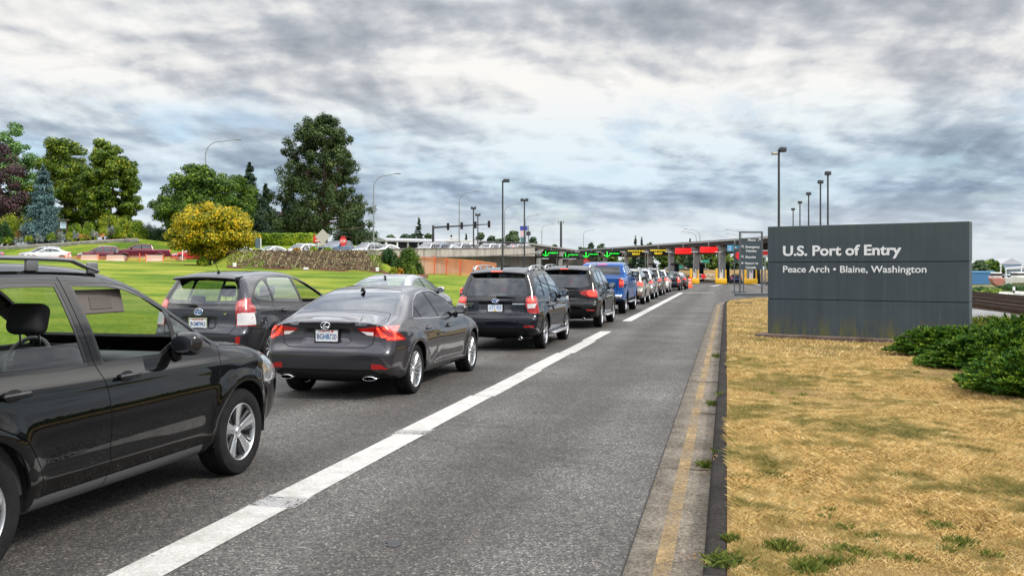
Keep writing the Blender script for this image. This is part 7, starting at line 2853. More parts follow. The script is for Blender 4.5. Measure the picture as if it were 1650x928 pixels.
net_fence('orange netting fence in front of the parked cars on the left', [(-120, 96, 413, None), (0, 96.5, 413, None), (60, 96.5, 414, None), (110, 97, 412, None), (160, 97, 413, None), (225, 97, 412, None), (262, 97, 413, None), (300, 96.5, 414, None)],
          [(2, 96, 412), (105, 96.8, 410), (110, 96.6, 410), (158, 96.8, 409), (225, 96.8, 408), (235, 96.6, 409), (263, 96.8, 410)])
net_fence('orange netting fence along the foot of the concrete ramp wall', [(612, 86, 408, None), (640, 87, 412, None), (680, 84, 413, None), (705, 80, 415, None), (740, 76, 417, None), (775, 74, 420, None), (800, 73, 424, None)],
          [(640, 86.8, 411), (700, 80.5, 411), (719, 78.2, 416), (741, 75.8, 418), (770, 74, 420)], mat=netmat('orange_netting_dense', (0.95, 0.34, 0.17), 0.52))
# white jersey blocks behind the left netting
for (px, w_, lab) in ((145, 27, 'pale barrier block under the front of the maroon car'), (186, 27, 'pale barrier block between the maroon car and the maroon pickup'), (249, 25, 'pale barrier block behind the maroon pickup'), (32, 56, 'long pale barrier block in front of the grey cars on the left')):
 D = 98.2
 p = at(px, D)
 e = empty('barrier_block', (p.x, p.y, zl(p)), YAW, lab, 'barrier', 'barrier blocks behind the netting')
 W_ = w_ * D / FPX
 m = MB()
 m.prism([(-0.28, 0), (0.28, 0), (0.25, 0.12), (0.12, 0.3), (0.09, 0.66), (-0.09, 0.66), (-0.12, 0.3), (-0.25, 0.12)], W_, frame((-W_ / 2, 0, 0), (0, 1, 0), (0, 0, 1)))
 m.build('block', pmat('pale_pink_barrier', (0.52, 0.42, 0.38), rough=0.8, var=(1.5, 0.2)), e)

# ------------------------------------------------------------------ border canopy
CA, CB_, CC = at(1300, 130.5, 0), at(930, 239, 0), at(848, 172, 0)
ROOFZ = 6.6
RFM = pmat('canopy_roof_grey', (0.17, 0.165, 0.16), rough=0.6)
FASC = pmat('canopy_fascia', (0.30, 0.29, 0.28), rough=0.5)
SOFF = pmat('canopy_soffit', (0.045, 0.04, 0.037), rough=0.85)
BOOTH = pmat('booth_dark', (0.02, 0.021, 0.024), rough=0.5)
COLM = pmat('canopy_column', (0.34, 0.33, 0.32), rough=0.7, var=(1, 0.15))


def slab_strip(mb, A, B, o0, o1, z0, z1, z0b=None, z1b=None):
 """box between plan points A,B, offset o0..o1 behind the front line; z at front and back"""
 d = (B - A)
 d.z = 0
 d.normalize()
 n = Vector((-d.y, d.x, 0))
 if n.dot(Vector((CF[0], CF[1], 0))) < 0:
  n = -n
 z0b = z0 if z0b is None else z0b
 z1b = z1 if z1b is None else z1b
 vs = []
 for P_ in (A, B):
  for (o, lo, hi) in ((o0, z0, z1), (o1, z0b, z1b)):
   for z in (lo, hi):
    vs.append(mb.bm.verts.new((P_.x + n.x * o, P_.y + n.y * o, z)))
 a0, a1, a2, a3, b0, b1, b2, b3 = vs
 for f in ((a0, b0, b1, a1), (a2, a3, b3, b2), (a1, b1, b3, a3), (a0, a2, b2, b0), (a0, a1, a3, a2), (b0, b2, b3, b1)):
  mb.bm.faces.new(f)
 return mb


can = empty('border_canopy', (CB_.x, CB_.y, -0.62), 0, 'long grey canopy roof over the inspection lanes, bent in the middle', 'canopy')
off = -Vector((CB_.x, CB_.y, -0.62))
f_, s_, r_ = MB(), MB(), MB()
for (A, B) in ((CA, CB_), (CB_, CC)):
 slab_strip(f_, A, B, 0, 0.25, ROOFZ - 0.28, ROOFZ)
 slab_strip(r_, A, B, 0.0, 14, ROOFZ + 0.004, ROOFZ + 0.06, ROOFZ + 0.1, ROOFZ + 0.5)
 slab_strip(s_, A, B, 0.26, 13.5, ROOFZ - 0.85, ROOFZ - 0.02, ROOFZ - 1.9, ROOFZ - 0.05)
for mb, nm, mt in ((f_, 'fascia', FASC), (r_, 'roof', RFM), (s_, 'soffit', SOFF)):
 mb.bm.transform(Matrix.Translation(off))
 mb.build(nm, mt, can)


def canopy_pt(px, back=0.0):
 """point on the canopy's front line seen at px, moved back under the roof"""
 for (A, B) in ((CA, CB_), (CB_, CC)):
  lo, hi = 0.0, 1.0
  f = lambda t: 825 + (A.lerp(B, t).x * CR[0] + A.lerp(B, t).y * CR[1]) / (A.lerp(B, t).x * CF[0] + A.lerp(B, t).y * CF[1]) * FPX
  a, b = f(0), f(1)
  if min(a, b) <= px <= max(a, b):
   for _ in range(40):
    m = (lo + hi) / 2
    if (f(m) > px) == (a > b):
     lo = m
    else:
     hi = m
   p = A.lerp(B, lo)
   D = p.x * CF[0] + p.y * CF[1]
   return at(px, D + back), D + back
 return at(px, 150), 150


for px in (868, 903, 938, 975, 1010, 1047, 1082, 1122, 1164, 1208, 1252):
 p, D = canopy_pt(px, 3.0)
 zc = float(z_road(p.y))
 m = MB()
 m.bm.from_mesh(MB().box((0, 0, 2.6), (0.62, 0.62, 5.2), rot=YAW).bm.copy() and bpy.data.meshes.new('x')) if False else None
 m.box((p.x + off.x, p.y + off.y, zc + off.z + (ROOFZ - 1.0 - zc) / 2), (0.95, 0.8, ROOFZ - 1.0 - zc), rot=YAW)
 m.prism([(-0.475, 0), (0.475, 0), (1.1, 1.0), (-1.1, 1.0)], 0.7, frame((p.x + off.x, p.y + off.y - 0.3, ROOFZ - 1.95 + off.z), (CR[0], CR[1], 0), (0, 0, 1)))
 m.build('column', COLM, can)

# booths
bl_names = ['under the first green sign', 'under the second green sign', 'right of the second green sign', 'under the third green sign', 'under the fourth green sign', 'under the first yellow sign', 'under the second yellow sign', 'left of the first red sign', 'between the red signs', 'behind the middle toll island', 'behind the right toll island']
for i, px in enumerate((875, 893, 925, 950, 978, 1014, 1050, 1086, 1125, 1166, 1214)):
 p, D = canopy_pt(px, 5.0)
 zc = float(z_road(p.y))
 e = empty('inspection_booth', (p.x, p.y, zc), YAW, 'dark inspection booth ' + bl_names[i], 'booth', 'inspection booths under the canopy')
 MB().box((0, 0, 0.5), (1.7, 2.4, 1.0)).build('base', BOOTH, e)
 e.scale = (0.95, 1, 1.42)
 MB().box((0, 0, 1.6), (1.62, 2.3, 1.2)).build('window_band', pmat('booth_glass', (0.02, 0.025, 0.03), rough=0.1), e)
 MB().box((0, 0, 2.32), (1.8, 2.8, 0.22)).build('roof', BOOTH, e)
# tall light poles with T tops before the canopy
tn = ['left of the first green sign', 'between the first two green signs', 'between the second and third green signs', 'between the third and fourth green signs', 'right of the fourth green sign', 'between the yellow signs', 'left of the first red sign', 'between the red signs', 'above the middle yellow island']
for i, px in enumerate((866, 897, 930, 964, 1003, 1040, 1077, 1119, 1158)):
 p, D = canopy_pt(px, -4.0)
 zc = float(z_road(p.y))
 H = zat(406, D) - zc
 e = empty('lane_light', (p.x, p.y, zc), YAW, 'pale pole with a flat top light ' + tn[i], 'light pole', 'pale light poles before the canopy')
 MB().tube([(0, 0, 0), (0, 0, H)], 0.09, 6).build('pole', GALV, e)
 MB().box((0, 0, H), (1.15, 0.35, 0.14)).build('light_bar', pmat('pale_steel', (0.55, 0.56, 0.57), rough=0.5), e)

# lane signs hanging from the roof
GRN = pmat('green_led', (0.0, 0.2, 0.0), emit=(0.02, 1.0, 0.06), estr=1.3)
YLW = pmat('yellow_led', (0.2, 0.16, 0.0), emit=(1.0, 0.72, 0.03), estr=1.0)
REDL = pmat('red_led', (0.3, 0.0, 0.0), emit=(1.0, 0.02, 0.02), estr=1.0)
SGB = pmat('lane_sign_black', (0.008, 0.01, 0.009), rough=0.5)
ls = [(888, 408, 26, 9, 'g', 'first green arrow lane sign from the left'), (920.5, 411, 27, 9, 'g', 'second green arrow lane sign from the left'), (953, 410, 26, 9, 'g', 'third green arrow lane sign, above the round red sign'), (987, 409, 26, 9, 'g', 'fourth green arrow lane sign, the rightmost green one'),
         (1025, 407, 30, 10, 'y', 'yellow lit lane sign, the left one of two'), (1061, 406, 30, 10, 'y', 'yellow lit lane sign, the right one of two'), (1101, 404.5, 26, 9, 'r', 'red lit closed lane sign, the left one of two'), (1142, 402.5, 28, 9, 'r', 'red lit closed lane sign, the right one of two'),
         (1184, 400.5, 24, 10, 'b', 'blue and white lane sign with a car symbol left of the lane direction sign'), (1233, 409, 10, 12, 's', 'red and white sign board between the lane sign and the entry sign')]
for (px, py, w_, h_, kd, lab) in ls:
 p, D = canopy_pt(px, -0.8)
 k = D / FPX
 W_, H_ = w_ * k, h_ * k
 zc = zat(py, D)
 e = empty('lane_sign', (p.x, p.y, zc), YAW, lab, 'lane sign', 'lane signs hanging from the canopy' if kd != 's' else None)
 MB().box((0, 0, 0), (W_, 0.25, H_), bev=0.03).build('sign_box', SGB if kd in 'gy' else (REDL if kd == 'r' else pmat('sign_white_red', (0.65, 0.65, 0.65), rough=0.4) if kd == 's' else pmat('sign_cyan', (0.10, 0.38, 0.62), rough=0.4)), e)
 if kd != 's':
  MB().box((0, 0.05, H_ / 2 + (ROOFZ - 0.3 - zc - H_ / 2) / 2), (0.16, 0.16, max(0.1, ROOFZ - 0.3 - zc - H_ / 2))).build('hanger', GALV, e)
 else:
  MB().box((0, 0.1, -(zc + 0.6) / 2), (0.16, 0.12, zc + 0.6)).build('post', GALV, e)
 if kd == 'g':
  m = MB()
  for kk, pl in enumerate(arrow(0, -1, H_ * 0.95)):
   m.prism([(u * 1.5, v) for u, v in pl], 0.02 + 0.004 * kk, frame((-W_ * 0.34, -0.13, -H_ * 0.08), (1, 0, 0), (0, 0, 1)))
  m.build('arrow', GRN, e)
  m = MB()
  x = -W_ * 0.18
  rg = random.Random(int(px))
  while x < W_ * 0.42:
   ww = rg.uniform(0.10, 0.22)
   m.box((x + ww / 2, -0.132, 0.05), (ww, 0.02, rg.uniform(0.16, 0.34)))
   x += ww + 0.10
  m.build('lit_characters', GRN, e)
 elif kd == 'y':
  m = MB()
  x = -W_ * 0.44
  rg = random.Random(int(px))
  while x < W_ * 0.42:
   ww = rg.uniform(0.16, 0.30)
   m.box((x + ww / 2, -0.132, H_ * 0.26), (ww, 0.02, 0.24))
   x += ww + 0.12
  m.build('lit_characters', YLW, e)
  me = text_mesh('READY', H_ * 0.34, W_ * 0.42, 0.02, 0.02, 'CENTER')
  me.transform(FR_BACK((0, -0.128, -H_ * 0.38)))
  obj('lit_lettering', me, YLW, e, smooth=False)
 elif kd == 'r':
  me = text_mesh('X CLOSED X', H_ * 0.42, W_ * 0.86, 0.0, 0.02, 'CENTER')
  me.transform(FR_BACK((0, -0.128, -H_ * 0.2)))
  obj('dark_lettering', me, pmat('dark_red_led', (0.10, 0.0, 0.0), rough=0.5, emit=(0.35, 0, 0), estr=0.5), e, smooth=False)
 elif kd == 'b':
  put_arrow(e, -W_ * 0.33, -0.128, 0, 0, -1, H_ * 0.7, LETT)
  m = MB().box((W_ * 0.02, -0.13, -0.03), (0.55, 0.02, 0.26), bev=0.05).box((W_ * 0.02, -0.132, 0.16), (0.34, 0.02, 0.22), bev=0.05)
  m.build('car_symbol', LETT, e)
  me = text_mesh('→', H_ * 0.4, 0.4, 0.02, 0.02, 'CENTER') if False else None
 else:
  MB().box((0, -0.13, H_ * 0.1), (W_ * 0.98, 0.02, H_ * 0.5)).build('red_field', pmat('sign_red2', (0.75, 0.02, 0.02), rough=0.4), e)
# round red sign under the canopy
p, D = canopy_pt(945, -6)
e = empty('stop_disc', (p.x, p.y, -0.6), YAW, 'round red stop sign before the inspection booths', 'stop sign')
zc = zat(421, D) + 0.6
MB().lathe([(0.001, 0), (5.0 * D / FPX, 0), (5.0 * D / FPX, 0.04), (0.001, 0.04)], 8, 'Y', (0, 0, zc)).build('sign_plate', MATS['sign_red'], e)
me = text_mesh('STOP', 0.30, 0.8, 0.01, 0.01, 'CENTER')
me.transform(FR_BACK((0, -0.01, zc - 0.15)))
obj('lettering', me, LETT, e, smooth=False)
MB().tube([(0, 0.08, 0), (0, 0.08, zc)], 0.05, 6).build('post', GALV, e)
# green motorway signs far under the canopy
for (px, py, w_, h_, lab) in ((1137, 421, 12, 5, 'green overhead road sign far beyond the red lane sign'), (1097, 430, 7, 6, 'teal road sign far beyond the toll lanes')):
 D = 262
 p = at(px, D)
 e = empty('road_sign', (p.x, p.y, -0.7), YAW, lab, 'road sign')
 MB().box((0, 0, zat(py, D) + 0.7), (w_ * D / FPX, 0.1, h_ * D / FPX)).build('panel', pmat('road_sign_green', (0.02, 0.22, 0.16), rough=0.5), e)
 MB().tube([(0, 0.1, 0), (0, 0.1, zat(py, D) + 0.7)], 0.1, 6).build('post', GALV, e)
# wall with dark openings behind the left half of the canopy
e = empty('inspection_building', at(905, 236, -0.62), YAW, 'pale wall with dark openings behind the left canopy lanes', 'building')
m = MB().box((0, 3, 2.3), (18, 5, 5.2))
m.build('wall', pmat('pale_building_wall', (0.36, 0.32, 0.27), rough=0.8, var=(0.4, 0.15)), e)
for k in range(5):
 MB().box((-6.6 + 3.3 * k, 0.45, 1.6), (2.4, 0.3, 2.8)).build('doorway', BOOTH, e)
# bank and road beyond the lanes
e = empty('far_building', at(1105, 266, -0.7), YAW, 'low pale building beyond the toll lanes', 'building')
MB().box((0, 0, 1.2), (11, 5, 2.4)).build('wall', MATS['pale_building_wall'], e)
MB().box((0, 0, 2.5), (12, 6, 0.3)).build('roof', RFM, e)
V, Q = [], []
for i in range(41):
 px = 940 + 340 * i / 40
 for (D, z) in ((181, -0.70), (195, 0.2), (225, 1.0), (275, 1.5)):
  p = at(px, D)
  V.append((p.x, p.y, z + 0.1 * math.sin(i * 0.9)))
for i in range(40):
 for j in range(3):
  a = i * 4 + j
  Q.append((a, a + 4, a + 5, a + 1))
tag(obj('grass_bank', npmesh('grass_bank', V, Q), M_DRY), kind='structure')

# toll islands
YEL = pmat('yellow_paint', (0.80, 0.44, 0.015), rough=0.45, var=(2, 0.12))
for (px, w_, lab) in ((1119, 14, 'yellow toll island with bollards, the left one'), (1162, 18, 'yellow toll island with bollards, the middle one'), (1210, 21, 'yellow toll island with bollards, the right one beside the lane sign')):
 D = 146 - (px - 1119) * 0.06
 p = at(px, D)
 k = D / FPX
 e = empty('toll_island', (p.x, p.y, -0.62), 0.0, lab, 'toll island', 'yellow toll islands')
 m = MB().box((0, 1.5, 0.42), (w_ * k, 4.0, 0.84), bev=0.12)
 auto_smooth(m.build('island_block', YEL, e), 40)
 for sx in (-0.40, 0.40):
  MB().box((sx * w_ * k, 0.1, 1.35), (3.5 * k if sx < 0 else 2.0 * k, 0.35, 2.0 if sx < 0 else 1.7), bev=0.04).build('bollard', YEL, e)
 m = MB().box((0.05, 0.4, 1.4), (0.55, 0.5, 1.2), bev=0.05).box((0.05, 0.3, 2.0), (0.35, 0.3, 0.5), bev=0.05)
 m.build('card_reader', pmat('pale_machine', (0.60, 0.60, 0.62), rough=0.4), e)
 MB().box((0.0, 0.1, 2.15), (0.18, 0.2, 0.22), bev=0.03).build('lamp', DKM, e)
for (pa, pb, lab) in ((1124, 1153, 'white lattice gate arm between the left and the middle toll island'), (1221, 1262, 'white lattice gate arm right of the right toll island')):
 D = 150
 a, b = at(pa, D), at(pb, D)
 L = (b - a).length
 e = empty('gate_arm', (a.x, a.y, -0.62), YAW, lab, 'gate', 'white gate arms')
 m = MB()
 for z in (0.75, 1.45):
  m.box((L / 2, 0, z), (L, 0.08, 0.10))
 n = 5
 for k in range(n):
  x0, x1 = L * k / n, L * (k + 1) / n
  m.tube([(x0, 0, 0.75 if k % 2 else 1.45), (x1, 0, 1.45 if k % 2 else 0.75)], 0.04, 5)
 m.build('lattice', LETT, e)
 if pa == 1124:
  MB().lathe([(0.001, 0), (0.42, 0), (0.42, 0.05), (0.001, 0.05)], 8, 'Y', (L * 0.32, -0.1, 1.15)).build('stop_plate', MATS['sign_red'], e)
# orange water barrier
p = at(1109.5, 88)
zb_ = float(z_road(p.y))
e = empty('traffic_barrier', (p.x, p.y, zb_), 0.25, 'orange plastic barrier with white bands at the end of the car queue', 'barrier')
m = MB()
m.prism([(-0.22, 0), (0.22, 0), (0.20, 0.2), (0.08, 0.4), (0.07, 0.98), (-0.07, 0.98), (-0.08, 0.4), (-0.20, 0.2)], 0.62, frame((-0.31, 0, 0), (0, 1, 0), (0, 0, 1)))
m.build('barrier_body', pmat('orange_plastic', (0.85, 0.10, 0.02), rough=0.4), e)
m = MB()
for z in (0.52, 0.78):
 m.box((0, -0.075, z), (0.5, 0.03, 0.10))
m.build('white_band', LETT, e)

# signs on the upper road
def post_sign(name, label, cat, px, D, z0, zc, post_h, build):
 p = at(px, D)
 e = empty(name, (p.x, p.y, z0), YAW, label, cat)
 MB().tube([(0, 0.06, 0), (0, 0.06, post_h)], 0.05, 6).build('post', GALV, e)
 build(e)
 return e


D = 88.5
z0 = 2.6


def _diamond(e):
 s = 12.5 * D / FPX
 zc = zat(381.5, D) - z0
 MB().prism([(0, -s), (s, 0), (0, s), (-s, 0)], 0.03, frame((0, 0, zc), (1, 0, 0), (0, 0, 1))).build('sign_plate', pmat('sign_back_alu', (0.46, 0.44, 0.41), rough=0.5, metal=0.3), e)
 MB().box((0, -0.02, zat(393.5, D) - z0), (0.68, 0.03, 0.27)).build('lower_plate', MATS['sign_back_alu'], e)


post_sign('diamond_sign', 'back of a diamond shaped road sign above the planted bank', 'road sign', 520, D, z0, 0, zat(384, D) - z0, _diamond)


def _stop(e):
 r = 8.2 * D / FPX
 zc = zat(388.5, D) - z0
 m = MB()
 m.prism([(r * math.cos(R(22.5 + 45 * k)), r * math.sin(R(22.5 + 45 * k))) for k in range(8)], 0.03, frame((0, 0, zc), (1, 0, 0), (0, 0, 1)))
 m.build('sign_plate', MATS['sign_red'], e)
 me = text_mesh('STOP', r * 0.6, r * 1.35, 0.02, 0.01, 'CENTER')
 me.transform(FR_BACK((0, -0.032, zc - r * 0.28)))
 obj('lettering', me, LETT, e, smooth=False)


s_e = post_sign('stop_sign', 'red octagonal stop sign right of the diamond sign', 'stop sign', 553, D + 0.4, z0, 0, zat(391, D) - z0, _stop)
s_e.scale = (0.72, 1, 1)


def _dne(e):
 zc = zat(386.5, D) - z0
 w_ = 13 * D / FPX
 MB().box((0, 0, zc), (w_, 0.03, w_ * 0.55)).build('sign_plate', MATS['sign_red'], e)
 MB().box((0.05, -0.018, zc - 0.06), (w_ * 0.6, 0.01, 0.10)).build('white_bar', LETT, e)
 MB().box((0, 0, zc + 0.35), (w_ * 0.9, 0.03, 0.22)).build('upper_plate', MATS['sign_red'], e)


post_sign('entry_ban_sign', 'red rectangular road sign with a white bar left of the diamond sign', 'road sign', 511, D + 0.8, z0, 0, zat(389, D) - z0, _dne)
p = at(416, 86)
e = empty('notice_panel', (p.x, p.y, zl(p)), YAW, 'blue grey notice panel with a pale pole on the bank crest left of the hedge', 'notice panel')
MB().box((-0.05, 0, zat(392, 86) - zl(p)), (0.42, 0.08, 0.95)).build('panel', pmat('panel_blue_grey', (0.10, 0.15, 0.20), rough=0.5), e)
MB().tube([(0.24, 0, 0), (0.24, 0, zat(384, 86) - zl(p))], 0.05, 6).build('pole', LETT, e)
p = at(294, 99)
e = empty('white_pole_sign', (p.x, p.y, zl(p)), YAW, 'thin white pole with a small crossbar beside the golden tree', 'pole')
MB().tube([(0, 0, 0), (0, 0, zat(391, 99) - zl(p))], 0.05, 6).build('pole', LETT, e)
MB().box((0.15, 0, zat(393, 99) - zl(p)), (0.4, 0.05, 0.12)).build('crossbar', LETT, e)

# national flag beyond the hedge
p = at(446, 150)
z = zl(p)
e = empty('flag', (p.x, p.y, z), YAW, 'small American flag on a pole between the conifers left of the pine', 'flag')
Ht = zat(340, 150) - z
MB().tube([(0, 0, 0), (0, 0, Ht + 0.3)], 0.06, 6).build('flag_pole', LETT, e)
fw, fh = 1.25, 0.85
st = []
mR, mW, mB = MATS['sign_red'], LETT, pmat('flag_navy', (0.015, 0.03, 0.14), rough=0.6)
me_f = bpy.data.meshes.new('flag_cloth')
bmf = bmesh.new()
nx_ = 10
for k in range(13):
 for i in range(nx_):
  q = []
  for (a, b) in ((i, k), (i + 1, k), (i + 1, k + 1), (i, k + 1)):
   x = a / nx_
   q.append(bmf.verts.new((0.06 + fw * x * 0.9, 0.10 * math.sin(x * 7), Ht - fh * b / 13 - 0.30 * x)))
  f = bmf.faces.new(q)
  f.material_index = 2 if (k < 7 and i < 4) else (0 if k % 2 == 0 else 1)
obj('flag_cloth', bmf, [mR, mW, mB], e)

# blue banner tower by the ramp end
p = at(844, 182)
e = empty('banner_sign', (p.x, p.y, 3.4), YAW, 'blue and white hanging banner sign behind the square headed lamp at the ramp end', 'sign')
k = 182 / FPX
z = zat(372, 182) - 3.4
MB().tube([(0.9, 0, 0), (0.9, 0, z + 1)], 0.12, 6).build('post', GALV, e)
MB().box((0, -0.2, zat(368, 182) - 3.4), (12 * k, 0.15, 7 * k)).build('blue_board', pmat('banner_blue', (0.05, 0.06, 0.30), rough=0.5), e)
MB().box((-0.2, -0.2, zat(376.5, 182) - 3.4), (7.5 * k, 0.15, 9 * k)).build('pale_board', pmat('banner_pale', (0.62, 0.42, 0.42), rough=0.5), e)
MB().box((0.9, -0.3, zat(376.5, 182) - 3.4), (7 * k, 0.15, 6.5 * k)).build('dark_board', DKM, e)
MB().box((-0.1, -0.2, zat(386, 182) - 3.4), (9 * k, 0.15, 8 * k)).build('lower_board', pmat('banner_teal', (0.08, 0.16, 0.18), rough=0.5), e)

# long low building with a grey roof, and the white booth
D = 175
a, b = at(622, D), at(742, D + 12)
L = (b - a).length
e = empty('low_building', (a.x, a.y, 3.0), math.atan2(b.y - a.y, b.x - a.x), 'long low building with a grey curved roof beyond the ramp', 'building')
h = zat(386.5, D) - 3.0
MB().prism([(0, h - 0.3), (0, h), (2, h + 0.45), (5, h + 0.55), (9, h + 0.2), (9, h - 0.3)], L, frame((0, 0, 0), (0, 1, 0), (0, 0, 1))).build('roof', pmat('metal_roof', (0.30, 0.31, 0.32), rough=0.5), e)
for kx in range(8):
 MB().box((0.3 + (L - 0.6) * kx / 7, 0.4, (h - 0.3) / 2), (0.3, 0.3, h - 0.3)).build('column', LETT if kx < 2 else COLM, e)
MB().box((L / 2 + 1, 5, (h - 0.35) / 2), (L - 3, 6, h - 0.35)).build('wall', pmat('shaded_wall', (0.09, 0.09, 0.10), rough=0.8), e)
e = empty('white_kiosk', at(731, 168, 3.2), YAW, 'white kiosk with a stepped roof behind the cars on the ramp', 'kiosk')
h = zat(388, 168) - 3.2
MB().box((0, 0, h * 0.45), (2.2, 2.0, h * 0.9)).build('wall', pmat('kiosk_white', (0.62, 0.62, 0.60), rough=0.6), e)
MB().box((0, 0, h * 0.97), (3.2, 2.6, 0.25)).build('roof', MATS['kiosk_white'], e)
MB().box((0, 0, h * 1.12), (1.8, 1.8, 0.3)).build('roof_step', MATS['kiosk_white'], e)
MB().box((0, -1.02, h * 0.55), (1.7, 0.06, 0.5)).build('window', BOOTH, e)
e = empty('white_hoarding', at(757, 150, 3.3), YAW, 'tall white panel beside the two thin lamp poles on the ramp', 'panel')
MB().box((0, 0, (zat(387, 150) - 3.3) / 2), (2.9, 0.2, zat(387, 150) - 3.3), bev=0.02).build('panel', MATS['kiosk_white'], e)
MB().tube([(-1.6, 0, 0), (-1.6, 0, zat(388, 150) - 3.3)], 0.05, 6).build('post', GALV, e)

# ------------------------------------------------------------------ railway and harbour
RAILM = pmat('rail_steel', (0.060, 0.036, 0.028), rough=0.8, spec=0.2)
SLEEP = pmat('sleeper_timber', (0.040, 0.026, 0.019), spec=0.05, rough=1.0, var=(2, 0.3))
for (xc, lab) in ((13.35, 'brown railway track nearer to the gravel path'), (16.9, 'brown railway track farther from the gravel path')):
 e = empty('railway_track', (xc, 12, -0.24), 0, lab, 'railway track', 'railway tracks beyond the sign')
 for s in (-1, 1):
  MB().prism([(-0.07, 0.12), (0.07, 0.12), (0.065, 0.14), (0.012, 0.155), (0.012, 0.24), (0.037, 0.245), (0.037, 0.28), (-0.037, 0.28), (-0.037, 0.245), (-0.012, 0.24), (-0.012, 0.155), (-0.065, 0.14)],
            330, frame((s * 0.7175, -12, 0), (1, 0, 0), (0, 0, 1)) @ Matrix.Diagonal((1, 1, -1, 1))).build('rail', RAILM, e)
 m = MB()
 for k in range(240):
  m.box((random.uniform(-0.03, 0.03), 0.9 * k, 0.06), (2.5, 0.24, 0.13))
 so = m.build('sleepers', SLEEP, e)
 so['kind'] = 'stuff'
# scrub between railway and harbour
k_ = 0
scr = ['low green scrub bush beyond the railway, %s']
places = ['left, next to the entry sign edge', 'second from the entry sign edge', 'below the blue shed', 'below the white van', 'below the red hulled boat', 'below the white pole', 'left of the small white post sign', 'right of the small white post sign', 'under the white canopy pole', 'at the right picture edge', 'just outside the right picture edge']
for i, (px, D, hw, t, leaf) in enumerate(((1556, 92, 14, 467, LF_SCRUB), (1572, 96, 14, 466, LF_SCRUB), (1580, 110, 15, 460, LF_DARK), (1592, 100, 14, 463, LF_SCRUB), (1604, 104, 13, 462, LF_SCRUB), (1618, 118, 14, 457, LF_DARK),
                  (1626, 120, 14, 456, LF_DARK), (1645, 118, 16, 458, LF_DARK), (1634, 98, 12, 472, LF_SCRUB), (1652, 96, 14, 471, LF_SCRUB), (1680, 100, 20, 462, LF_SCRUB))):
 p = at(px, D)
 shrub('scrub_bush', 'scrub bush beyond the railway, ' + places[i], 'shrub', p, -1.0, hw * D / FPX, 1.6, zat(t, D) + 1.0, leaf, n=2600, size=0.2, group='scrub bushes beyond the railway')
rk = MB()
for i in range(46):
 p = at(random.uniform(1612, 1662), random.uniform(88, 93))
 rk.box((p.x, p.y, -0.85 + random.uniform(0, 0.12)), (random.uniform(0.3, 0.8), random.uniform(0.3, 0.6), random.uniform(0.2, 0.45)), rot=random.uniform(0, 3), bev=0.08, seg=1)
tag(rk.build('pale_rocks', pmat('pale_rock', (0.52, 0.52, 0.48), rough=0.9, var=(1, 0.2))), kind='stuff')
e = empty('blue_shed', at(1572, 165, -1.05), YAW, 'long blue shed behind the right edge of the entry sign', 'shed')
MB().box((-0.4, 0, 1.1), (4.8, 5, 2.0)).build('wall', pmat('blue_cladding', (0.045, 0.15, 0.32), rough=0.6), e)
MB().box((-0.4, 0, 2.2), (5.0, 5.2, 0.35), bev=0.1).build('roof', pmat('blue_roof', (0.06, 0.22, 0.42), rough=0.5), e)
e = empty('harbour_house', at(1618, 210, -1.05), YAW, 'blue grey house with a pale roof right of the white pole', 'house')
MB().box((0, 0, 1.9), (4.5, 6, 3.8)).build('wall', pmat('blue_grey_wall', (0.22, 0.28, 0.36), rough=0.7), e)
MB().prism([(-2.6, 3.8), (2.6, 3.8), (0, 5.2)], 6.4, frame((0, 3.2, 0), (1, 0, 0), (0, 0, 1))).build('roof', pmat('pale_roof', (0.35, 0.36, 0.38), rough=0.7), e)
MB().box((-0.6, -3.02, 2.4), (1.2, 0.06, 0.8)).build('window', LETT, e)
e = empty('long_harbour_shed', at(1632, 205, -1.05), YAW, 'long low shed with a pale sloping roof beyond the harbour', 'shed')
MB().box((1, 0, 1.3), (7, 6, 2.6)).build('wall', MATS['blue_grey_wall'], e)
MB().prism([(-2.8, 2.6), (4.8, 2.6), (4.8, 3.6), (-2.8, 2.8)], 6.4, frame((0, 3.2, 0), (1, 0, 0), (0, 0, 1))).build('roof', MATS['pale_roof'], e)
for (px, D, t, lab) in ((1612.5, 160, 428, 'tall thin white pole right of the tree clump beyond the railway'), (1621, 165, 434, 'shorter thin white pole in front of the blue grey house')):
 e = empty('white_pole', at(px, D, -1.05), 0, lab, 'pole', 'thin white poles at the harbour')
 MB().tube([(0, 0, 0), (0, 0, zat(t, D) + 1.05)], 0.09, 6).build('pole', LETT, e)
 MB().box((0, 0, zat(t, D) + 1.05), (0.3, 0.3, 0.25)).build('pole_cap', LETT, e)
e = empty('marker_post', at(1633.5, 90, -1.05), 0, 'dark post with a small white board beside the railway', 'marker post')
MB().tube([(0, 0, 0), (0, 0, zat(467, 90) + 1.05)], 0.08, 6).build('post', BLKP, e)
MB().box((0, -0.06, zat(465, 90) + 1.05), (0.22, 0.05, 0.35)).build('board', LETT, e)


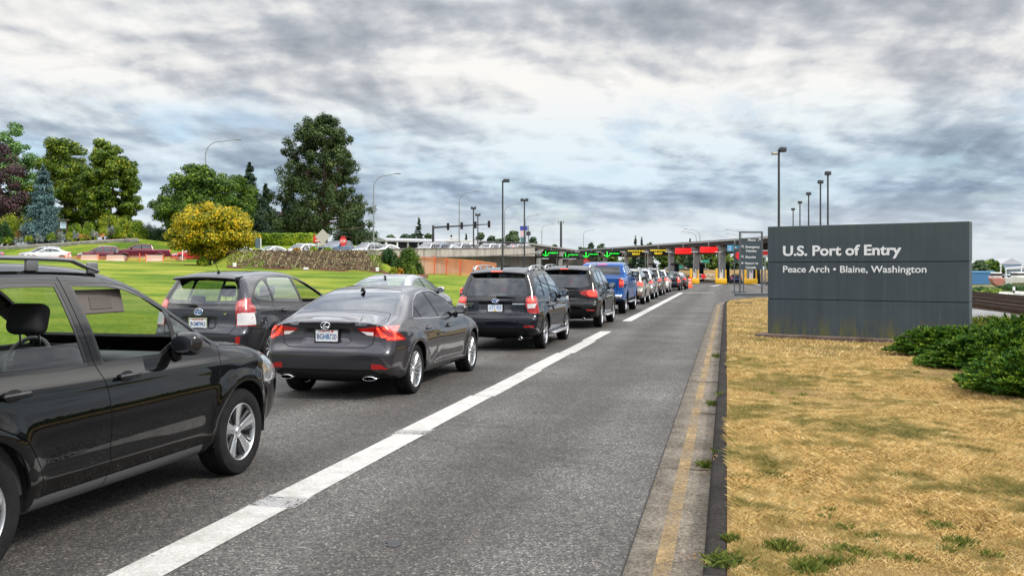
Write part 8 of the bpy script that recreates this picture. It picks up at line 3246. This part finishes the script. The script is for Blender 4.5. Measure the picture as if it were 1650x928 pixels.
def boat(px, D, L, hull, label, rz=0.0, sc=1.0):
 e = empty('boat', at(px, D, -1.0), YAW + rz, label, 'boat', 'boats at the harbour')
 m = MB()
 rings = []
 for k in range(7):
  q = k / 6
  x = -L / 2 + L * q
  w = 0.9 * sc * (1 - max(0, q - 0.55)**2 * 4.6) if q > 0.55 else 0.9 * sc
  w = max(w, 0.04)
  top = 1.25 * sc + 0.5 * sc * q * q
  rings.append([m.bm.verts.new(p_) for p_ in ((x, -w, top), (x, -w * 0.7, 0.5 * sc), (x, 0, 0.15 * sc + 0.5 * sc * max(0, q - 0.7)), (x, w * 0.7, 0.5 * sc), (x, w, top))])
 for g0, g1 in zip(rings, rings[1:]):
  for j in range(4):
   m.bm.faces.new((g0[j], g0[j + 1], g1[j + 1], g1[j]))
  m.bm.faces.new((g0[4], g0[0], g1[0], g1[4]))
 m.bm.faces.new(rings[0])
 m.build('hull', hull, e)
 MB().box((-0.1 * L, 0, 1.75 * sc), (L * 0.4, 1.3 * sc, 0.9 * sc), bev=0.12).build('cabin', MATS['kiosk_white'], e)
 MB().box((-0.1 * L, 0, 1.85 * sc), (L * 0.41, 1.32 * sc, 0.32 * sc)).build('cabin_window', BOOTH, e)
 return e


boat(1604, 140, 4.2, pmat('boat_hull_brick', (0.42, 0.17, 0.13), rough=0.5), 'white cabin boat with a brick red hull beyond the railway', R(75))
boat(1645, 150, 5.0, MATS['kiosk_white'], 'white motor boat at the right picture edge', R(20))
boat(1634, 155, 4.0, MATS['kiosk_white'], 'small white boat left of the one at the picture edge', R(40), 0.8)
e = empty('fuel_canopy', at(1638, 172, -1.05), YAW, 'thin white flat canopy on posts above the harbour boats', 'canopy')
MB().box((0, 0, zat(447.5, 172) + 1.05), (21 * 172 / FPX, 4, 0.28)).build('roof', LETT, e)
for sx in (-0.9, 0.9):
 MB().tube([(sx, 0, 0), (sx, 0, zat(448, 172) + 1.05)], 0.1, 6).build('post', LETT, e)
MB().tube([(0.9, 0, 3), (0.9, 0, zat(443, 172) + 1.05)], 0.08, 6).build('mast', LETT, e)
# ------------------------------------------------------------------ vehicles
P_BLACK = paint('black_car_paint', (0.003, 0.003, 0.0035), metal=0.0, rough=0.30, coat=0.9)
P_NAVY = paint('blue_black_car_paint', (0.006, 0.007, 0.012), metal=0.0, rough=0.30)
P_GREY = paint('graphite_car_paint', (0.052, 0.050, 0.058), metal=0.75, rough=0.30)
P_DGREY = paint('dark_grey_car_paint', (0.036, 0.037, 0.044), metal=0.6, rough=0.30)
P_SILV = paint('silver_car_paint', (0.34, 0.35, 0.37), metal=0.7, rough=0.30)
P_BEIGE = paint('champagne_car_paint', (0.27, 0.262, 0.225), metal=0.5, rough=0.32)
P_BROWN = paint('brown_grey_car_paint', (0.11, 0.10, 0.09), metal=0.5, rough=0.32)
P_WHITE = paint('white_car_paint', (0.60, 0.60, 0.60), metal=0.0, rough=0.35)
P_BLUE = paint('bright_blue_truck_paint', (0.005, 0.065, 0.26), metal=0.2, rough=0.30)
P_MAR = paint('maroon_car_paint', (0.11, 0.018, 0.030), metal=0.3, rough=0.32)
P_RED = paint('red_car_paint', (0.42, 0.02, 0.02), metal=0.1, rough=0.32)
P_SKY = paint('steel_blue_car_paint', (0.10, 0.14, 0.20), metal=0.4, rough=0.32)


def put(root, x, y, z=0.0, rz=0.0, label=None, group=None):
 root.location = (x, y, z)
 root.rotation_euler = (0, 0, rz)
 tag(root, label, None, group)
 return root


def repaint(root, old, new, extra=None):
 """give a copied vehicle its own paint"""
 mp = {old.name: new}
 if extra:
  mp.update({a.name: b for a, b in extra})
 for o in walk(root):
  if o.type == 'MESH' and any(m and m.name in mp for m in o.data.materials):
   o.data = o.data.copy()
   for i, m in enumerate(o.data.materials):
    if m and m.name in mp:
     o.data.materials[i] = mp[m.name]


QG = 'cars queueing in the right lane'
QL = 'cars queueing in the left lane'

# 1 nearest car, windows rolled down
sp = morph(wagon_spec(True), 0.985, 2.75, 0.99, 1.70, 1.795)
sp['rails'] = sp['rails'][:4] + (0.062,)
c1, made1 = build_car(sp, dict(paint=P_BLACK, clad=GREYP, fglass=G_CLEAR, rglass=G_MID, qglass=G_CLEAR, back=G_MID, rail=GREYP, strip=L_RED, lit=L_RED, handle=P_BLACK, mirror=BLKG), None, 'five', h=0.042)
put(c1, -4.69, 4.09, 0, 0.0, 'black estate car in the foreground with its side windows rolled down', QG)
VM = Matrix.Translation((0.60, 1.34, 1.435)) @ Matrix.Rotation(R(-14), 4, 'Y')
vz = MB().box((0, 0, 0), (0.022, 0.50, 0.165), bev=0.010, seg=3)
vz.bm.transform(VM)
v = auto_smooth(vz.build('sun_visor', VISORM, c1), 50)
vm = MB().box((0.013, 0.01, -0.01), (0.006, 0.22, 0.085), bev=0.002)
vm.bm.transform(VM)
vm.build('vanity_flap', pmat('visor_flap', (0.085, 0.075, 0.07), rough=0.7), v)
# window seals and steering of light: arch lining of the front arch
# 2 graphite saloon
s2, m2 = build_car(dict(sedan_spec(), plate=(-0.895, 0.815, 'BGH8720', 'wa', BLKG)), dict(paint=P_GREY, clad=P_GREY, fglass=G_TINT, rglass=G_TINT, qglass=G_TINT, back=G_TINT, wglass=G_TINT, trim=BLKG, mirror=P_GREY), None, 'multi', h=0.045)
put(s2, -4.91, 11.80, 0, 0.0, 'graphite grey saloon with arrow shaped red tail lamps', QG)
tg = m2.get('tailgate', s2)
me = text_mesh('IS', 0.028, 0.05, 0.01, 0.003)
me.transform(FR_BACK((0.24, -0.918, 0.742)))
obj('model_lettering', me, CHROME, tg, smooth=False)
# 3 black estate with roof rails and foreign plate
spb = wagon_spec(False, (-0.885, 0.87, 'AT2 92F', 'bc'), steps=True)
c3, m3 = build_car(spb, dict(paint=P_NAVY, clad=BLKP, fglass=G_MID, rglass=G_TINT, qglass=G_TINT, back=G_TINT, recess=P_DGREY), None, 'five', h=0.045)
put(c3, -4.55, 19.1, 0, 0.0, 'blue black estate car with silver roof rails behind the grey saloon', QG)
tg = m3.get('tailgate', c3)
emblem_oval(tg, 0, -0.884, 1.015, 0.075, 0.038, 'six')
tail_text(tg, 'SUBARU', -0.63, -0.892, 0.945, 0.022, 0.19)
tail_text(tg, 'FORESTER', -0.63, -0.892, 0.905, 0.018, 0.15)
# 4 large black SUV with wide tail lamps
def suv_lamps(kz):
 bk = lambda c: c.y < -0.5
 return [('rear', 'taillight', [(0.44, 1.03), (0.62, 1.075), (1.1, 1.09), (1.1, 0.86), (0.72, 0.88), (0.50, 0.95)], bk),
   ('side', 'taillight', [(-1.2, 0.87), (-0.86, 0.87), (-0.70, 0.98), (-0.66, 1.06), (-0.80, 1.09), (-1.2, 1.09)]),
   ('rear', 'lit_lamp', rpoly([(0.62, 1.06), (0.90, 1.065), (0.90, 0.90), (0.70, 0.91)], 1), bk),
   ('side', 'lit_lamp', [(-1.2, 0.90), (-0.90, 0.90), (-0.84, 1.05), (-1.2, 1.06)])]


w0 = wagon_spec(False)
mdx = morph(w0, 1.12, 2.75, 0.98, 1.76, 1.96, tyre=0.37, rim=0.245)
mdx = swap_prints(mdx, ('taillight', 'lit_lamp', 'clear_lamp', 'trim_bar', 'fuel_flap'), suv_lamps(1))
mdx['exsides'] = (1, -1)
mdx['steps'] = (0.33, 0.5, 2.2)
mdx['plate'] = (-1.02, 0.86, '', 'blank')
c4, m4 = build_car(mdx, dict(paint=P_BLACK, clad=BLKP, fglass=G_TINT, rglass=G_TINT, qglass=G_TINT, back=G_TINT), None, 'ten', h=0.06)
put(c4, -4.42, 26.5, 0, 0.0, 'large black sport utility vehicle with wide lit red tail lamps and side steps', QG)
# 5 blue pickup
c5, m5 = build_car(truck_spec(), dict(paint=P_BLUE, clad=BLKP, fglass=G_TINT, rglass=G_TINT, qglass=G_TINT, back=G_TINT, trim=BLKP, bumper=BLKP, mirror=BLKP), None, 'seven', h=0.07)
put(c5, -4.65, 34.9, 0, 0.0, 'bright blue pickup truck in the right lane', QG)
# 6.. generic sport utility vehicles
gs = morph(wagon_spec(False), 1.0, 2.68, 0.98, 1.69, 1.85, tyre=0.355, rim=0.23)
gs = swap_prints(gs, ('taillight', 'lit_lamp', 'clear_lamp', 'trim_bar', 'fuel_flap'), suv_lamps(1))
gs['plate'] = (-0.915, 0.84, '', 'blank')
gm = dict(paint=P_BEIGE, clad=BLKP, fglass=G_TINT, rglass=G_TINT, qglass=G_TINT, back=G_TINT, tail=L_PINK)
g0, _ = build_car(gs, gm, None, 'seven', h=0.075)
put(g0, -4.68, 44.5, 0, 0.0, 'champagne beige sport utility vehicle behind the blue pickup', QG)
qs = [(-4.80, 52.0, P_SILV, 1.0, 'silver sport utility vehicle behind the beige one', None), (-4.85, 59.2, P_BROWN, 1.03, 'brown grey sport utility vehicle, seventh in the lane after the silver one', None),
         (-4.9, 66.8, P_WHITE, 0.965, 'white sport utility vehicle with one lit tail lamp near the end of the queue', None)]
for (x, y, pt, sc, lab, _) in qs:
 c = copy_tree(g0)
 repaint(c, P_BEIGE, pt)
 put(c, x, y, float(z_road(y)), 0.0, lab, QG)
 c.scale = (1, 1, sc)
# hatch type: dark grey, left lane
hs = hatch_spec()
hs['plate'] = (-0.835, 0.765, 'BGM7962', 'wa', CHROME)
c7, m7 = build_car(hs, dict(paint=P_DGREY, clad=P_DGREY, fglass=G_MID, rglass=G_MID, qglass=G_MID, back=G_MID, wglass=G_CLEAR, strip=L_STRIP, lit=L_PINK, spoiler=BLKG), None, 'ten', h=0.05)
put(c7, -8.20, 14.15, 0.03, 0.0, 'dark grey hatchback with clear and pink tail lamps in the left lane', QL)
# the two small cars at the head of the right queue
def quick(root, old, new, x, y, z, rz, label, group, sc=(1, 1, 1), extra=None):
 c = copy_tree(root)
 repaint(c, old, new, extra)
 put(c, x, y, z, rz, label, group)
 c.scale = sc
 return c


hz = float(z_road(73))
hd = quick(c7, P_DGREY, P_NAVY, -4.35, 73.4, hz, 0.0, 'small dark hatchback with tall red tail lamps near the orange barrier', QG, (1, 0.95, 0.92), [(L_CLR, L_LIT), (L_PINK, L_LIT)])
# silver saloon, left lane, and a dark one ahead
ss = morph(sedan_spec(), 1.02, 2.78, 0.98, 1.50, 1.83, tyre=0.33, rim=0.215)
ss['extra'] = None
ss = dict(ss)
ss['exhaust'] = []
sm = dict(paint=P_SILV, clad=P_SILV, fglass=G_MID, rglass=G_MID, qglass=G_MID, back=G_MID, trim=BLKG)
c8, _ = build_car(ss, sm, None, 'ten', h=0.065)
put(c8, -8.30, 21.6, 0.03, 0.0, 'silver saloon in the left lane behind the dark grey hatchback', QL)
c9 = quick(c8, P_SILV, P_NAVY, -8.3, 32.3, 0.02, 0.0, 'dark saloon ahead of the silver one in the left lane, mostly hidden', QL)
c10 = quick(c8, P_SILV, P_NAVY, -4.15, 79.4, float(z_road(79.4)), 0.0, 'dark saloon at the head of the right queue by the orange barrier', QG, (1, 1, 0.97))
# car in the inspection lane
p = at(1186, 150)
c11 = quick(c8, P_SILV, paint('deep_blue_car_paint', (0.015, 0.02, 0.09), metal=0.2), p.x, p.y, float(z_road(p.y)), 0.03, 'dark blue car waiting in the lane between two toll islands', None, (1, 1, 1.0))


# --- parked and queueing cars on the upper road; simple copies of the same types
def lite(root):
 """copy for far cars: leave out parts too small to be seen"""
 skip = ('seat', 'rear_bench', 'headrest', 'dashboard', 'cabin_floor', 'headliner', 'licence_plate', 'antenna', 'rear_wiper', 'exhaust_tip', 'badge', 'underbody', 'model_lettering', 'fuel_flap', 'high_brake_light', 'tyre_dummy')

 def rec(o, parent):
  if o.name.split('.')[0] in skip or o.name.split('.')[0] in ('inner_spokes', 'brake_disc', 'handle_cup', 'mirror_stem', 'door_handle', 'mirror_glass'):
   return None
  c = o.copy()
  COL.objects.link(c)
  c.parent = parent
  for ch in list(o.children):
   rec(ch, c)
  return c
 return rec(root, None)


UG = 'cars on the upper road'
types = {'suv': (g0, P_BEIGE), 'sedan': (c8, P_SILV), 'truck': (c5, P_BLUE)}
rowl = [(-95, 101.5, 'suv', P_DGREY, 1, 'dark grey car on the upper road, outside the left picture edge'), (-30, 102.0, 'sedan', P_SKY, 1, 'dark blue car cut by the left picture edge on the upper road'),
  (66, 104.6, 'suv', P_SILV, 1, 'silver car, the rear one of the overlapping pair at the far left'), (78, 101.6, 'sedan', P_WHITE, 1, 'pale car, the front one of the overlapping pair at the far left'),
  (160, 103.2, 'suv', P_MAR, 1, 'maroon family car behind the netting, left of the maroon pickup'), (236, 104.0, 'truck', P_MAR, 1, 'maroon crew cab pickup behind the netting'),
  (312, 103.5, 'sedan', P_RED, 1, 'red car partly hidden by the golden tree'), (384, 99.2, 'sedan', P_WHITE, 1, 'white car roof seen between the golden tree and the grey panel'),
  (437, 97.2, 'sedan', P_WHITE, 1, 'white saloon behind the bank crest below the hedge'), (485, 95.4, 'suv', P_WHITE, 1, 'white van-like car behind the bank crest left of the red road sign'),
  (552, 96.6, 'truck', P_SKY, 1, 'steel blue pickup behind the stop sign'), (590, 97.0, 'suv', P_SILV, 1, 'silver car behind the bank crest near the street lamp'),
  (621, 99.0, 'sedan', P_WHITE, 1, 'white car just left of the dark round bush'),
  (690, 107.5, 'suv', P_SILV, 0, 'silver car on the ramp, first right of the big round bush'), (706, 109.2, 'suv', P_SKY, 0, 'blue grey car on the ramp, second right of the big round bush'),
  (723, 111.0, 'sedan', P_SILV, 0, 'silver saloon on the ramp below the traffic lights'), (739, 113, 'suv', P_SILV, 0, 'light coloured car on the ramp in front of the white kiosk'), (752, 115.5, 'suv', P_WHITE, 0, 'white car on the ramp beside the white panel'),
  (785, 121, 'suv', P_WHITE, 0, 'white car on the ramp, left of the tallest square headed lamp'), (800, 123.5, 'suv', P_SILV, 0, 'silver car on the ramp touching the tallest square headed lamp in view'),
  (822, 127, 'sedan', P_RED, 0, 'red car on the ramp right of the tallest square headed lamp'), (829, 129.5, 'suv', P_BEIGE, 0, 'beige car near the canopy end of the ramp'), (840, 131.5, 'suv', P_WHITE, 0, 'white car at the canopy end of the ramp')]
lites = {k: lite(r) for k, (r, _) in types.items()}
for i, (px, D, kd, pt, mode, lab) in enumerate(rowl):
 src = lites[kd]
 base = types[kd][1]
 c = copy_tree(src)
 repaint(c, base, pt)
 p = at(px, D)
 dist, zz = upper_road(np.array([p.x]), np.array([p.y]))
 # heading: along the road, front towards the left and a little to the camera
 if mode:
  rz = YAW + R(90) + R(28) if px < 350 else (YAW + R(180) - R(26))
 else:
  rz = YAW + R(180) - R(22)
 q = p - Matrix.Rotation(rz, 3, 'Z') @ Vector((0, 1.3, 0))
 put(c, q.x, q.y, float(zz[0]) + 0.0, rz, lab, UG)
 c.name = 'pickup_truck' if kd == 'truck' else 'car'
for r in lites.values():
 for o in list(walk(r)):
  bpy.data.objects.remove(o)
c5.name = 'pickup_truck'

# harbour vehicles
for (px, D, pt, kd, lab) in ((1585, 172, P_WHITE, 'suv', 'white van parked right of the blue shed'), (1594, 190, P_WHITE, 'sedan', 'white car between the white van and the red hulled boat'), (1626, 180, P_SILV, 'suv', 'pale car by the harbour below the white canopy')):
 r, base = types[kd]
 c = copy_tree(r)
 repaint(c, base, pt)
 p = at(px, D)
 put(c, p.x, p.y, -1.05, YAW + R(12), lab, 'cars by the harbour')

# ------------------------------------------------------------------ dry grass, junipers, weeds
DRYB = m_dryblade()


def isl_mask(x, y):
 D = x * CF[0] + y * CF[1]
 r = x * CR[0] + y * CR[1]
 px = 825 + r / np.maximum(D, 0.1) * FPX
 ok = (x > xl_isl(y) + 0.035) & (D > 3.2) & (px < 1950) & (px > 1120)
 return ok * np.clip((7.0 / np.maximum(D, 3.5))**1.35, 0.02, 1.0)


def patch(x, y):
 return 0.040 + 0.026 * (np.sin(x * 1.3 + 0.5) * np.sin(y * 0.9 + x * 0.4)) + 0.010 * np.sin(x * 5.1) * np.sin(y * 4.3)


grass_blades('dry_grass', 430000, (0.0, 7.2, 3.0, 17.0), z_isl, patch, 0.0031, DRYB, lean=1.0, dens=isl_mask)
grass_blades('far_dry_grass', 90000, (0.0, 9.0, 15.0, 52.0), z_isl, 0.045, 0.013, DRYB, lean=0.8, dens=lambda x, y: (x > xl_isl(y) + 0.02) * np.clip((18 / y)**1.2, 0, 1))
# longer green tufts
rg = np.random.default_rng(5)
tx, ty_, th = [], [], []
for (px, py, r, n, h) in ((1262, 880, 0.09, 420, 0.055), (1240, 762, 0.10, 500, 0.05), (1330, 905, 0.08, 260, 0.05), (1178, 868, 0.05, 260, 0.045), (1440, 770, 0.16, 700, 0.06), (1375, 735, 0.14, 600, 0.06), (1545, 868, 0.09, 300, 0.05), (1290, 690, 0.12, 350, 0.06), (1520, 845, 0.09, 260, 0.05), (1300, 918, 0.09, 400, 0.06)) + tuple((random.Random(i).uniform(1185, 1640), 560 + 350 * random.Random(i + 99).random()**0.8, 0.07, 90, 0.045) for i in range(46)):
 D = (EYE - 0.13) * FPX / (py - 434)
 p = at(px, D)
 a = rg.normal(0, 1, (n, 2)) * r * 0.6
 tx.append(p.x + a[:, 0])
 ty_.append(p.y + a[:, 1])
 th.append(np.full(n, h) * np.exp(-(a**2).sum(1) / (2 * r * r)))
tx, ty_, th = np.concatenate(tx), np.concatenate(ty_), np.concatenate(th)
it = iter([(tx, ty_, th)])


class _R:
 def __init__(s, x, y):
  s.q = [x, y]

 def uniform(s, a, b, n=None):
  if s.q and n is not None and n == len(tx) * 3:
   v = s.q.pop(0)
   return np.concatenate([v, v, v])
  return rg.uniform(a, b, n)


TUFT = leafmat('green_grass_tuft', (0.05, 0.085, 0.012), (0.14, 0.17, 0.025), (0.42, 0.33, 0.09), 9.0, 0.2)
grass_blades('green_grass_tufts', len(tx), (0, 1, 0, 1), z_isl, lambda x, y: th, 0.006, TUFT, lean=0.6, rg=_R(tx, ty_))
# weeds in the gutter joints
def weeds(name, pts, n, r, h, mat=None):
 X, Y, H = [], [], []
 for (x, y, rx_, ry_) in pts:
  X.append(x + rg.normal(0, rx_, n))
  Y.append(y + rg.normal(0, ry_, n))
  H.append(np.full(n, h))
 X, Y, H = np.concatenate(X), np.concatenate(Y), np.concatenate(H)

 class Q_:
  q = [X, Y]

  def uniform(s, a, b, k=None):
   if s.q and k == len(X) * 3:
    v = s.q.pop(0)
    return np.concatenate([v, v, v])
   return rg.uniform(a, b, k)
 return grass_blades(name, len(X), (0, 1, 0, 1), lambda x, y: 0 * x + 0.0 + np.where(x > -0.11, 0.125, 0.0), lambda x, y: H, 0.008, mat or TUFT, lean=0.9, rg=Q_())


weeds('gutter_weeds', [(-0.16, 7.95, 0.035, 0.05), (-0.02, 4.95, 0.05, 0.05), (-0.15, 11.6, 0.04, 0.08), (-0.20, 18.0, 0.04, 0.15)], 240, 0.05, 0.05)
weeds('joint_moss', [(-0.36, 4.72, 0.07, 0.012), (-0.36, 7.77, 0.06, 0.012), (-0.36, 10.82, 0.05, 0.012)], 160, 0.05, 0.018)
weeds('dead_leaves', [(-0.17, 7.75, 0.04, 0.05), (-0.20, 5.4, 0.03, 0.05), (-0.18, 9.5, 0.03, 0.06), (-0.20, 4.5, 0.05, 0.06)], 60, 0.05, 0.02, pmat('dead_leaf', (0.42, 0.24, 0.09), rough=0.8))

# junipers
jl = [(1515, 16.4, 0.95, 0.85, 0.66, 'juniper shrub at the left end, in front of the sign face'), (1572, 16.0, 1.0, 0.9, 0.70, 'juniper shrub in front of the right edge of the sign'), (1562, 14.2, 0.80, 0.8, 0.58, 'juniper shrub in the middle, before the one at the sign edge'),
         (1632, 14.2, 1.15, 1.0, 0.78, 'juniper shrub behind the nearest one at the right'), (1622, 11.7, 0.62, 0.75, 0.56, 'juniper shrub left of the nearest one'), (1684, 11.0, 0.90, 1.05, 0.74, 'nearest juniper shrub, cut by the right picture edge'),
         (1720, 13.6, 1.2, 1.1, 0.85, 'juniper shrub outside the right picture edge'), (1640, 18.0, 1.2, 1.0, 0.75, 'juniper shrub behind the others beside the sign end')]
for i, (px, D, rx, ry, h, lab) in enumerate(jl):
 p = at(px, D)
 juniper(lab, p, 0.12, rx, ry, h * 0.74, 40 + i, n_st=330)
# tall grass behind the junipers
def tallgrass(name, cx, cy, sx, sy, n, h, mat):
 X, Y = cx + rg.normal(0, sx, n), cy + rg.normal(0, sy, n)

 class Q_:
  q = [X, Y]

  def uniform(s, a, b, k=None):
   if s.q and k == len(X) * 3:
    v = s.q.pop(0)
    return np.concatenate([v, v, v])
   return rg.uniform(a, b, k)
 return grass_blades(name, n, (0, 1, 0, 1), z_isl, lambda x, y: np.full(len(x), h), 0.009, mat, lean=0.5, rg=Q_())


p = at(1606, 21.0)
tallgrass('tall_grass', p.x, p.y, 0.45, 0.35, 2600, 0.42, TUFT)
p = at(1652, 21.0)
tallgrass('tall_dry_grass', p.x, p.y, 0.6, 0.4, 3000, 0.30, DRYB)
